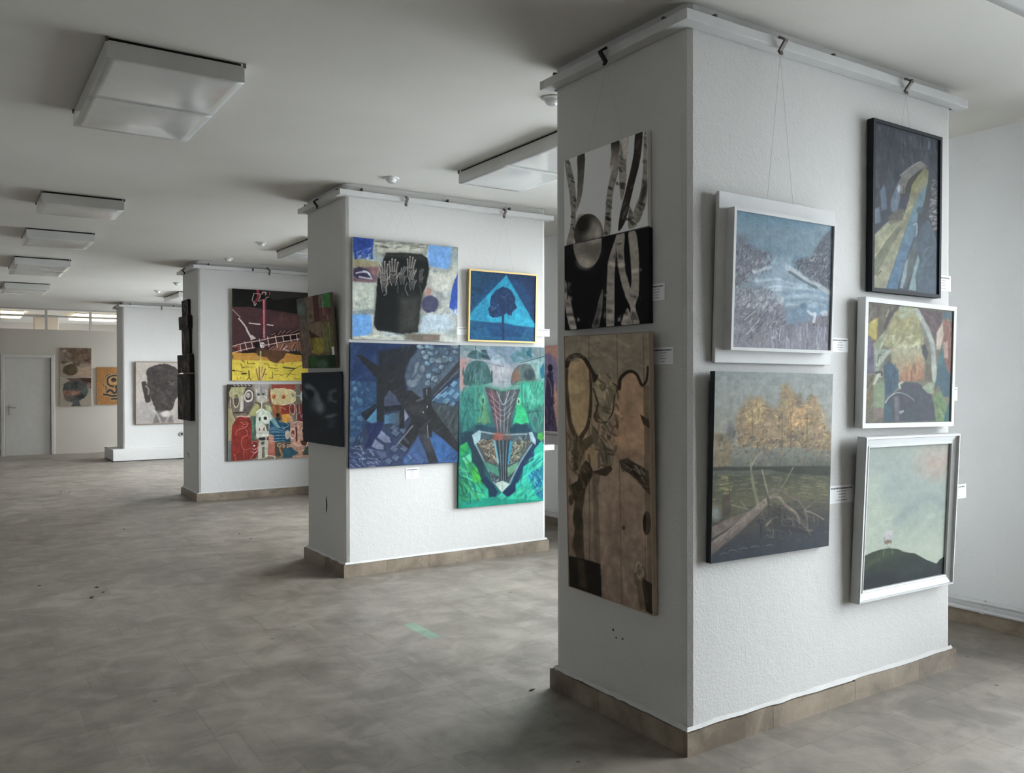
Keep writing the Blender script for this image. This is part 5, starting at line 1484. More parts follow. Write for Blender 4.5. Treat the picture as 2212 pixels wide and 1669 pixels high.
# ============ second pillar, front: tall green painting
p = P_(155, 275, [(98, 105), (862, 127), (850, 1510), (82, 1578)], (60, 140, 132), 12)
p.vgrad([(0, (128, 146, 150)), (0.12, (150, 156, 158)), (0.25, (110, 150, 146)), (0.4, (60, 128, 120)), (0.55, (40, 84, 96)), (0.7, (30, 70, 84)), (1, (34, 140, 128))])
p.poly([(100, 210), (180, 230), (140, 340), (150, 480), (105, 520)], (186, 142, 138), 0.85, 20, 10)
p.poly([(330, 120), (700, 130), (620, 280), (480, 300), (340, 260)], (120, 140, 160), 0.8, 30, 16)
p.ell(470, 380, 120, 110, (178, 172, 178), 0.8, 0.7, jit=20)
p.ell(440, 240, 60, 40, (176, 186, 192), 0.7, 0.8, jit=12)
p.poly([(640, 270), (860, 210), (860, 430), (780, 400), (760, 300)], (146, 186, 180), 0.8, 20, 10)
# domes
dome = (62, 96, 98)
p.poly([(172, 215), (190, 170), (240, 150), (290, 175), (300, 235)], dome, 0.95, 6, 5, 0.2, True)
p.poly([(286, 150), (330, 145), (375, 240), (300, 240)], (52, 82, 92), 0.95, 6, 8)
p.line([(240, 105), (240, 160)], 10, dome, 0.9, 4)
p.poly([(140, 460), (150, 320), (200, 260), (270, 245), (340, 280), (380, 380), (390, 430), (300, 460)], (66, 104, 104), 0.96, 8, 6, 0.2, True)
p.dabs(40, [(170, 290), (330, 290), (350, 420), (170, 440)], 90, 7, 1.6, 0.3, [(110, 142, 138), (44, 76, 80), (88, 122, 120)], 0.6, 4)
p.poly([(118, 370), (128, 290), (140, 370), (150, 400)], dome, 0.9, 5)
p.line([(385, 340), (385, 440)], 12, (52, 80, 88), 0.9, 5)
p.poly([(555, 280), (550, 200), (600, 160), (700, 130), (740, 170), (740, 230), (620, 260)], (88, 130, 138), 0.8, 10, 8)
p.dabs(20, [(690, 130), (745, 140), (745, 230), (690, 210)], 40, 12, 1.2, 0.8, [(30, 86, 100), (46, 104, 112)], 0.8, 5)
p.poly([(560, 460), (570, 360), (620, 290), (700, 270), (750, 310), (780, 390), (760, 440), (640, 460)], (92, 106, 104), 0.95, 8, 6, 0.25, True)
p.poly([(565, 440), (575, 350), (620, 300), (640, 420)], (134, 92, 74), 0.8, 16, 6)
p.ell(720, 370, 46, 50, (44, 62, 68), 0.8, 0.6)
p.poly([(815, 330), (850, 260), (860, 400), (830, 410)], (30, 110, 134), 0.9, 6, 6)
p.line([(300, 255), (400, 280), (490, 300)], 7, (80, 104, 110), 0.7, 4)
p.line([(640, 265), (750, 235), (860, 205)], 8, (50, 92, 98), 0.8, 4)
p.line([(820, 125), (818, 700)], 7, (70, 116, 118), 0.6, 4)
# bodies
p.poly([(120, 560), (200, 470), (300, 465), (320, 600), (260, 800), (110, 900)], (62, 132, 122), 0.95, 14, 8, 0.2)
p.dabs(16, [(220, 470), (310, 470), (330, 600), (240, 640)], 140, 10, 1.6, 0.1, [(120, 168, 130), (90, 150, 120)], 0.6, 6)
p.poly([(640, 440), (850, 430), (852, 900), (760, 880), (700, 700), (610, 600)], (60, 154, 132), 0.95, 14, 8, 0.2)
p.poly([(640, 470), (770, 430), (850, 440), (852, 620), (740, 690), (660, 600)], (92, 186, 156), 0.7, 40, 10)
p.poly([(720, 700), (850, 640), (852, 900), (770, 890)], (76, 116, 114), 0.8, 20, 8)
p.line([(165, 585), (185, 575), (225, 602), (195, 622), (165, 585)], 7, (40, 84, 84), 0.7, 4, sm=False)
p.line([(735, 605), (760, 585), (800, 605), (770, 625), (735, 605)], 7, (150, 200, 184), 0.7, 4, sm=False)
p.line([(220, 690), (330, 695)], 8, (36, 76, 78), 0.8, 4)
p.line([(590, 720), (850, 695)], 8, (30, 84, 82), 0.8, 4)
p.line([(655, 430), (660, 700)], 10, (40, 120, 96), 0.8, 5)
# bells
p.poly([(290, 560), (310, 550), (325, 600), (345, 700), (380, 810), (350, 800), (320, 825), (285, 800), (240, 810), (270, 740), (285, 650)], (96, 142, 104), 0.96, 6, 4, 0.2)
p.ell(300, 600, 24, 44, (104, 162, 130), 0.9, 0.3)
p.ell(306, 605, 10, 26, (40, 70, 64), 0.9, 0.3)
p.poly([(610, 600), (650, 560), (650, 640), (690, 690), (722, 810), (690, 800), (655, 822), (610, 800), (570, 815), (600, 720)], (62, 196, 134), 0.97, 6, 4, 0.15)
p.ell(625, 610, 16, 34, (190, 220, 200), 0.9, 0.3)
p.ell(627, 612, 8, 20, (40, 90, 76), 0.9, 0.3)
# central lattice
cen = [(320, 470), (400, 500), (480, 520), (560, 505), (640, 500), (600, 640), (560, 780), (545, 900), (420, 900), (380, 700), (345, 560)]
p.poly(cen, (84, 92, 96), 0.95, 8, 4, 0.2)
p.poly([(330, 500), (420, 520), (470, 720), (440, 880), (400, 760)], (120, 76, 84), 0.7, 30, 8)
for i in range(9):
    f = i / 8
    p.line([(345 + 280 * f, 500 + 10 * math.sin(3 * f)), (400 + 160 * f, 720), (428 + 105 * f, 900)], 5, (172, 164, 166) if i % 2 else (58, 66, 72), 0.7, 3, 3)
for i in range(4):
    p.line([(360 + 14 * i, 540 + 60 * i), (480, 640 + 50 * i), (600 - 14 * i, 530 + 60 * i)], 6, (186, 178, 180), 0.6, 4, 4)
p.line([(430, 520), (490, 640), (540, 520)], 8, (196, 196, 198), 0.7, 4)
p.line([(315, 470), (500, 510), (640, 440), (765, 430)], 14, (84, 150, 120), 0.85, 6)
# dark scallops
p.poly([(225, 830), (310, 825), (420, 850), (420, 900), (270, 900)], (42, 78, 92), 0.95, 8, 5)
p.poly([(540, 860), (600, 815), (700, 820), (740, 890), (700, 900), (560, 900)], (30, 66, 82), 0.95, 8, 5)
p.poly([(100, 900), (210, 880), (230, 1000), (300, 1160), (330, 1320), (270, 1280), (190, 1080), (110, 1000)], (36, 62, 74), 0.9, 14, 8)
p.poly([(770, 1000), (850, 920), (800, 1080), (700, 1140), (620, 1340), (560, 1360), (640, 1180)], (28, 56, 92), 0.95, 12, 8)
# shield
p.poly([(205, 910), (270, 870), (480, 900), (720, 890), (775, 950), (640, 1150), (545, 1350), (480, 1420), (390, 1340), (300, 1150), (235, 1000)], (70, 88, 94), 0.97, 8, 4, 0.2)
p.poly([(250, 970), (410, 950), (445, 1190), (330, 1150)], (96, 92, 86), 0.9, 8, 4)
p.poly([(555, 960), (760, 960), (640, 1130), (540, 1190)], (88, 92, 88), 0.9, 8, 4)
p.dabs(170, [(250, 960), (410, 950), (440, 1180), (340, 1150)], 30, 6, 0.8, 1.6, [(176, 160, 130), (52, 56, 58), (150, 122, 96), (190, 190, 176), (120, 100, 84)], 0.8, 3)
p.dabs(170, [(560, 960), (750, 970), (640, 1130), (545, 1190)], 30, 6, 0.8, 1.6, [(180, 176, 140), (50, 60, 60), (150, 150, 104), (196, 196, 184), (106, 104, 92)], 0.8, 3)
p.dabs(40, [(590, 920), (720, 920), (680, 980), (600, 970)], 40, 6, 1.3, 0.6, [(160, 166, 170), (60, 72, 80)], 0.7, 3)
for pts in ([(270, 880), (420, 905), (480, 910), (700, 905)], [(240, 1000), (330, 1180), (410, 1350)], [(745, 1000), (640, 1160), (545, 1350)]):
    p.line(pts, 14, (150, 166, 172), 0.85, 6)
p.poly([(205, 915), (270, 868), (290, 880), (280, 960), (230, 1005)], (164, 190, 194), 0.95, 6, 3)
p.poly([(720, 890), (750, 884), (782, 960), (780, 1005), (735, 960)], (176, 198, 206), 0.95, 6, 3)
p.ell(440, 930, 44, 36, (190, 96, 76), 0.75, 0.7, jit=8)
p.poly([(410, 900), (560, 910), (550, 960), (410, 965)], (150, 100, 90), 0.5, 20, 6)
p.poly([(400, 960), (415, 960), (450, 1160), (440, 1190)], (120, 176, 186), 0.9, 5)
p.poly([(545, 965), (575, 970), (540, 1170), (525, 1190)], (60, 150, 176), 0.95, 5)
p.poly([(425, 960), (545, 960), (530, 1150), (520, 1320), (460, 1320), (450, 1150)], (62, 76, 84), 0.95, 5)
for i in range(7):
    p.line([(432 + 18 * i, 960), (455 + 11 * i, 1160), (463 + 9 * i, 1320)], 5, (140, 152, 158) if i % 2 else (30, 38, 44), 0.8, 3)
p.poly([(310, 1150), (440, 1200), (455, 1290), (400, 1260), (340, 1220)], (82, 146, 124), 0.95, 6, 4)
p.poly([(525, 1210), (630, 1150), (600, 1230), (530, 1290)], (110, 158, 128), 0.95, 6, 4)
p.poly([(350, 1240), (460, 1300), (450, 1345), (395, 1330)], (70, 86, 90), 0.9, 8)
p.dabs(30, [(360, 1250), (450, 1300), (440, 1340), (400, 1330)], 30, 5, 0.8, 1.2, [(180, 190, 190), (50, 60, 66)], 0.7, 3)
p.poly([(410, 1350), (480, 1325), (550, 1355), (475, 1435)], (190, 206, 196), 0.97, 6, 3)
p.line([(480, 1330), (476, 1430)], 6, (150, 168, 160), 0.7, 4)
# foliage
gl, gd, gb = (70, 200, 160), (30, 120, 84), (36, 146, 150)
p.poly([(95, 1010), (160, 975), (205, 1070), (205, 1150), (250, 1200), (285, 1300), (330, 1350), (360, 1410), (355, 1480), (240, 1480), (150, 1560), (85, 1575)], (38, 146, 112), 0.97, 8, 6, 0.2)
p.poly([(100, 1010), (165, 980), (155, 1060), (110, 1100)], (58, 176, 92), 0.9, 8, 4)
p.poly([(120, 1120), (190, 1080), (205, 1150), (150, 1180)], (120, 208, 164), 0.85, 8, 4)
p.poly([(200, 1190), (250, 1210), (285, 1310), (295, 1420), (260, 1430), (215, 1330)], (84, 184, 64), 0.9, 14, 6)
p.poly([(95, 1180), (150, 1220), (130, 1330), (90, 1320)], (84, 176, 150), 0.8, 14, 6)
p.poly([(150, 1450), (260, 1330), (350, 1400), (355, 1480), (240, 1490), (160, 1565)], (60, 186, 150), 0.9, 12, 6)
p.dabs(34, [(95, 1240), (200, 1250), (240, 1450), (95, 1540)], 120, 10, 1.0, 0.4, [(28, 104, 84), (64, 160, 130), (24, 90, 80)], 0.6, 6)
p.line([(150, 1230), (200, 1380), (280, 1450)], 7, (150, 214, 186), 0.6, 5)
p.poly([(770, 1050), (830, 970), (855, 1000), (850, 1510), (500, 1500), (520, 1480), (590, 1430), (600, 1360), (660, 1300), (670, 1200), (770, 1130)], (48, 184, 164), 0.97, 8, 6, 0.2)
p.poly([(800, 900), (840, 885), (855, 940), (830, 970), (798, 940)], (96, 190, 92), 0.95, 6, 3)
p.poly([(780, 1060), (850, 1000), (850, 1180), (740, 1240)], (70, 206, 176), 0.8, 20, 6)
p.poly([(720, 1280), (850, 1180), (850, 1500), (790, 1450)], (34, 124, 168), 0.9, 20, 8)
p.dabs(44, [(730, 1260), (850, 1180), (850, 1480), (790, 1440)], 110, 9, 1.0, 0.5, [(110, 200, 214), (24, 84, 140), (60, 160, 190), (30, 100, 150)], 0.7, 5)
p.poly([(520, 1490), (640, 1380), (740, 1420), (800, 1480), (780, 1510), (530, 1505)], (64, 200, 160), 0.8, 16, 6)
p.line([(620, 1440), (680, 1400), (740, 1420)], 8, (140, 226, 194), 0.6, 5)
p.poly([(360, 1480), (420, 1470), (480, 1500), (560, 1490), (850, 1500), (850, 1515), (90, 1580), (150, 1500)], (34, 160, 136), 0.9, 12, 6)
p.poly([(430, 1470), (475, 1432), (518, 1470), (476, 1505)], (70, 186, 160), 0.97, 5, 3)
p.dabs(60, [(95, 1020), (200, 1080), (290, 1320), (355, 1470), (150, 1550), (90, 1560)], 110, 14, 0.9, 0.7, [(22, 96, 84), (96, 210, 160), (40, 130, 110), (20, 76, 78), (110, 196, 90)], 0.5, 7)
p.dabs(60, [(800, 1000), (850, 1010), (850, 1500), (520, 1495), (610, 1380), (680, 1220)], 120, 14, 2.2, 0.6, [(24, 120, 124), (120, 226, 200), (40, 160, 150), (20, 96, 110), (84, 206, 150)], 0.5, 7)
p.dabs(70, [(105, 480), (320, 470), (300, 800), (110, 900)], 110, 12, 1.5, 0.4, [(40, 96, 92), (86, 156, 138), (50, 116, 106), (34, 80, 84)], 0.45, 7)
p.dabs(60, [(650, 450), (850, 440), (850, 880), (720, 800)], 110, 12, 1.6, 0.4, [(40, 120, 104), (110, 200, 170), (60, 150, 128), (44, 98, 96)], 0.45, 7)
p.dabs(60, [(105, 110), (860, 130), (850, 300), (480, 480), (340, 280), (110, 400)], 90, 18, 0.7, 1.0, [(164, 172, 178), (104, 128, 134), (190, 180, 186), (80, 110, 116)], 0.32, 12)
p.poly([(285, 1320), (330, 1280), (400, 1360), (440, 1430), (420, 1470), (360, 1470), (355, 1400)], (26, 56, 80), 0.95, 8, 5)
p.poly([(545, 1370), (600, 1330), (600, 1420), (540, 1470), (510, 1460), (480, 1430)], (22, 50, 84), 0.95, 8, 5)
p.grain(0.05)
pt = mount('f', 5.944, 3.790, 0.430, 0.829, 1.304, -0.28, 0.019, 0.025, 'tall emerald green painting of domes and a shield shape, second pillar')
canvas_mesh(p, 0.829, 1.304, 0.0, pt, 0.66, 1.0)
local_box('stretcher', side_mat('teal_canvas_edge', (0.02, 0.11, 0.10)), (-0.4145, 0.4145, 0.0005, 0.021, 0, 1.304), pt)

# ============ second pillar, shaded side
p = P_(65, 125, [(28, 120), (357, 58), (432, 830), (90, 830)], (78, 66, 58), 13)
p.poly([(28, 120), (110, 105), (130, 200), (120, 310), (40, 280)], (66, 72, 68), 0.95, 8, 8)
p.ell(75, 230, 40, 60, (88, 98, 94), 0.7, 0.7, jit=10)
p.poly([(105, 105), (190, 85), (205, 210), (135, 225)], (92, 78, 66), 0.95, 6, 4)
p.poly([(135, 230), (200, 220), (205, 340), (140, 375)], (98, 86, 72), 0.95, 6, 4)
p.ell(170, 300, 18, 30, (70, 62, 52), 0.8, 0.5)
p.poly([(190, 85), (245, 72), (250, 210), (262, 340), (210, 350)], (66, 36, 34), 0.95, 6, 5)
p.dabs(14, [(245, 75), (295, 62), (300, 210), (255, 215)], 140, 8, 1.5, 0.06, [(96, 110, 84), (72, 66, 56), (120, 128, 104), (60, 84, 62)], 0.9, 4)
p.poly([(295, 62), (357, 58), (368, 205), (302, 212)], (44, 96, 50), 0.97, 5, 4, 0.2)
p.poly([(252, 212), (370, 205), (380, 340), (268, 345)], (88, 52, 54), 0.95, 6, 5)
p.dabs(10, [(255, 215), (365, 210), (375, 335), (270, 340)], 110, 10, 1.2, 0.2, [(110, 70, 70), (64, 38, 42), (120, 92, 84)], 0.7, 5)
p.poly([(140, 375), (270, 350), (285, 520), (220, 520), (150, 430)], (100, 86, 70), 0.95, 6, 5)
p.line([(200, 370), (215, 500)], 5, (74, 62, 52), 0.8, 3)
p.poly([(270, 350), (385, 345), (420, 660), (310, 680), (300, 520)], (84, 82, 50), 0.95, 8, 6)
p.dabs(40, [(275, 350), (385, 350), (415, 650), (310, 670)], 200, 7, 1.45, 0.08, [(112, 116, 70), (60, 66, 42), (130, 126, 84), (72, 58, 42), (90, 110, 62)], 0.7, 4)
p.poly([(60, 330), (100, 310), (150, 420), (170, 520), (160, 700), (150, 830), (90, 830)], (92, 80, 70), 0.95, 8, 8)
p.dabs(30, [(70, 340), (150, 430), (160, 820), (95, 820)], 60, 9, 1.4, 0.4, [(70, 62, 54), (116, 102, 90), (56, 52, 46)], 0.7, 4)
p.poly([(150, 430), (200, 470), (265, 510), (250, 530), (170, 520)], (48, 34, 28), 0.95, 6, 5)
p.poly([(165, 530), (200, 510), (290, 515), (310, 560), (310, 660), (260, 690), (180, 670)], (116, 104, 42), 0.97, 8, 6, 0.2)
p.line([(180, 540), (190, 640)], 12, (66, 58, 34), 0.8, 5, 4)
p.line([(245, 690), (245, 800)], 10, (110, 116, 84), 0.8, 4)
p.poly([(150, 700), (260, 700), (430, 690), (432, 830), (150, 830)], (34, 52, 32), 0.95, 10, 8, 0.3)
p.ell(290, 790, 60, 44, (66, 92, 74), 0.8, 0.6, jit=14)
p.ell(195, 760, 44, 60, (48, 84, 44), 0.8, 0.6, jit=14)
p.poly([(350, 700), (430, 690), (432, 820), (360, 815)], (20, 40, 24), 0.85, 16, 6)
p.grain(0.06)
pt = mount('l', 2.430, 6.405, 1.552, 0.729, 0.563, -0.56, 0.053, 0.030, 'green and brown patchwork painting on the shaded side of the second pillar')
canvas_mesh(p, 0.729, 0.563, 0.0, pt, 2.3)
local_box('stretcher', side_mat('brown_canvas_edge', (0.09, 0.07, 0.05)), (-0.3645, 0.3645, 0.0005, 0.024, 0, 0.563), pt)
local_box('price_tag', M['card'], (0.315, 0.36, -0.0035, -0.001, 0.10, 0.16), pt)
p = P_(70, 125, [(82, 868), (450, 860), (485, 1620), (100, 1565)], (34, 38, 44), 14)
p.poly([(82, 868), (450, 860), (485, 1620), (100, 1565)], (34, 40, 46), 1, 3, 0, 0.1, False, (40, 44, 48), ((250, 900), (300, 1600)))
for x, y, a_, b_, r_, c, al in ((160, 1010, 50, 26, 0.5, (96, 104, 112), 0.8), (230, 1090, 30, 70, -0.5, (92, 100, 110), 0.8), (260, 1200, 50, 70, -0.4, (100, 108, 118), 0.85), (120, 1080, 20, 50, -0.5, (76, 84, 92), 0.7), (170, 1070, 44, 34, 0.6, (24, 28, 34), 0.9),
                                (390, 1060, 44, 30, -0.4, (84, 92, 102), 0.8), (370, 1120, 26, 40, 0.3, (82, 90, 100), 0.7), (415, 1090, 30, 30, 0, (30, 34, 40), 0.8), (410, 1150, 30, 14, 0.4, (84, 92, 100), 0.7), (380, 1300, 60, 20, -0.2, (88, 96, 106), 0.75), (390, 1350, 50, 26, 0.2, (52, 58, 66), 0.7), (380, 1400, 40, 30, 0, (58, 66, 74), 0.6), (200, 1190, 40, 60, 0.2, (62, 70, 78), 0.6), (330, 1000, 60, 60, 0, (40, 46, 54), 0.5)):
    p.ell(x, y, a_, b_, c, al, 0.95, r_, 10)
p.grain(0.05)
pt = mount('l', 2.430, 6.358, 0.963, 0.804, 0.556, 0.28, 0.013, 0.032, 'dark cloudy grey blue painting of a dim face, below the patchwork painting')
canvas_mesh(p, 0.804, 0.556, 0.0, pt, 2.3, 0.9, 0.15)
local_box('stretcher', side_mat('dark_blue_canvas_edge', (0.02, 0.026, 0.045)), (-0.402, 0.402, 0.0005, 0.028, 0, 0.556), pt)

# ============ third pillar, front: crane painting
p = P_(165, 165, [(100, 95), (1540, 188), (1530, 1602), (95, 1610)], (84, 58, 58), 15)
p.poly([(95, 90), (1545, 180), (1545, 700), (1160, 520), (700, 450), (400, 400), (100, 400)], (30, 28, 26), 1, 8, 6, 0.2)
p.poly([(650, 140), (1545, 180), (1545, 280), (1130, 250), (760, 290), (690, 200)], (54, 52, 48), 0.95, 14, 8)
p.poly([(100, 400), (360, 400), (470, 440), (700, 460), (900, 480), (1160, 530), (1545, 640), (1545, 1100), (100, 1060)], (84, 56, 58), 1, 8, 8, 0.1, False, (70, 48, 50), ((200, 450), (500, 900)))
p.poly([(900, 480), (1545, 640), (1545, 800), (1100, 760), (700, 700)], (98, 66, 62), 0.6, 60, 10)
wh, pk, rd = (206, 192, 186), (190, 150, 142), (158, 44, 62)
p.line([(105, 440), (230, 570)], 14, (180, 160, 152), 0.9, 4)
p.line([(190, 570), (300, 700), (380, 860), (430, 940)], 34, (34, 24, 26), 0.9, 6)
p.line([(210, 590), (300, 700), (360, 820), (400, 890)], 22, wh, 0.95, 5, 6, 34)
p.poly([(390, 870), (430, 860), (490, 915), (400, 945)], wh, 0.95, 5, 4)
p.poly([(495, 120), (545, 122), (540, 190), (560, 200), (480, 350), (445, 350), (510, 230)], rd, 0.97, 5, 2)
p.line([(455, 180), (560, 190), (555, 250), (520, 300)], 10, wh, 0.9, 3, sm=False)
p.line([(455, 180), (425, 295), (470, 330)], 10, wh, 0.9, 3, sm=False)
p.line([(455, 340), (470, 380), (495, 345)], 12, wh, 0.85, 4)
p.poly([(570, 140), (710, 140), (690, 240), (640, 280), (575, 260)], (56, 28, 32), 0.9, 10, 4)
p.line([(590, 190), (600, 160), (650, 165), (645, 200)], 16, wh, 0.9, 4)
p.ell(600, 235, 34, 36, (24, 12, 14), 0.95, 0.2)
p.line([(540, 310), (590, 285), (640, 280), (660, 250), (700, 240)], 10, wh, 0.85, 4)
p.line([(715, 140), (710, 210)], 5, pk, 0.8, 3)
p.poly([(588, 270), (655, 280), (650, 700), (640, 920), (600, 920), (598, 600)], (132, 40, 54), 0.95, 6, 3)
p.poly([(560, 560), (660, 560), (660, 730), (560, 700)], (118, 36, 48), 0.7, 20, 6)
for i in range(24):
    y = 285 + i * 26
    p.line([(615, y), (622, y + 15)], 12, (214, 196, 192), 0.95, 3)
p.line([(380, 665), (550, 685)], 22, wh, 0.95, 3, sm=False)
p.line([(670, 690), (765, 705)], 16, wh, 0.95, 3, sm=False)
p.poly([(700, 890), (800, 800), (1000, 780), (1200, 760), (1545, 690), (1545, 1120), (1000, 1130), (640, 1100)], (60, 36, 34), 0.9, 16, 10)
p.poly([(700, 1110), (850, 1000), (1200, 950), (1545, 900), (1545, 1200), (1050, 1130)], (134, 92, 72), 0.95, 10, 10)
for a_, b_ in (((740, 860), (800, 830)), ((850, 850), (900, 790)), ((910, 840), (960, 790)), ((980, 830), (1060, 780)), ((1050, 830), (1180, 770)), ((700, 1100), (780, 1040)), ((880, 1100), (930, 1000)), ((1060, 1080), (1110, 990)), ((1260, 900), (1400, 820))):
    p.line([a_, b_], 9, pk, 0.75, 4, 3)
    p.line([(a_[0] + 20, a_[1] + 14), (b_[0] + 20, b_[1] + 14)], 10, (34, 20, 20), 0.8, 4, 3)
p.poly([(100, 1040), (540, 960), (560, 1070), (480, 1100), (240, 1150), (100, 1150)], (78, 46, 42), 0.95, 8, 6)
p.poly([(230, 1140), (480, 1080), (560, 1080), (440, 1170), (260, 1165)], (34, 20, 20), 0.9, 6, 4)
for pts in ([(105, 1045), (300, 990), (540, 950), (820, 890), (1140, 845), (1540, 770)], [(105, 1150), (330, 1090), (600, 1035), (830, 990), (1150, 930), (1540, 860)]):
    p.line(pts, 13, (208, 176, 166), 0.95, 3)
for x0, y0, x1, y1 in ((225, 1005, 245, 1130), (305, 970, 340, 1105), (415, 970, 435, 1075), (540, 925, 570, 1060), (675, 890, 700, 1050), (800, 870, 835, 1060), (920, 880, 940, 970), (1040, 860, 1060, 970), (1140, 845, 1160, 950), (1260, 830, 1280, 940), (1380, 800, 1400, 910)):
    p.line([(x0, y0), (x1, y1)], 12, (204, 178, 172), 0.95, 3)
for x0, y0, x1, y1 in ((940, 890, 1020, 960), (1060, 870, 1140, 940)):
    p.poly([(x0, y0), (x1, y0 - 14), (x1 + 6, y1 - 14), (x0 + 6, y1)], (28, 14, 14), 0.95, 4)
p.line([(130, 1060), (200, 1045), (205, 1090)], 12, (176, 110, 84), 0.8, 5)
p.poly([(445, 990), (540, 970), (560, 1060), (470, 1070)], (22, 12, 12), 0.97, 6, 3)
p.ell(590, 1025, 40, 48, (214, 204, 198), 0.97, 0.15, jit=4)
for x, y in ((580, 1012), (608, 1014), (598, 1052), (618, 1030)):
    p.ell(x, y, 9, 9, (20, 12, 14), 0.95, 0.3)
p.line([(920, 1100), (960, 1060), (990, 1040), (940, 1080), (980, 1110), (1020, 1120)], 10, (222, 208, 204), 0.9, 4, 5)
p.poly([(95, 1150), (470, 1150), (700, 1130), (960, 1150), (1230, 1190), (1545, 1180), (1545, 1320), (90, 1300)], (184, 136, 52), 1, 8, 12, 0.12)
p.poly([(480, 1100), (700, 1110), (980, 1140), (940, 1230), (830, 1310), (720, 1300), (660, 1220), (520, 1200)], (92, 64, 42), 0.97, 8, 8, 0.15)
p.ell(550, 1140, 60, 60, (74, 60, 44), 0.9, 0.4)
p.poly([(1040, 1120), (1180, 1090), (1230, 1180), (1120, 1180), (1040, 1150)], (42, 46, 34), 0.95, 6, 4)
for x in (1070, 1110, 1160):
    p.line([(x, 1100), (x + 8, 1120)], 9, (206, 200, 190), 0.9, 3)
p.poly([(92, 1275), (440, 1270), (700, 1280), (800, 1320), (1230, 1290), (1545, 1280), (1545, 1610), (90, 1610)], (208, 186, 62), 1, 8, 10, 0.1)
for x0, y0, x1, y1, w_ in ((110, 1190, 110, 1240, 16), (260, 1275, 295, 1305, 14), (350, 1290, 350, 1330, 10), (350, 1330, 470, 1325, 9), (240, 1330, 260, 1390, 12), (280, 1385, 430, 1385, 8), (260, 1400, 290, 1390, 10), (105, 1440, 135, 1445, 26), (150, 1440, 280, 1465, 9), (255, 1495, 325, 1490, 24), (370, 1440, 375, 1560, 16), (335, 1590, 375, 1555, 12), (375, 1555, 405, 1590, 12), (690, 1390, 835, 1410, 9), (690, 1560, 755, 1560, 9), (755, 1560, 755, 1470, 9), (640, 1500, 655, 1500, 14), (920, 1300, 930, 1330, 12), (1060, 1330, 1090, 1290, 7), (780, 1350, 830, 1350, 7), (1020, 1440, 1090, 1430, 7), (1100, 1570, 1200, 1570, 8), (180, 1560, 190, 1590, 9), (230, 1550, 240, 1570, 9), (800, 1440, 860, 1445, 6), (1250, 1480, 1400, 1470, 8), (1350, 1380, 1480, 1390, 8), (620, 1330, 690, 1335, 7), (680, 1365, 700, 1365, 12)):
    p.line([(x0, y0), (x1, y1)], w_, (58, 46, 22), 0.9, 4, 2, sm=False)
p.poly([(900, 1375), (1060, 1390), (1130, 1395), (1100, 1420), (1000, 1410), (940, 1400)], (74, 82, 34), 0.95, 6, 3)
p.line([(980, 1550), (1060, 1450), (1140, 1395), (1230, 1350), (1340, 1280)], 8, (52, 44, 24), 0.9, 4)
p.line([(780, 1510), (860, 1500), (900, 1520), (960, 1490), (1010, 1500), (1030, 1490), (1130, 1505)], 7, (62, 48, 24), 0.85, 4, 4)
for x in (490, 540, 590, 640):
    p.line([(x, 1370 + abs(565 - x) * 0.6), (530 + (x - 500) * 0.35, 1590)], 18, (122, 82, 50), 0.9, 4)
    p.line([(x + 12, 1375 + abs(565 - x) * 0.6), (540 + (x - 500) * 0.35, 1590)], 7, (226, 206, 150), 0.9, 4)
p.line([(560, 1130), (565, 1350), (570, 1590)], 26, (196, 176, 110), 0.85, 6, 6)
p.line([(500, 1160), (520, 1240), (440, 1250)], 8, (190, 170, 120), 0.8, 4)
p.grain(0.04)
pt = mount('f', 10.700, 2.888 + 0.57, 1.456, 1.14, 1.135, -0.1, 0.012, 0.024, 'red crane over a skull and ladder above yellow ground, third pillar')
canvas_mesh(p, 1.14, 1.135, 0.0, pt, 1.05, 0.9, 0.3)
local_box('stretcher', side_mat('cream_canvas_edge', (0.55, 0.50, 0.42)), (-0.57, 0.57, 0.0005, 0.02, 0, 1.135), pt)

# ============ third pillar, front: masks
p = P_(170, 150, [(75, 95), (1680, 100), (1675, 1508), (65, 1580)], (120, 108, 92), 16)
p.scum((150, 140, 118), 0.5, 6, 0.45, 0.7)
p.poly([(75, 95), (540, 95), (530, 150), (140, 150), (110, 330), (75, 560)], (62, 52, 48), 0.95, 10, 8)
for x in (190, 260, 330, 400, 470):
    p.line([(x, 100), (x + 10, 125), (x + 36, 120)], 14, (196, 184, 174), 0.85, 5, 6)
p.poly([(95, 250), (140, 150), (410, 140), (400, 300), (300, 520), (200, 520), (150, 340), (100, 320)], (160, 156, 116), 0.95, 10, 8)
p.poly([(400, 180), (470, 160), (570, 230), (580, 400), (540, 520), (480, 660), (430, 690), (360, 600), (350, 420)], (92, 84, 82), 0.95, 10, 8)
p.poly([(170, 360), (290, 340), (330, 600), (300, 680), (220, 660), (180, 540)], (104, 94, 86), 0.95, 10, 8)
p.poly([(320, 330), (380, 300), (370, 560), (350, 620), (300, 610)], (186, 176, 166), 0.9, 12, 8)
p.ell(235, 400, 62, 150, (178, 176, 140), 0.95, 0.1, 0.05, 5, 0.1, 0.22)
p.ell(230, 320, 38, 40, (120, 112, 74), 0.9, 0.3)
p.poly([(180, 370), (285, 370), (270, 480), (230, 540), (195, 470)], (84, 72, 66), 0.9, 8, 5)
p.ell(470, 320, 84, 120, (206, 196, 188), 0.9, 0.1, 0.2, 5, 0.1, 0.25)
p.ell(462, 310, 40, 50, (170, 164, 148), 0.9, 0.3)
p.poly([(420, 350), (460, 375), (510, 340), (480, 400), (450, 405)], (58, 44, 42), 0.95, 5, 3)
p.line([(430, 430), (460, 400), (520, 420), (550, 360)], 12, (214, 206, 198), 0.85, 5, 6)
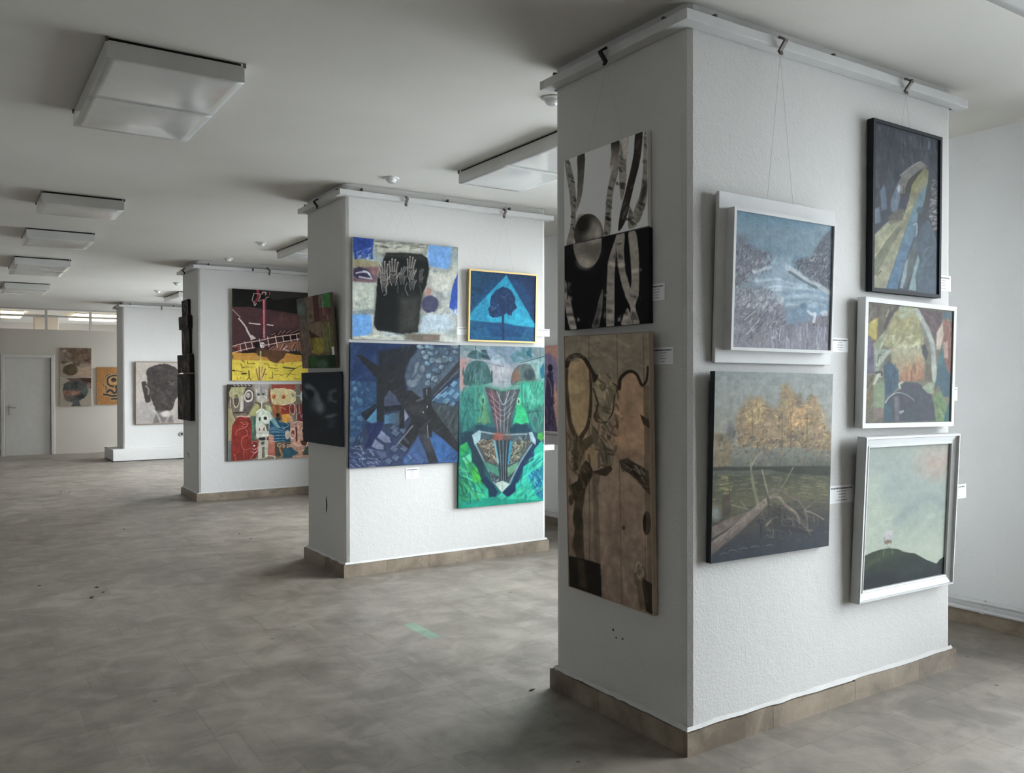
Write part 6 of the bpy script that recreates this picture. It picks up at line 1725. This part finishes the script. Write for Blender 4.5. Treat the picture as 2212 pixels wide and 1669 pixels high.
p.line([(410, 190), (460, 170), (520, 200), (570, 260)], 20, (70, 58, 58), 0.8, 8)
p.line([(190, 640), (300, 640), (380, 640)], 20, (52, 42, 38), 0.85, 8, 6)
p.line([(140, 380), (150, 560), (190, 700), (220, 780)], 12, (44, 38, 34), 0.9, 5)
p.line([(128, 380), (135, 560), (175, 700), (205, 790)], 10, (206, 190, 160), 0.8, 4)
p.poly([(80, 560), (140, 560), (180, 740), (150, 1000), (110, 1180), (78, 1180)], (150, 142, 104), 0.92, 10, 8)
p.poly([(75, 1190), (120, 1190), (130, 1570), (68, 1575)], (92, 104, 104), 0.92, 10, 6)
# red hand
p.poly([(230, 760), (300, 720), (440, 720), (495, 760), (520, 880), (515, 1100), (520, 1180), (500, 1400), (520, 1540), (380, 1560), (130, 1575), (130, 1300), (140, 1100), (150, 900)], (128, 44, 34), 0.98, 8, 8, 0.15)
p.poly([(520, 1200), (600, 1170), (665, 1200), (660, 1400), (600, 1520), (500, 1545), (510, 1350)], (118, 42, 38), 0.97, 8, 6, 0.15)
p.line([(250, 720), (330, 710), (400, 725), (490, 710)], 20, (212, 172, 160), 0.85, 8, 8)
lt = (206, 130, 108)
for pts in ([(220, 1070), (240, 1000), (320, 950), (400, 935), (460, 850), (400, 820)], [(310, 830), (350, 830), (380, 870), (460, 850)], [(340, 900), (400, 920), (450, 870)], [(400, 960), (445, 1010), (440, 1080), (380, 1100), (340, 1160), (330, 1250), (370, 1340), (420, 1360), (500, 1320)], [(370, 1380), (370, 1520)], [(200, 1440), (215, 1540), (230, 1570)]):
    p.line(pts, 9, lt, 0.8, 4, 3)
p.line([(520, 1250), (560, 1200), (640, 1220), (640, 1380), (560, 1440), (500, 1530)], 12, (196, 130, 116), 0.85, 5, 4)
p.ell(570, 1280, 24, 16, (226, 204, 196), 0.9, 0.4)
p.line([(540, 1330), (570, 1360), (610, 1330)], 10, (220, 190, 180), 0.8, 4)
p.line([(530, 1390), (570, 1420), (620, 1380), (640, 1300)], 9, (216, 170, 156), 0.8, 4)
# centre totem
p.poly([(560, 95), (860, 95), (830, 320), (800, 430), (640, 440), (600, 320)], (150, 142, 140), 0.92, 14, 10)
p.dabs(20, [(570, 100), (840, 100), (820, 300), (610, 300)], 140, 20, 1.5, 0.2, [(176, 168, 164), (120, 112, 110), (190, 184, 176)], 0.6, 10)
p.ell(655, 292, 26, 20, (52, 70, 56), 0.9, 0.4)
p.ell(745, 285, 28, 20, (60, 82, 62), 0.9, 0.4)
p.ell(735, 350, 90, 36, (206, 204, 190), 0.95, 0.15, 0, 4, 0.1, 0.35)
p.ell(735, 400, 110, 50, (168, 164, 148), 0.8, 0.3)
p.poly([(460, 690), (600, 470), (660, 480), (680, 600), (600, 710)], (160, 158, 104), 0.95, 10, 6)
p.poly([(780, 490), (880, 500), (920, 640), (820, 620)], (160, 168, 128), 0.9, 12, 6)
p.line([(600, 440), (680, 480), (700, 520)], 16, (44, 46, 48), 0.8, 6)
p.line([(720, 440), (715, 560)], 18, (214, 210, 196), 0.85, 6)
p.poly([(620, 620), (720, 560), (800, 600), (880, 640), (930, 740), (870, 800), (850, 1050), (800, 1080), (620, 1120), (600, 900), (610, 760)], (186, 192, 178), 0.96, 10, 8, 0.15)
p.line([(615, 640), (700, 570), (760, 580)], 14, (220, 220, 204), 0.8, 5)
p.ell(680, 762, 18, 40, (46, 62, 62), 0.95, 0.2, 0.1)
p.ell(785, 750, 34, 32, (32, 30, 32), 0.95, 0.15)
p.ell(775, 755, 66, 70, (216, 216, 204), 0.8, 0.15, 0, 3, 0.1, 0.2)
p.poly([(750, 850), (800, 870), (850, 850), (850, 1000), (820, 1000), (800, 900)], (70, 66, 66), 0.85, 8, 5)
p.ell(715, 960, 66, 84, (196, 186, 170), 0.9, 0.15)
p.ell(672, 968, 12, 32, (70, 62, 54), 0.9, 0.3, 0.2)
p.ell(760, 960, 14, 38, (74, 62, 54), 0.9, 0.3)
p.line([(690, 1030), (720, 1040), (750, 1025)], 9, (120, 108, 96), 0.8, 4)
p.poly([(600, 1060), (800, 1060), (870, 1060), (840, 1100), (620, 1140)], (214, 212, 200), 0.85, 10, 6)
p.poly([(655, 1120), (850, 1110), (850, 1190), (680, 1190)], (52, 46, 48), 0.95, 6, 4)
p.poly([(780, 1110), (830, 1110), (800, 1200), (790, 1190)], (180, 168, 158), 0.8, 6)
p.poly([(660, 1180), (840, 1170), (830, 1500), (780, 1520), (640, 1540)], (176, 172, 158), 0.95, 8, 6)
p.poly([(710, 1200), (780, 1200), (740, 1270), (705, 1260)], (74, 72, 66), 0.9, 6, 3)
p.poly([(720, 1310), (770, 1300), (775, 1510), (720, 1520)], (92, 92, 74), 0.9, 6, 3)
p.poly([(510, 720), (600, 715), (600, 1080), (560, 1100), (590, 1180), (520, 1180), (515, 880)], (70, 100, 88), 0.93, 8, 6, 0.2)
p.line([(550, 730), (545, 860), (555, 1060)], 12, (130, 160, 140), 0.7, 6)
p.poly([(850, 1090), (950, 1080), (975, 1300), (965, 1480), (830, 1460)], (186, 128, 106), 0.95, 8, 6, 0.15, False, (160, 92, 78), ((900, 1100), (900, 1450)))
p.line([(800, 1470), (960, 1490), (960, 1530)], 16, (220, 204, 190), 0.85, 6)
# fish head and orange
p.poly([(900, 100), (1360, 100), (1360, 200), (920, 200)], (140, 62, 46), 0.95, 8, 8)
p.poly([(860, 200), (900, 200), (900, 480), (850, 380)], (132, 74, 50), 0.9, 10, 6)
for i in range(8):
    y = 250 + i * 36
    p.line([(850 + 4 * i, y), (890 + 4 * i, y + 14)], 9, (70, 40, 30), 0.8, 4)
p.poly([(890, 220), (960, 185), (1260, 195), (1360, 250), (1385, 330), (1350, 420), (1240, 460), (1080, 500), (940, 470), (900, 400)], (190, 176, 132), 0.97, 8, 5, 0.1, True)
p.line([(940, 470), (1080, 500), (1250, 465), (1350, 420), (1390, 330), (1350, 250), (1250, 200)], 14, (222, 216, 190), 0.9, 5)
for x, y in ((950, 332), (1132, 340)):
    p.ell(x, y, 40, 46, (176, 104, 54), 0.95, 0.25, 0, 4)
    p.ell(x + 3, y, 20, 22, (112, 52, 26), 0.95, 0.3)
    p.ell(x - 8, y - 10, 10, 9, (226, 186, 130), 0.9, 0.4)
p.line([(960, 180), (1060, 185), (1160, 178)], 14, (216, 206, 188), 0.8, 6)
p.ell(1310, 310, 20, 40, (110, 130, 106), 0.9, 0.4, -0.5)
p.poly([(900, 480), (1090, 500), (1100, 700), (1050, 800), (1000, 790), (940, 700), (920, 560)], (140, 84, 44), 0.95, 10, 8, 0.2)
p.dabs(16, [(920, 490), (1080, 510), (1080, 640), (940, 640)], 110, 12, 1.5, 0.1, [(176, 110, 60), (104, 58, 34), (190, 130, 80)], 0.7, 6)
p.poly([(1090, 510), (1250, 500), (1260, 660), (1100, 680)], (134, 52, 34), 0.95, 8, 6)
p.ell(1025, 690, 36, 40, (40, 30, 24), 0.95, 0.3)
p.ell(1040, 760, 46, 36, (44, 46, 44), 0.8, 0.5)
p.line([(1090, 540), (1170, 575), (1160, 590)], 8, (216, 170, 150), 0.8, 4)
p.ell(1305, 570, 52, 100, (120, 46, 40), 0.9, 0.2)
p.ell(1305, 570, 58, 106, (216, 190, 178), 0.8, 0.1, 0, 3, 0.1, 0.14)
p.poly([(1105, 680), (1250, 670), (1260, 800), (1180, 840), (1115, 820)], (204, 150, 52), 0.97, 8, 6, 0.12)
# blue water
p.poly([(870, 800), (1000, 740), (1060, 830), (1250, 850), (1260, 960), (1260, 1210), (960, 1210), (950, 1080), (860, 1040)], (30, 78, 106), 0.96, 10, 8, 0.2)
p.poly([(880, 780), (960, 730), (1060, 920), (980, 920)], (110, 150, 146), 0.8, 10, 6)
for y in (930, 960, 995, 1020, 1080, 1140, 1190):
    p.line([(870, y), (960, y + 10), (1100, y - 4), (1160, y + 4)], 7, (180, 206, 210), 0.75, 4, 8)
for a_, b_ in (((870, 760), (1030, 910)), ((930, 760), (1060, 930)), ((1160, 820), (1230, 880)), ((1110, 960), (1230, 900))):
    p.line([a_, b_], 8, (196, 212, 210), 0.75, 4, 4)
# signature band
p.poly([(965, 1220), (1280, 1220), (1290, 1320), (1100, 1360), (1100, 1460), (1040, 1500), (975, 1480)], (92, 74, 62), 0.95, 10, 8)
p.poly([(985, 1280), (1060, 1300), (1100, 1460), (1010, 1500), (975, 1400)], (66, 66, 62), 0.9, 12, 6)
p.poly([(1110, 1350), (1300, 1320), (1420, 1400), (1300, 1510), (1120, 1520)], (44, 88, 104), 0.95, 10, 8, 0.2)
p.line([(1060, 1310), (1075, 1400), (1105, 1460)], 20, (196, 140, 78), 0.9, 6, 5)
cr = (220, 186, 142)
p.line([(1085, 1245), (1040, 1240), (1020, 1270), (1040, 1305), (1085, 1300), (1085, 1275), (1060, 1275)], 11, cr, 0.9, 4)
p.line([(1160, 1250), (1125, 1250), (1125, 1275), (1160, 1285), (1150, 1310), (1120, 1305)], 11, (226, 206, 190), 0.9, 4)
p.line([(1195, 1270), (1220, 1260), (1225, 1280), (1195, 1310), (1230, 1308)], 9, (226, 206, 190), 0.9, 4)
p.line([(1245, 1262), (1270, 1265), (1255, 1282), (1272, 1295), (1245, 1308)], 9, (226, 206, 190), 0.9, 4)
# pink mask right
p.poly([(1360, 100), (1450, 100), (1450, 480), (1440, 820), (1380, 820), (1370, 420)], (112, 110, 100), 0.92, 10, 6)
p.poly([(1450, 100), (1680, 100), (1680, 230), (1460, 230)], (136, 58, 44), 0.95, 8, 6)
p.poly([(1390, 490), (1680, 480), (1680, 820), (1400, 820)], (112, 52, 50), 0.94, 10, 8)
for pts in ([(1400, 680), (1450, 640), (1470, 720), (1530, 640)], [(1380, 560), (1390, 780)], [(1430, 500), (1440, 640)], [(1480, 760), (1500, 680), (1580, 700)], [(1300, 700), (1340, 660), (1340, 480)]):
    p.line(pts, 9, (216, 180, 172), 0.8, 4, 3)
p.ell(1560, 330, 110, 140, (196, 196, 186), 0.9, 0.15, 0, 4, 0.1, 0.4)
p.ell(1570, 320, 60, 90, (96, 120, 112), 0.9, 0.3)
p.line([(1390, 315), (1460, 325)], 20, (176, 196, 186), 0.8, 6)
p.poly([(1250, 680), (1300, 720), (1330, 830), (1420, 810), (1560, 850), (1680, 840), (1670, 1200), (1600, 1330), (1480, 1420), (1380, 1400), (1280, 1300), (1260, 1000)], (180, 140, 122), 0.96, 10, 8, 0.15)
p.ell(1210, 1070, 50, 90, (196, 176, 162), 0.9, 0.2)
p.line([(1320, 850), (1420, 815), (1560, 850)], 20, (222, 200, 184), 0.85, 6)
p.ell(1310, 1050, 56, 110, (222, 196, 180), 0.9, 0.12, 0.05, 3, 0.1, 0.22)
p.ell(1312, 1040, 30, 56, (120, 66, 50), 0.9, 0.3)
p.ell(1310, 1070, 20, 18, (220, 190, 170), 0.8, 0.4)
p.ell(1525, 1040, 66, 120, (222, 196, 180), 0.9, 0.12, -0.05, 3, 0.1, 0.22)
p.ell(1520, 990, 32, 44, (58, 42, 36), 0.9, 0.3)
p.ell(1520, 1110, 28, 40, (110, 70, 56), 0.9, 0.3)
p.poly([(1360, 920), (1390, 920), (1400, 1200), (1370, 1210)], (98, 46, 34), 0.95, 6, 3)
p.line([(1420, 860), (1430, 1200)], 36, (206, 166, 146), 0.85, 8)
p.line([(1340, 1240), (1420, 1290), (1520, 1240)], 40, (214, 178, 160), 0.85, 8)
p.poly([(1460, 1190), (1600, 1180), (1560, 1290), (1480, 1270)], (82, 44, 36), 0.9, 8, 4)
p.line([(1480, 1390), (1560, 1330), (1600, 1200)], 18, (222, 212, 200), 0.85, 6)
p.poly([(1420, 1390), (1490, 1390), (1500, 1510), (1410, 1510)], (196, 146, 124), 0.9, 8, 4)
p.poly([(1300, 1480), (1680, 1460), (1680, 1510), (1300, 1520)], (204, 160, 136), 0.9, 8, 6)
p.poly([(1540, 1320), (1680, 1260), (1680, 1460), (1510, 1460)], (70, 86, 80), 0.9, 10, 6)
p.grain(0.04)
pt = mount('f', 10.700, 2.832 + 0.535, 0.467, 1.07, 0.945, -0.1, 0.012, 0.026, 'crowded painting of masks, a fish head and a red hand, third pillar')
canvas_mesh(p, 1.07, 0.945, 0.0, pt, 1.15)
local_box('stretcher', side_mat('charcoal_canvas_edge', (0.03, 0.026, 0.024)), (-0.535, 0.535, 0.0005, 0.022, 0, 0.945), pt)

# ============ third pillar, shaded side: small dark panels
smalls = [(11.22, 2.27, 0.34, 0.20, 0.03, 'small dark panel, topmost of the stack on the third pillar'), (11.20, 2.105, 0.50, 0.162, 0.055, 'dark panel, second from top of the stack on the third pillar'),
          (11.19, 1.792, 0.42, 0.31, 0.03, 'narrow dark panel, middle of the stack on the third pillar'), (11.20, 1.558, 0.66, 0.226, 0.055, 'wide dark panel, second from bottom of the stack on the third pillar'),
          (11.19, 0.968, 0.68, 0.575, 0.055, 'largest dark panel, lowest of the stack on the third pillar')]
for i, (c_, zb, w, h, db, lb) in enumerate(smalls):
    q = [(0, 0), (100, 0), (100, 100), (0, 100)]
    p = P_(36, 60, q, (46, 42, 40), 30 + i)
    p.scum((26, 24, 24), 0.8, 4, 0.45, 0.6)
    p.dabs(12, q, 46, 12, 1.2, 0.7, [(76, 70, 66), (30, 28, 28), (60, 56, 54), (22, 20, 20), (92, 84, 78)], 0.7, 6)
    pt = mount('l', 2.488, c_, zb, w, h, 0, 0.006, db, lb, 'stack of dark panels on the third pillar')
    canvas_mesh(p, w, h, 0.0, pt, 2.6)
    local_box('stretcher', side_mat('dark_panel_edge', (0.02, 0.018, 0.017)), (-w / 2, w / 2, 0.0005, db - 0.005, 0, h), pt)

# ============ farthest pillar: portrait from behind
p = P_(120, 130, [(1160, 718), (1703, 735), (1703, 1252), (1162, 1260)], (176, 166, 156), 17)
p.scum((190, 180, 172), 0.6, 4, 0.45, 0.65)
p.poly([(1165, 1070), (1310, 1060), (1340, 1250), (1165, 1256)], (158, 152, 148), 0.8, 40, 16)
p.poly([(1540, 1060), (1703, 1000), (1703, 1250), (1480, 1250)], (164, 156, 152), 0.8, 40, 16)
head = [(1260, 800), (1300, 760), (1400, 742), (1480, 755), (1540, 800), (1560, 900), (1552, 1000), (1510, 1060), (1480, 1140), (1400, 1155), (1350, 1160), (1310, 1080), (1270, 1000), (1262, 900)]
p.poly(head, (70, 64, 62), 0.97, 10, 12, 0.25, True)
p.scum((94, 86, 82), 0.6, 12, 0.5, 0.7, head)
p.dabs(60, head, 40, 14, 1.2, 0.9, [(58, 52, 50), (84, 78, 74), (66, 60, 58)], 0.5, 8)
p.poly([(1212, 900), (1240, 892), (1262, 920), (1275, 1000), (1290, 1060), (1250, 1070), (1230, 1000)], (66, 58, 56), 0.95, 8, 6, 0.2, True)
p.poly([(1600, 880), (1570, 890), (1555, 940), (1550, 1040), (1590, 1020), (1606, 940)], (70, 62, 60), 0.95, 8, 6, 0.2, True)
p.line([(1250, 930), (1275, 960), (1270, 1000)], 16, (150, 142, 138), 0.7, 8, 6)
p.dabs(6, [(1440, 880), (1510, 880), (1500, 930), (1450, 920)], 30, 10, -0.3, 0.4, [(140, 130, 126)], 0.5, 6)
p.poly([(1340, 1150), (1470, 1150), (1500, 1250), (1310, 1250)], (112, 106, 102), 0.85, 20, 10)
p.ell(1430, 1175, 46, 26, (204, 196, 190), 0.85, 0.6, jit=8)
p.line([(1310, 1140), (1350, 1180), (1380, 1240)], 16, (190, 182, 176), 0.6, 10, 6)
p.line([(1500, 1140), (1460, 1190), (1430, 1240)], 16, (180, 172, 166), 0.6, 10, 6)
p.grain(0.05)
pt = mount('f', 16.95, 2.825 + 0.55, 0.657, 1.10, 1.16, 0, 0.015, 0.03, 'grey portrait of a head from behind on the farthest pillar')
canvas_mesh(p, 1.10 - 0.02, 1.14, 0.0, pt, 0.88, 0.9, 0.2).location = (0, 0, 0.01)
frame_ring('edge_strip', side_mat('thin_wood_strip', (0.20, 0.12, 0.07)), 1.10, 1.16, [(0.0, -0.003), (0.010, -0.003), (0.010, 0.025), (0.0, 0.025)], pt)
wires(pt, (3.28, 16.885, 2.775), [(-0.2, 0.005, 1.16), (0.15, 0.005, 1.16)])

# ============ far partition
p = P_(60, 56, [(100, 115), (862, 130), (862, 828), (100, 828)], (112, 100, 88), 18)
p.poly([(100, 115), (862, 130), (862, 400), (600, 480), (560, 560), (300, 520), (140, 500)], (82, 66, 54), 0.95, 40, 40)
p.poly([(120, 200), (260, 160), (400, 300), (360, 470), (180, 500), (130, 380)], (104, 98, 88), 0.8, 60, 30)
p.scum((98, 80, 66), 0.5, 5, 0.45, 0.65, [(300, 140), (860, 140), (860, 400), (400, 480)])
p.ell(730, 440, 80, 50, (58, 40, 30), 0.8, 0.7, jit=20)
p.ell(350, 660, 180, 135, (66, 56, 42), 0.97, 0.08, 0, 14, 0.3)
p.ell(180, 470, 60, 30, (52, 50, 44), 0.8, 0.7)
p.line([(250, 530), (330, 490), (400, 480)], 30, (150, 138, 124), 0.8, 14, 14)
p.poly([(560, 600), (862, 560), (862, 828), (420, 828), (540, 720)], (132, 112, 94), 0.85, 50, 20)
p.ell(210, 190, 40, 40, (132, 124, 114), 0.7, 0.8, jit=14)
p.dabs(40, [(130, 160), (850, 150), (850, 500), (540, 560), (160, 480)], 110, 60, 0.6, 1.2, [(96, 80, 66), (66, 52, 42), (112, 100, 88), (84, 66, 52), (58, 44, 36)], 0.4, 40)
pt = mount('f', BY, 2.105, 1.547, 0.568, 0.584, 0, 0.004, 0.022, 'brown painting of stones, upper of the pair on the far partition')
canvas_mesh(p, 0.568, 0.584, 0.0, pt, 1.9)
local_box('stretcher', M['bare'], (-0.284, 0.284, 0.0005, 0.018, 0, 0.584), pt)
p = P_(60, 56, [(100, 838), (862, 845), (860, 1525), (100, 1525)], (120, 110, 98), 19)
p.poly([(260, 845), (862, 845), (862, 1120), (640, 1000), (300, 900)], (74, 58, 52), 0.9, 40, 30)
p.poly([(560, 845), (862, 845), (862, 960), (700, 960)], (54, 34, 30), 0.9, 40, 20)
p.ell(800, 1020, 50, 60, (104, 90, 86), 0.7, 0.7, jit=16)
p.poly([(160, 1150), (200, 980), (300, 930), (450, 900), (600, 940), (720, 1000), (785, 1180), (740, 1290), (620, 1370), (560, 1400), (600, 1520), (360, 1525), (420, 1440), (260, 1400), (190, 1280)], (62, 64, 62), 0.97, 12, 12, 0.25)
p.poly([(170, 1160), (300, 1120), (560, 1160), (560, 1250), (300, 1290), (190, 1270)], (128, 88, 70), 0.9, 50, 20)
p.ell(470, 1020, 90, 80, (40, 46, 48), 0.8, 0.7, jit=16)
p.ell(690, 1150, 90, 110, (66, 78, 76), 0.8, 0.7, jit=16)
p.ell(610, 1290, 90, 60, (42, 42, 40), 0.8, 0.6)
p.ell(280, 1340, 90, 50, (84, 72, 60), 0.7, 0.7)
p.dabs(30, [(180, 980), (700, 980), (760, 1200), (560, 1380), (220, 1340)], 110, 50, 0.6, 1.2, [(50, 54, 54), (76, 78, 74), (40, 42, 42), (112, 84, 68)], 0.4, 36)
pt = mount('f', BY, 2.102, 0.955, 0.566, 0.572, 0, 0.004, 0.022, 'dark blue and orange head painting, lower of the pair on the far partition')
canvas_mesh(p, 0.566, 0.572, 0.0, pt, 1.9)
local_box('stretcher', M['bare'], (-0.283, 0.283, 0.0005, 0.018, 0, 0.572), pt)
p = P_(70, 64, [(978, 598), (1960, 588), (1960, 1490), (985, 1500)], (126, 90, 50), 20)
p.scum((138, 100, 58), 0.5, 4, 0.45, 0.65)
dkk, ivy = (52, 46, 44), (166, 142, 104)
for pts, w_ in (([(1560, 800), (1380, 800), (1260, 850), (1240, 950), (1280, 1030), (1400, 1060)], 50), ([(1450, 1050), (1460, 1180), (1400, 1220), (1350, 1170), (1290, 1150), (1230, 1190)], 60), ([(1150, 1255), (1250, 1260), (1330, 1290), (1500, 1280)], 50), ([(1340, 1360), (1560, 1350)], 50), ([(1190, 840), (1230, 790), (1320, 765)], 24), ([(1150, 1000), (1160, 1080)], 22), ([(1190, 1060), (1215, 1090), (1195, 1140)], 28), ([(1560, 1000), (1700, 950), (1720, 850), (1640, 800)], 50), ([(1560, 1200), (1700, 1180), (1760, 1260)], 50)):
    p.line(pts, w_ + 22, ivy, 0.7, 14)
    p.line(pts, w_, dkk, 0.95, 8, 4)
p.ell(1390, 895, 62, 50, dkk, 0.95, 0.1)
p.ell(1390, 905, 115, 90, ivy, 0.85, 0.1, 0, 0, 0.1, 0.2)
pt = mount('f', BY, 2.483 + 0.385, 0.976, 0.77, 0.768, 0, 0.004, 0.022, 'ochre painting with swirling dark letter shapes on the far partition')
canvas_mesh(p, 0.77, 0.768, 0.0, pt, 1.8)
local_box('stretcher', M['bare'], (-0.385, 0.385, 0.0005, 0.018, 0, 0.768), pt)

# ============ window wall: purple figure behind the second pillar
p = P_(80, 110, [(40, 300), (420, 325), (420, 1310), (40, 1305)], (172, 134, 124), 21)
p.poly([(40, 600), (120, 430), (200, 390), (260, 460), (310, 640), (330, 900), (330, 1305), (40, 1305)], (118, 110, 142), 0.9, 30, 10)
p.poly([(240, 700), (290, 900), (285, 1305), (255, 1305)], (186, 142, 122), 0.85, 20, 8)
p.ell(213, 570, 22, 46, (46, 40, 60), 0.95, 0.2)
p.poly([(180, 660), (200, 610), (235, 620), (245, 760), (240, 1000), (250, 1100), (275, 1305), (60, 1305), (150, 1100), (170, 900)], (60, 54, 78), 0.96, 14, 8)
p.dabs(30, [(150, 1000), (250, 1000), (270, 1300), (100, 1300)], 150, 10, 1.5, 0.2, [(84, 76, 100), (44, 38, 58), (100, 92, 112)], 0.6, 6)
p.line([(190, 680), (220, 790), (225, 900)], 10, (130, 122, 150), 0.7, 6)
pt = mount('l', RWX, 6.93, 0.94, 0.72, 0.862, 0, 0.004, 0.024, 'purple standing figure painting on the window wall beyond the second pillar')
canvas_mesh(p, 0.72, 0.862, 0.0, pt, 1.6)
local_box('stretcher', side_mat('red_brown_canvas_edge', (0.12, 0.05, 0.04)), (-0.36, 0.36, 0.0005, 0.02, 0, 0.862), pt)
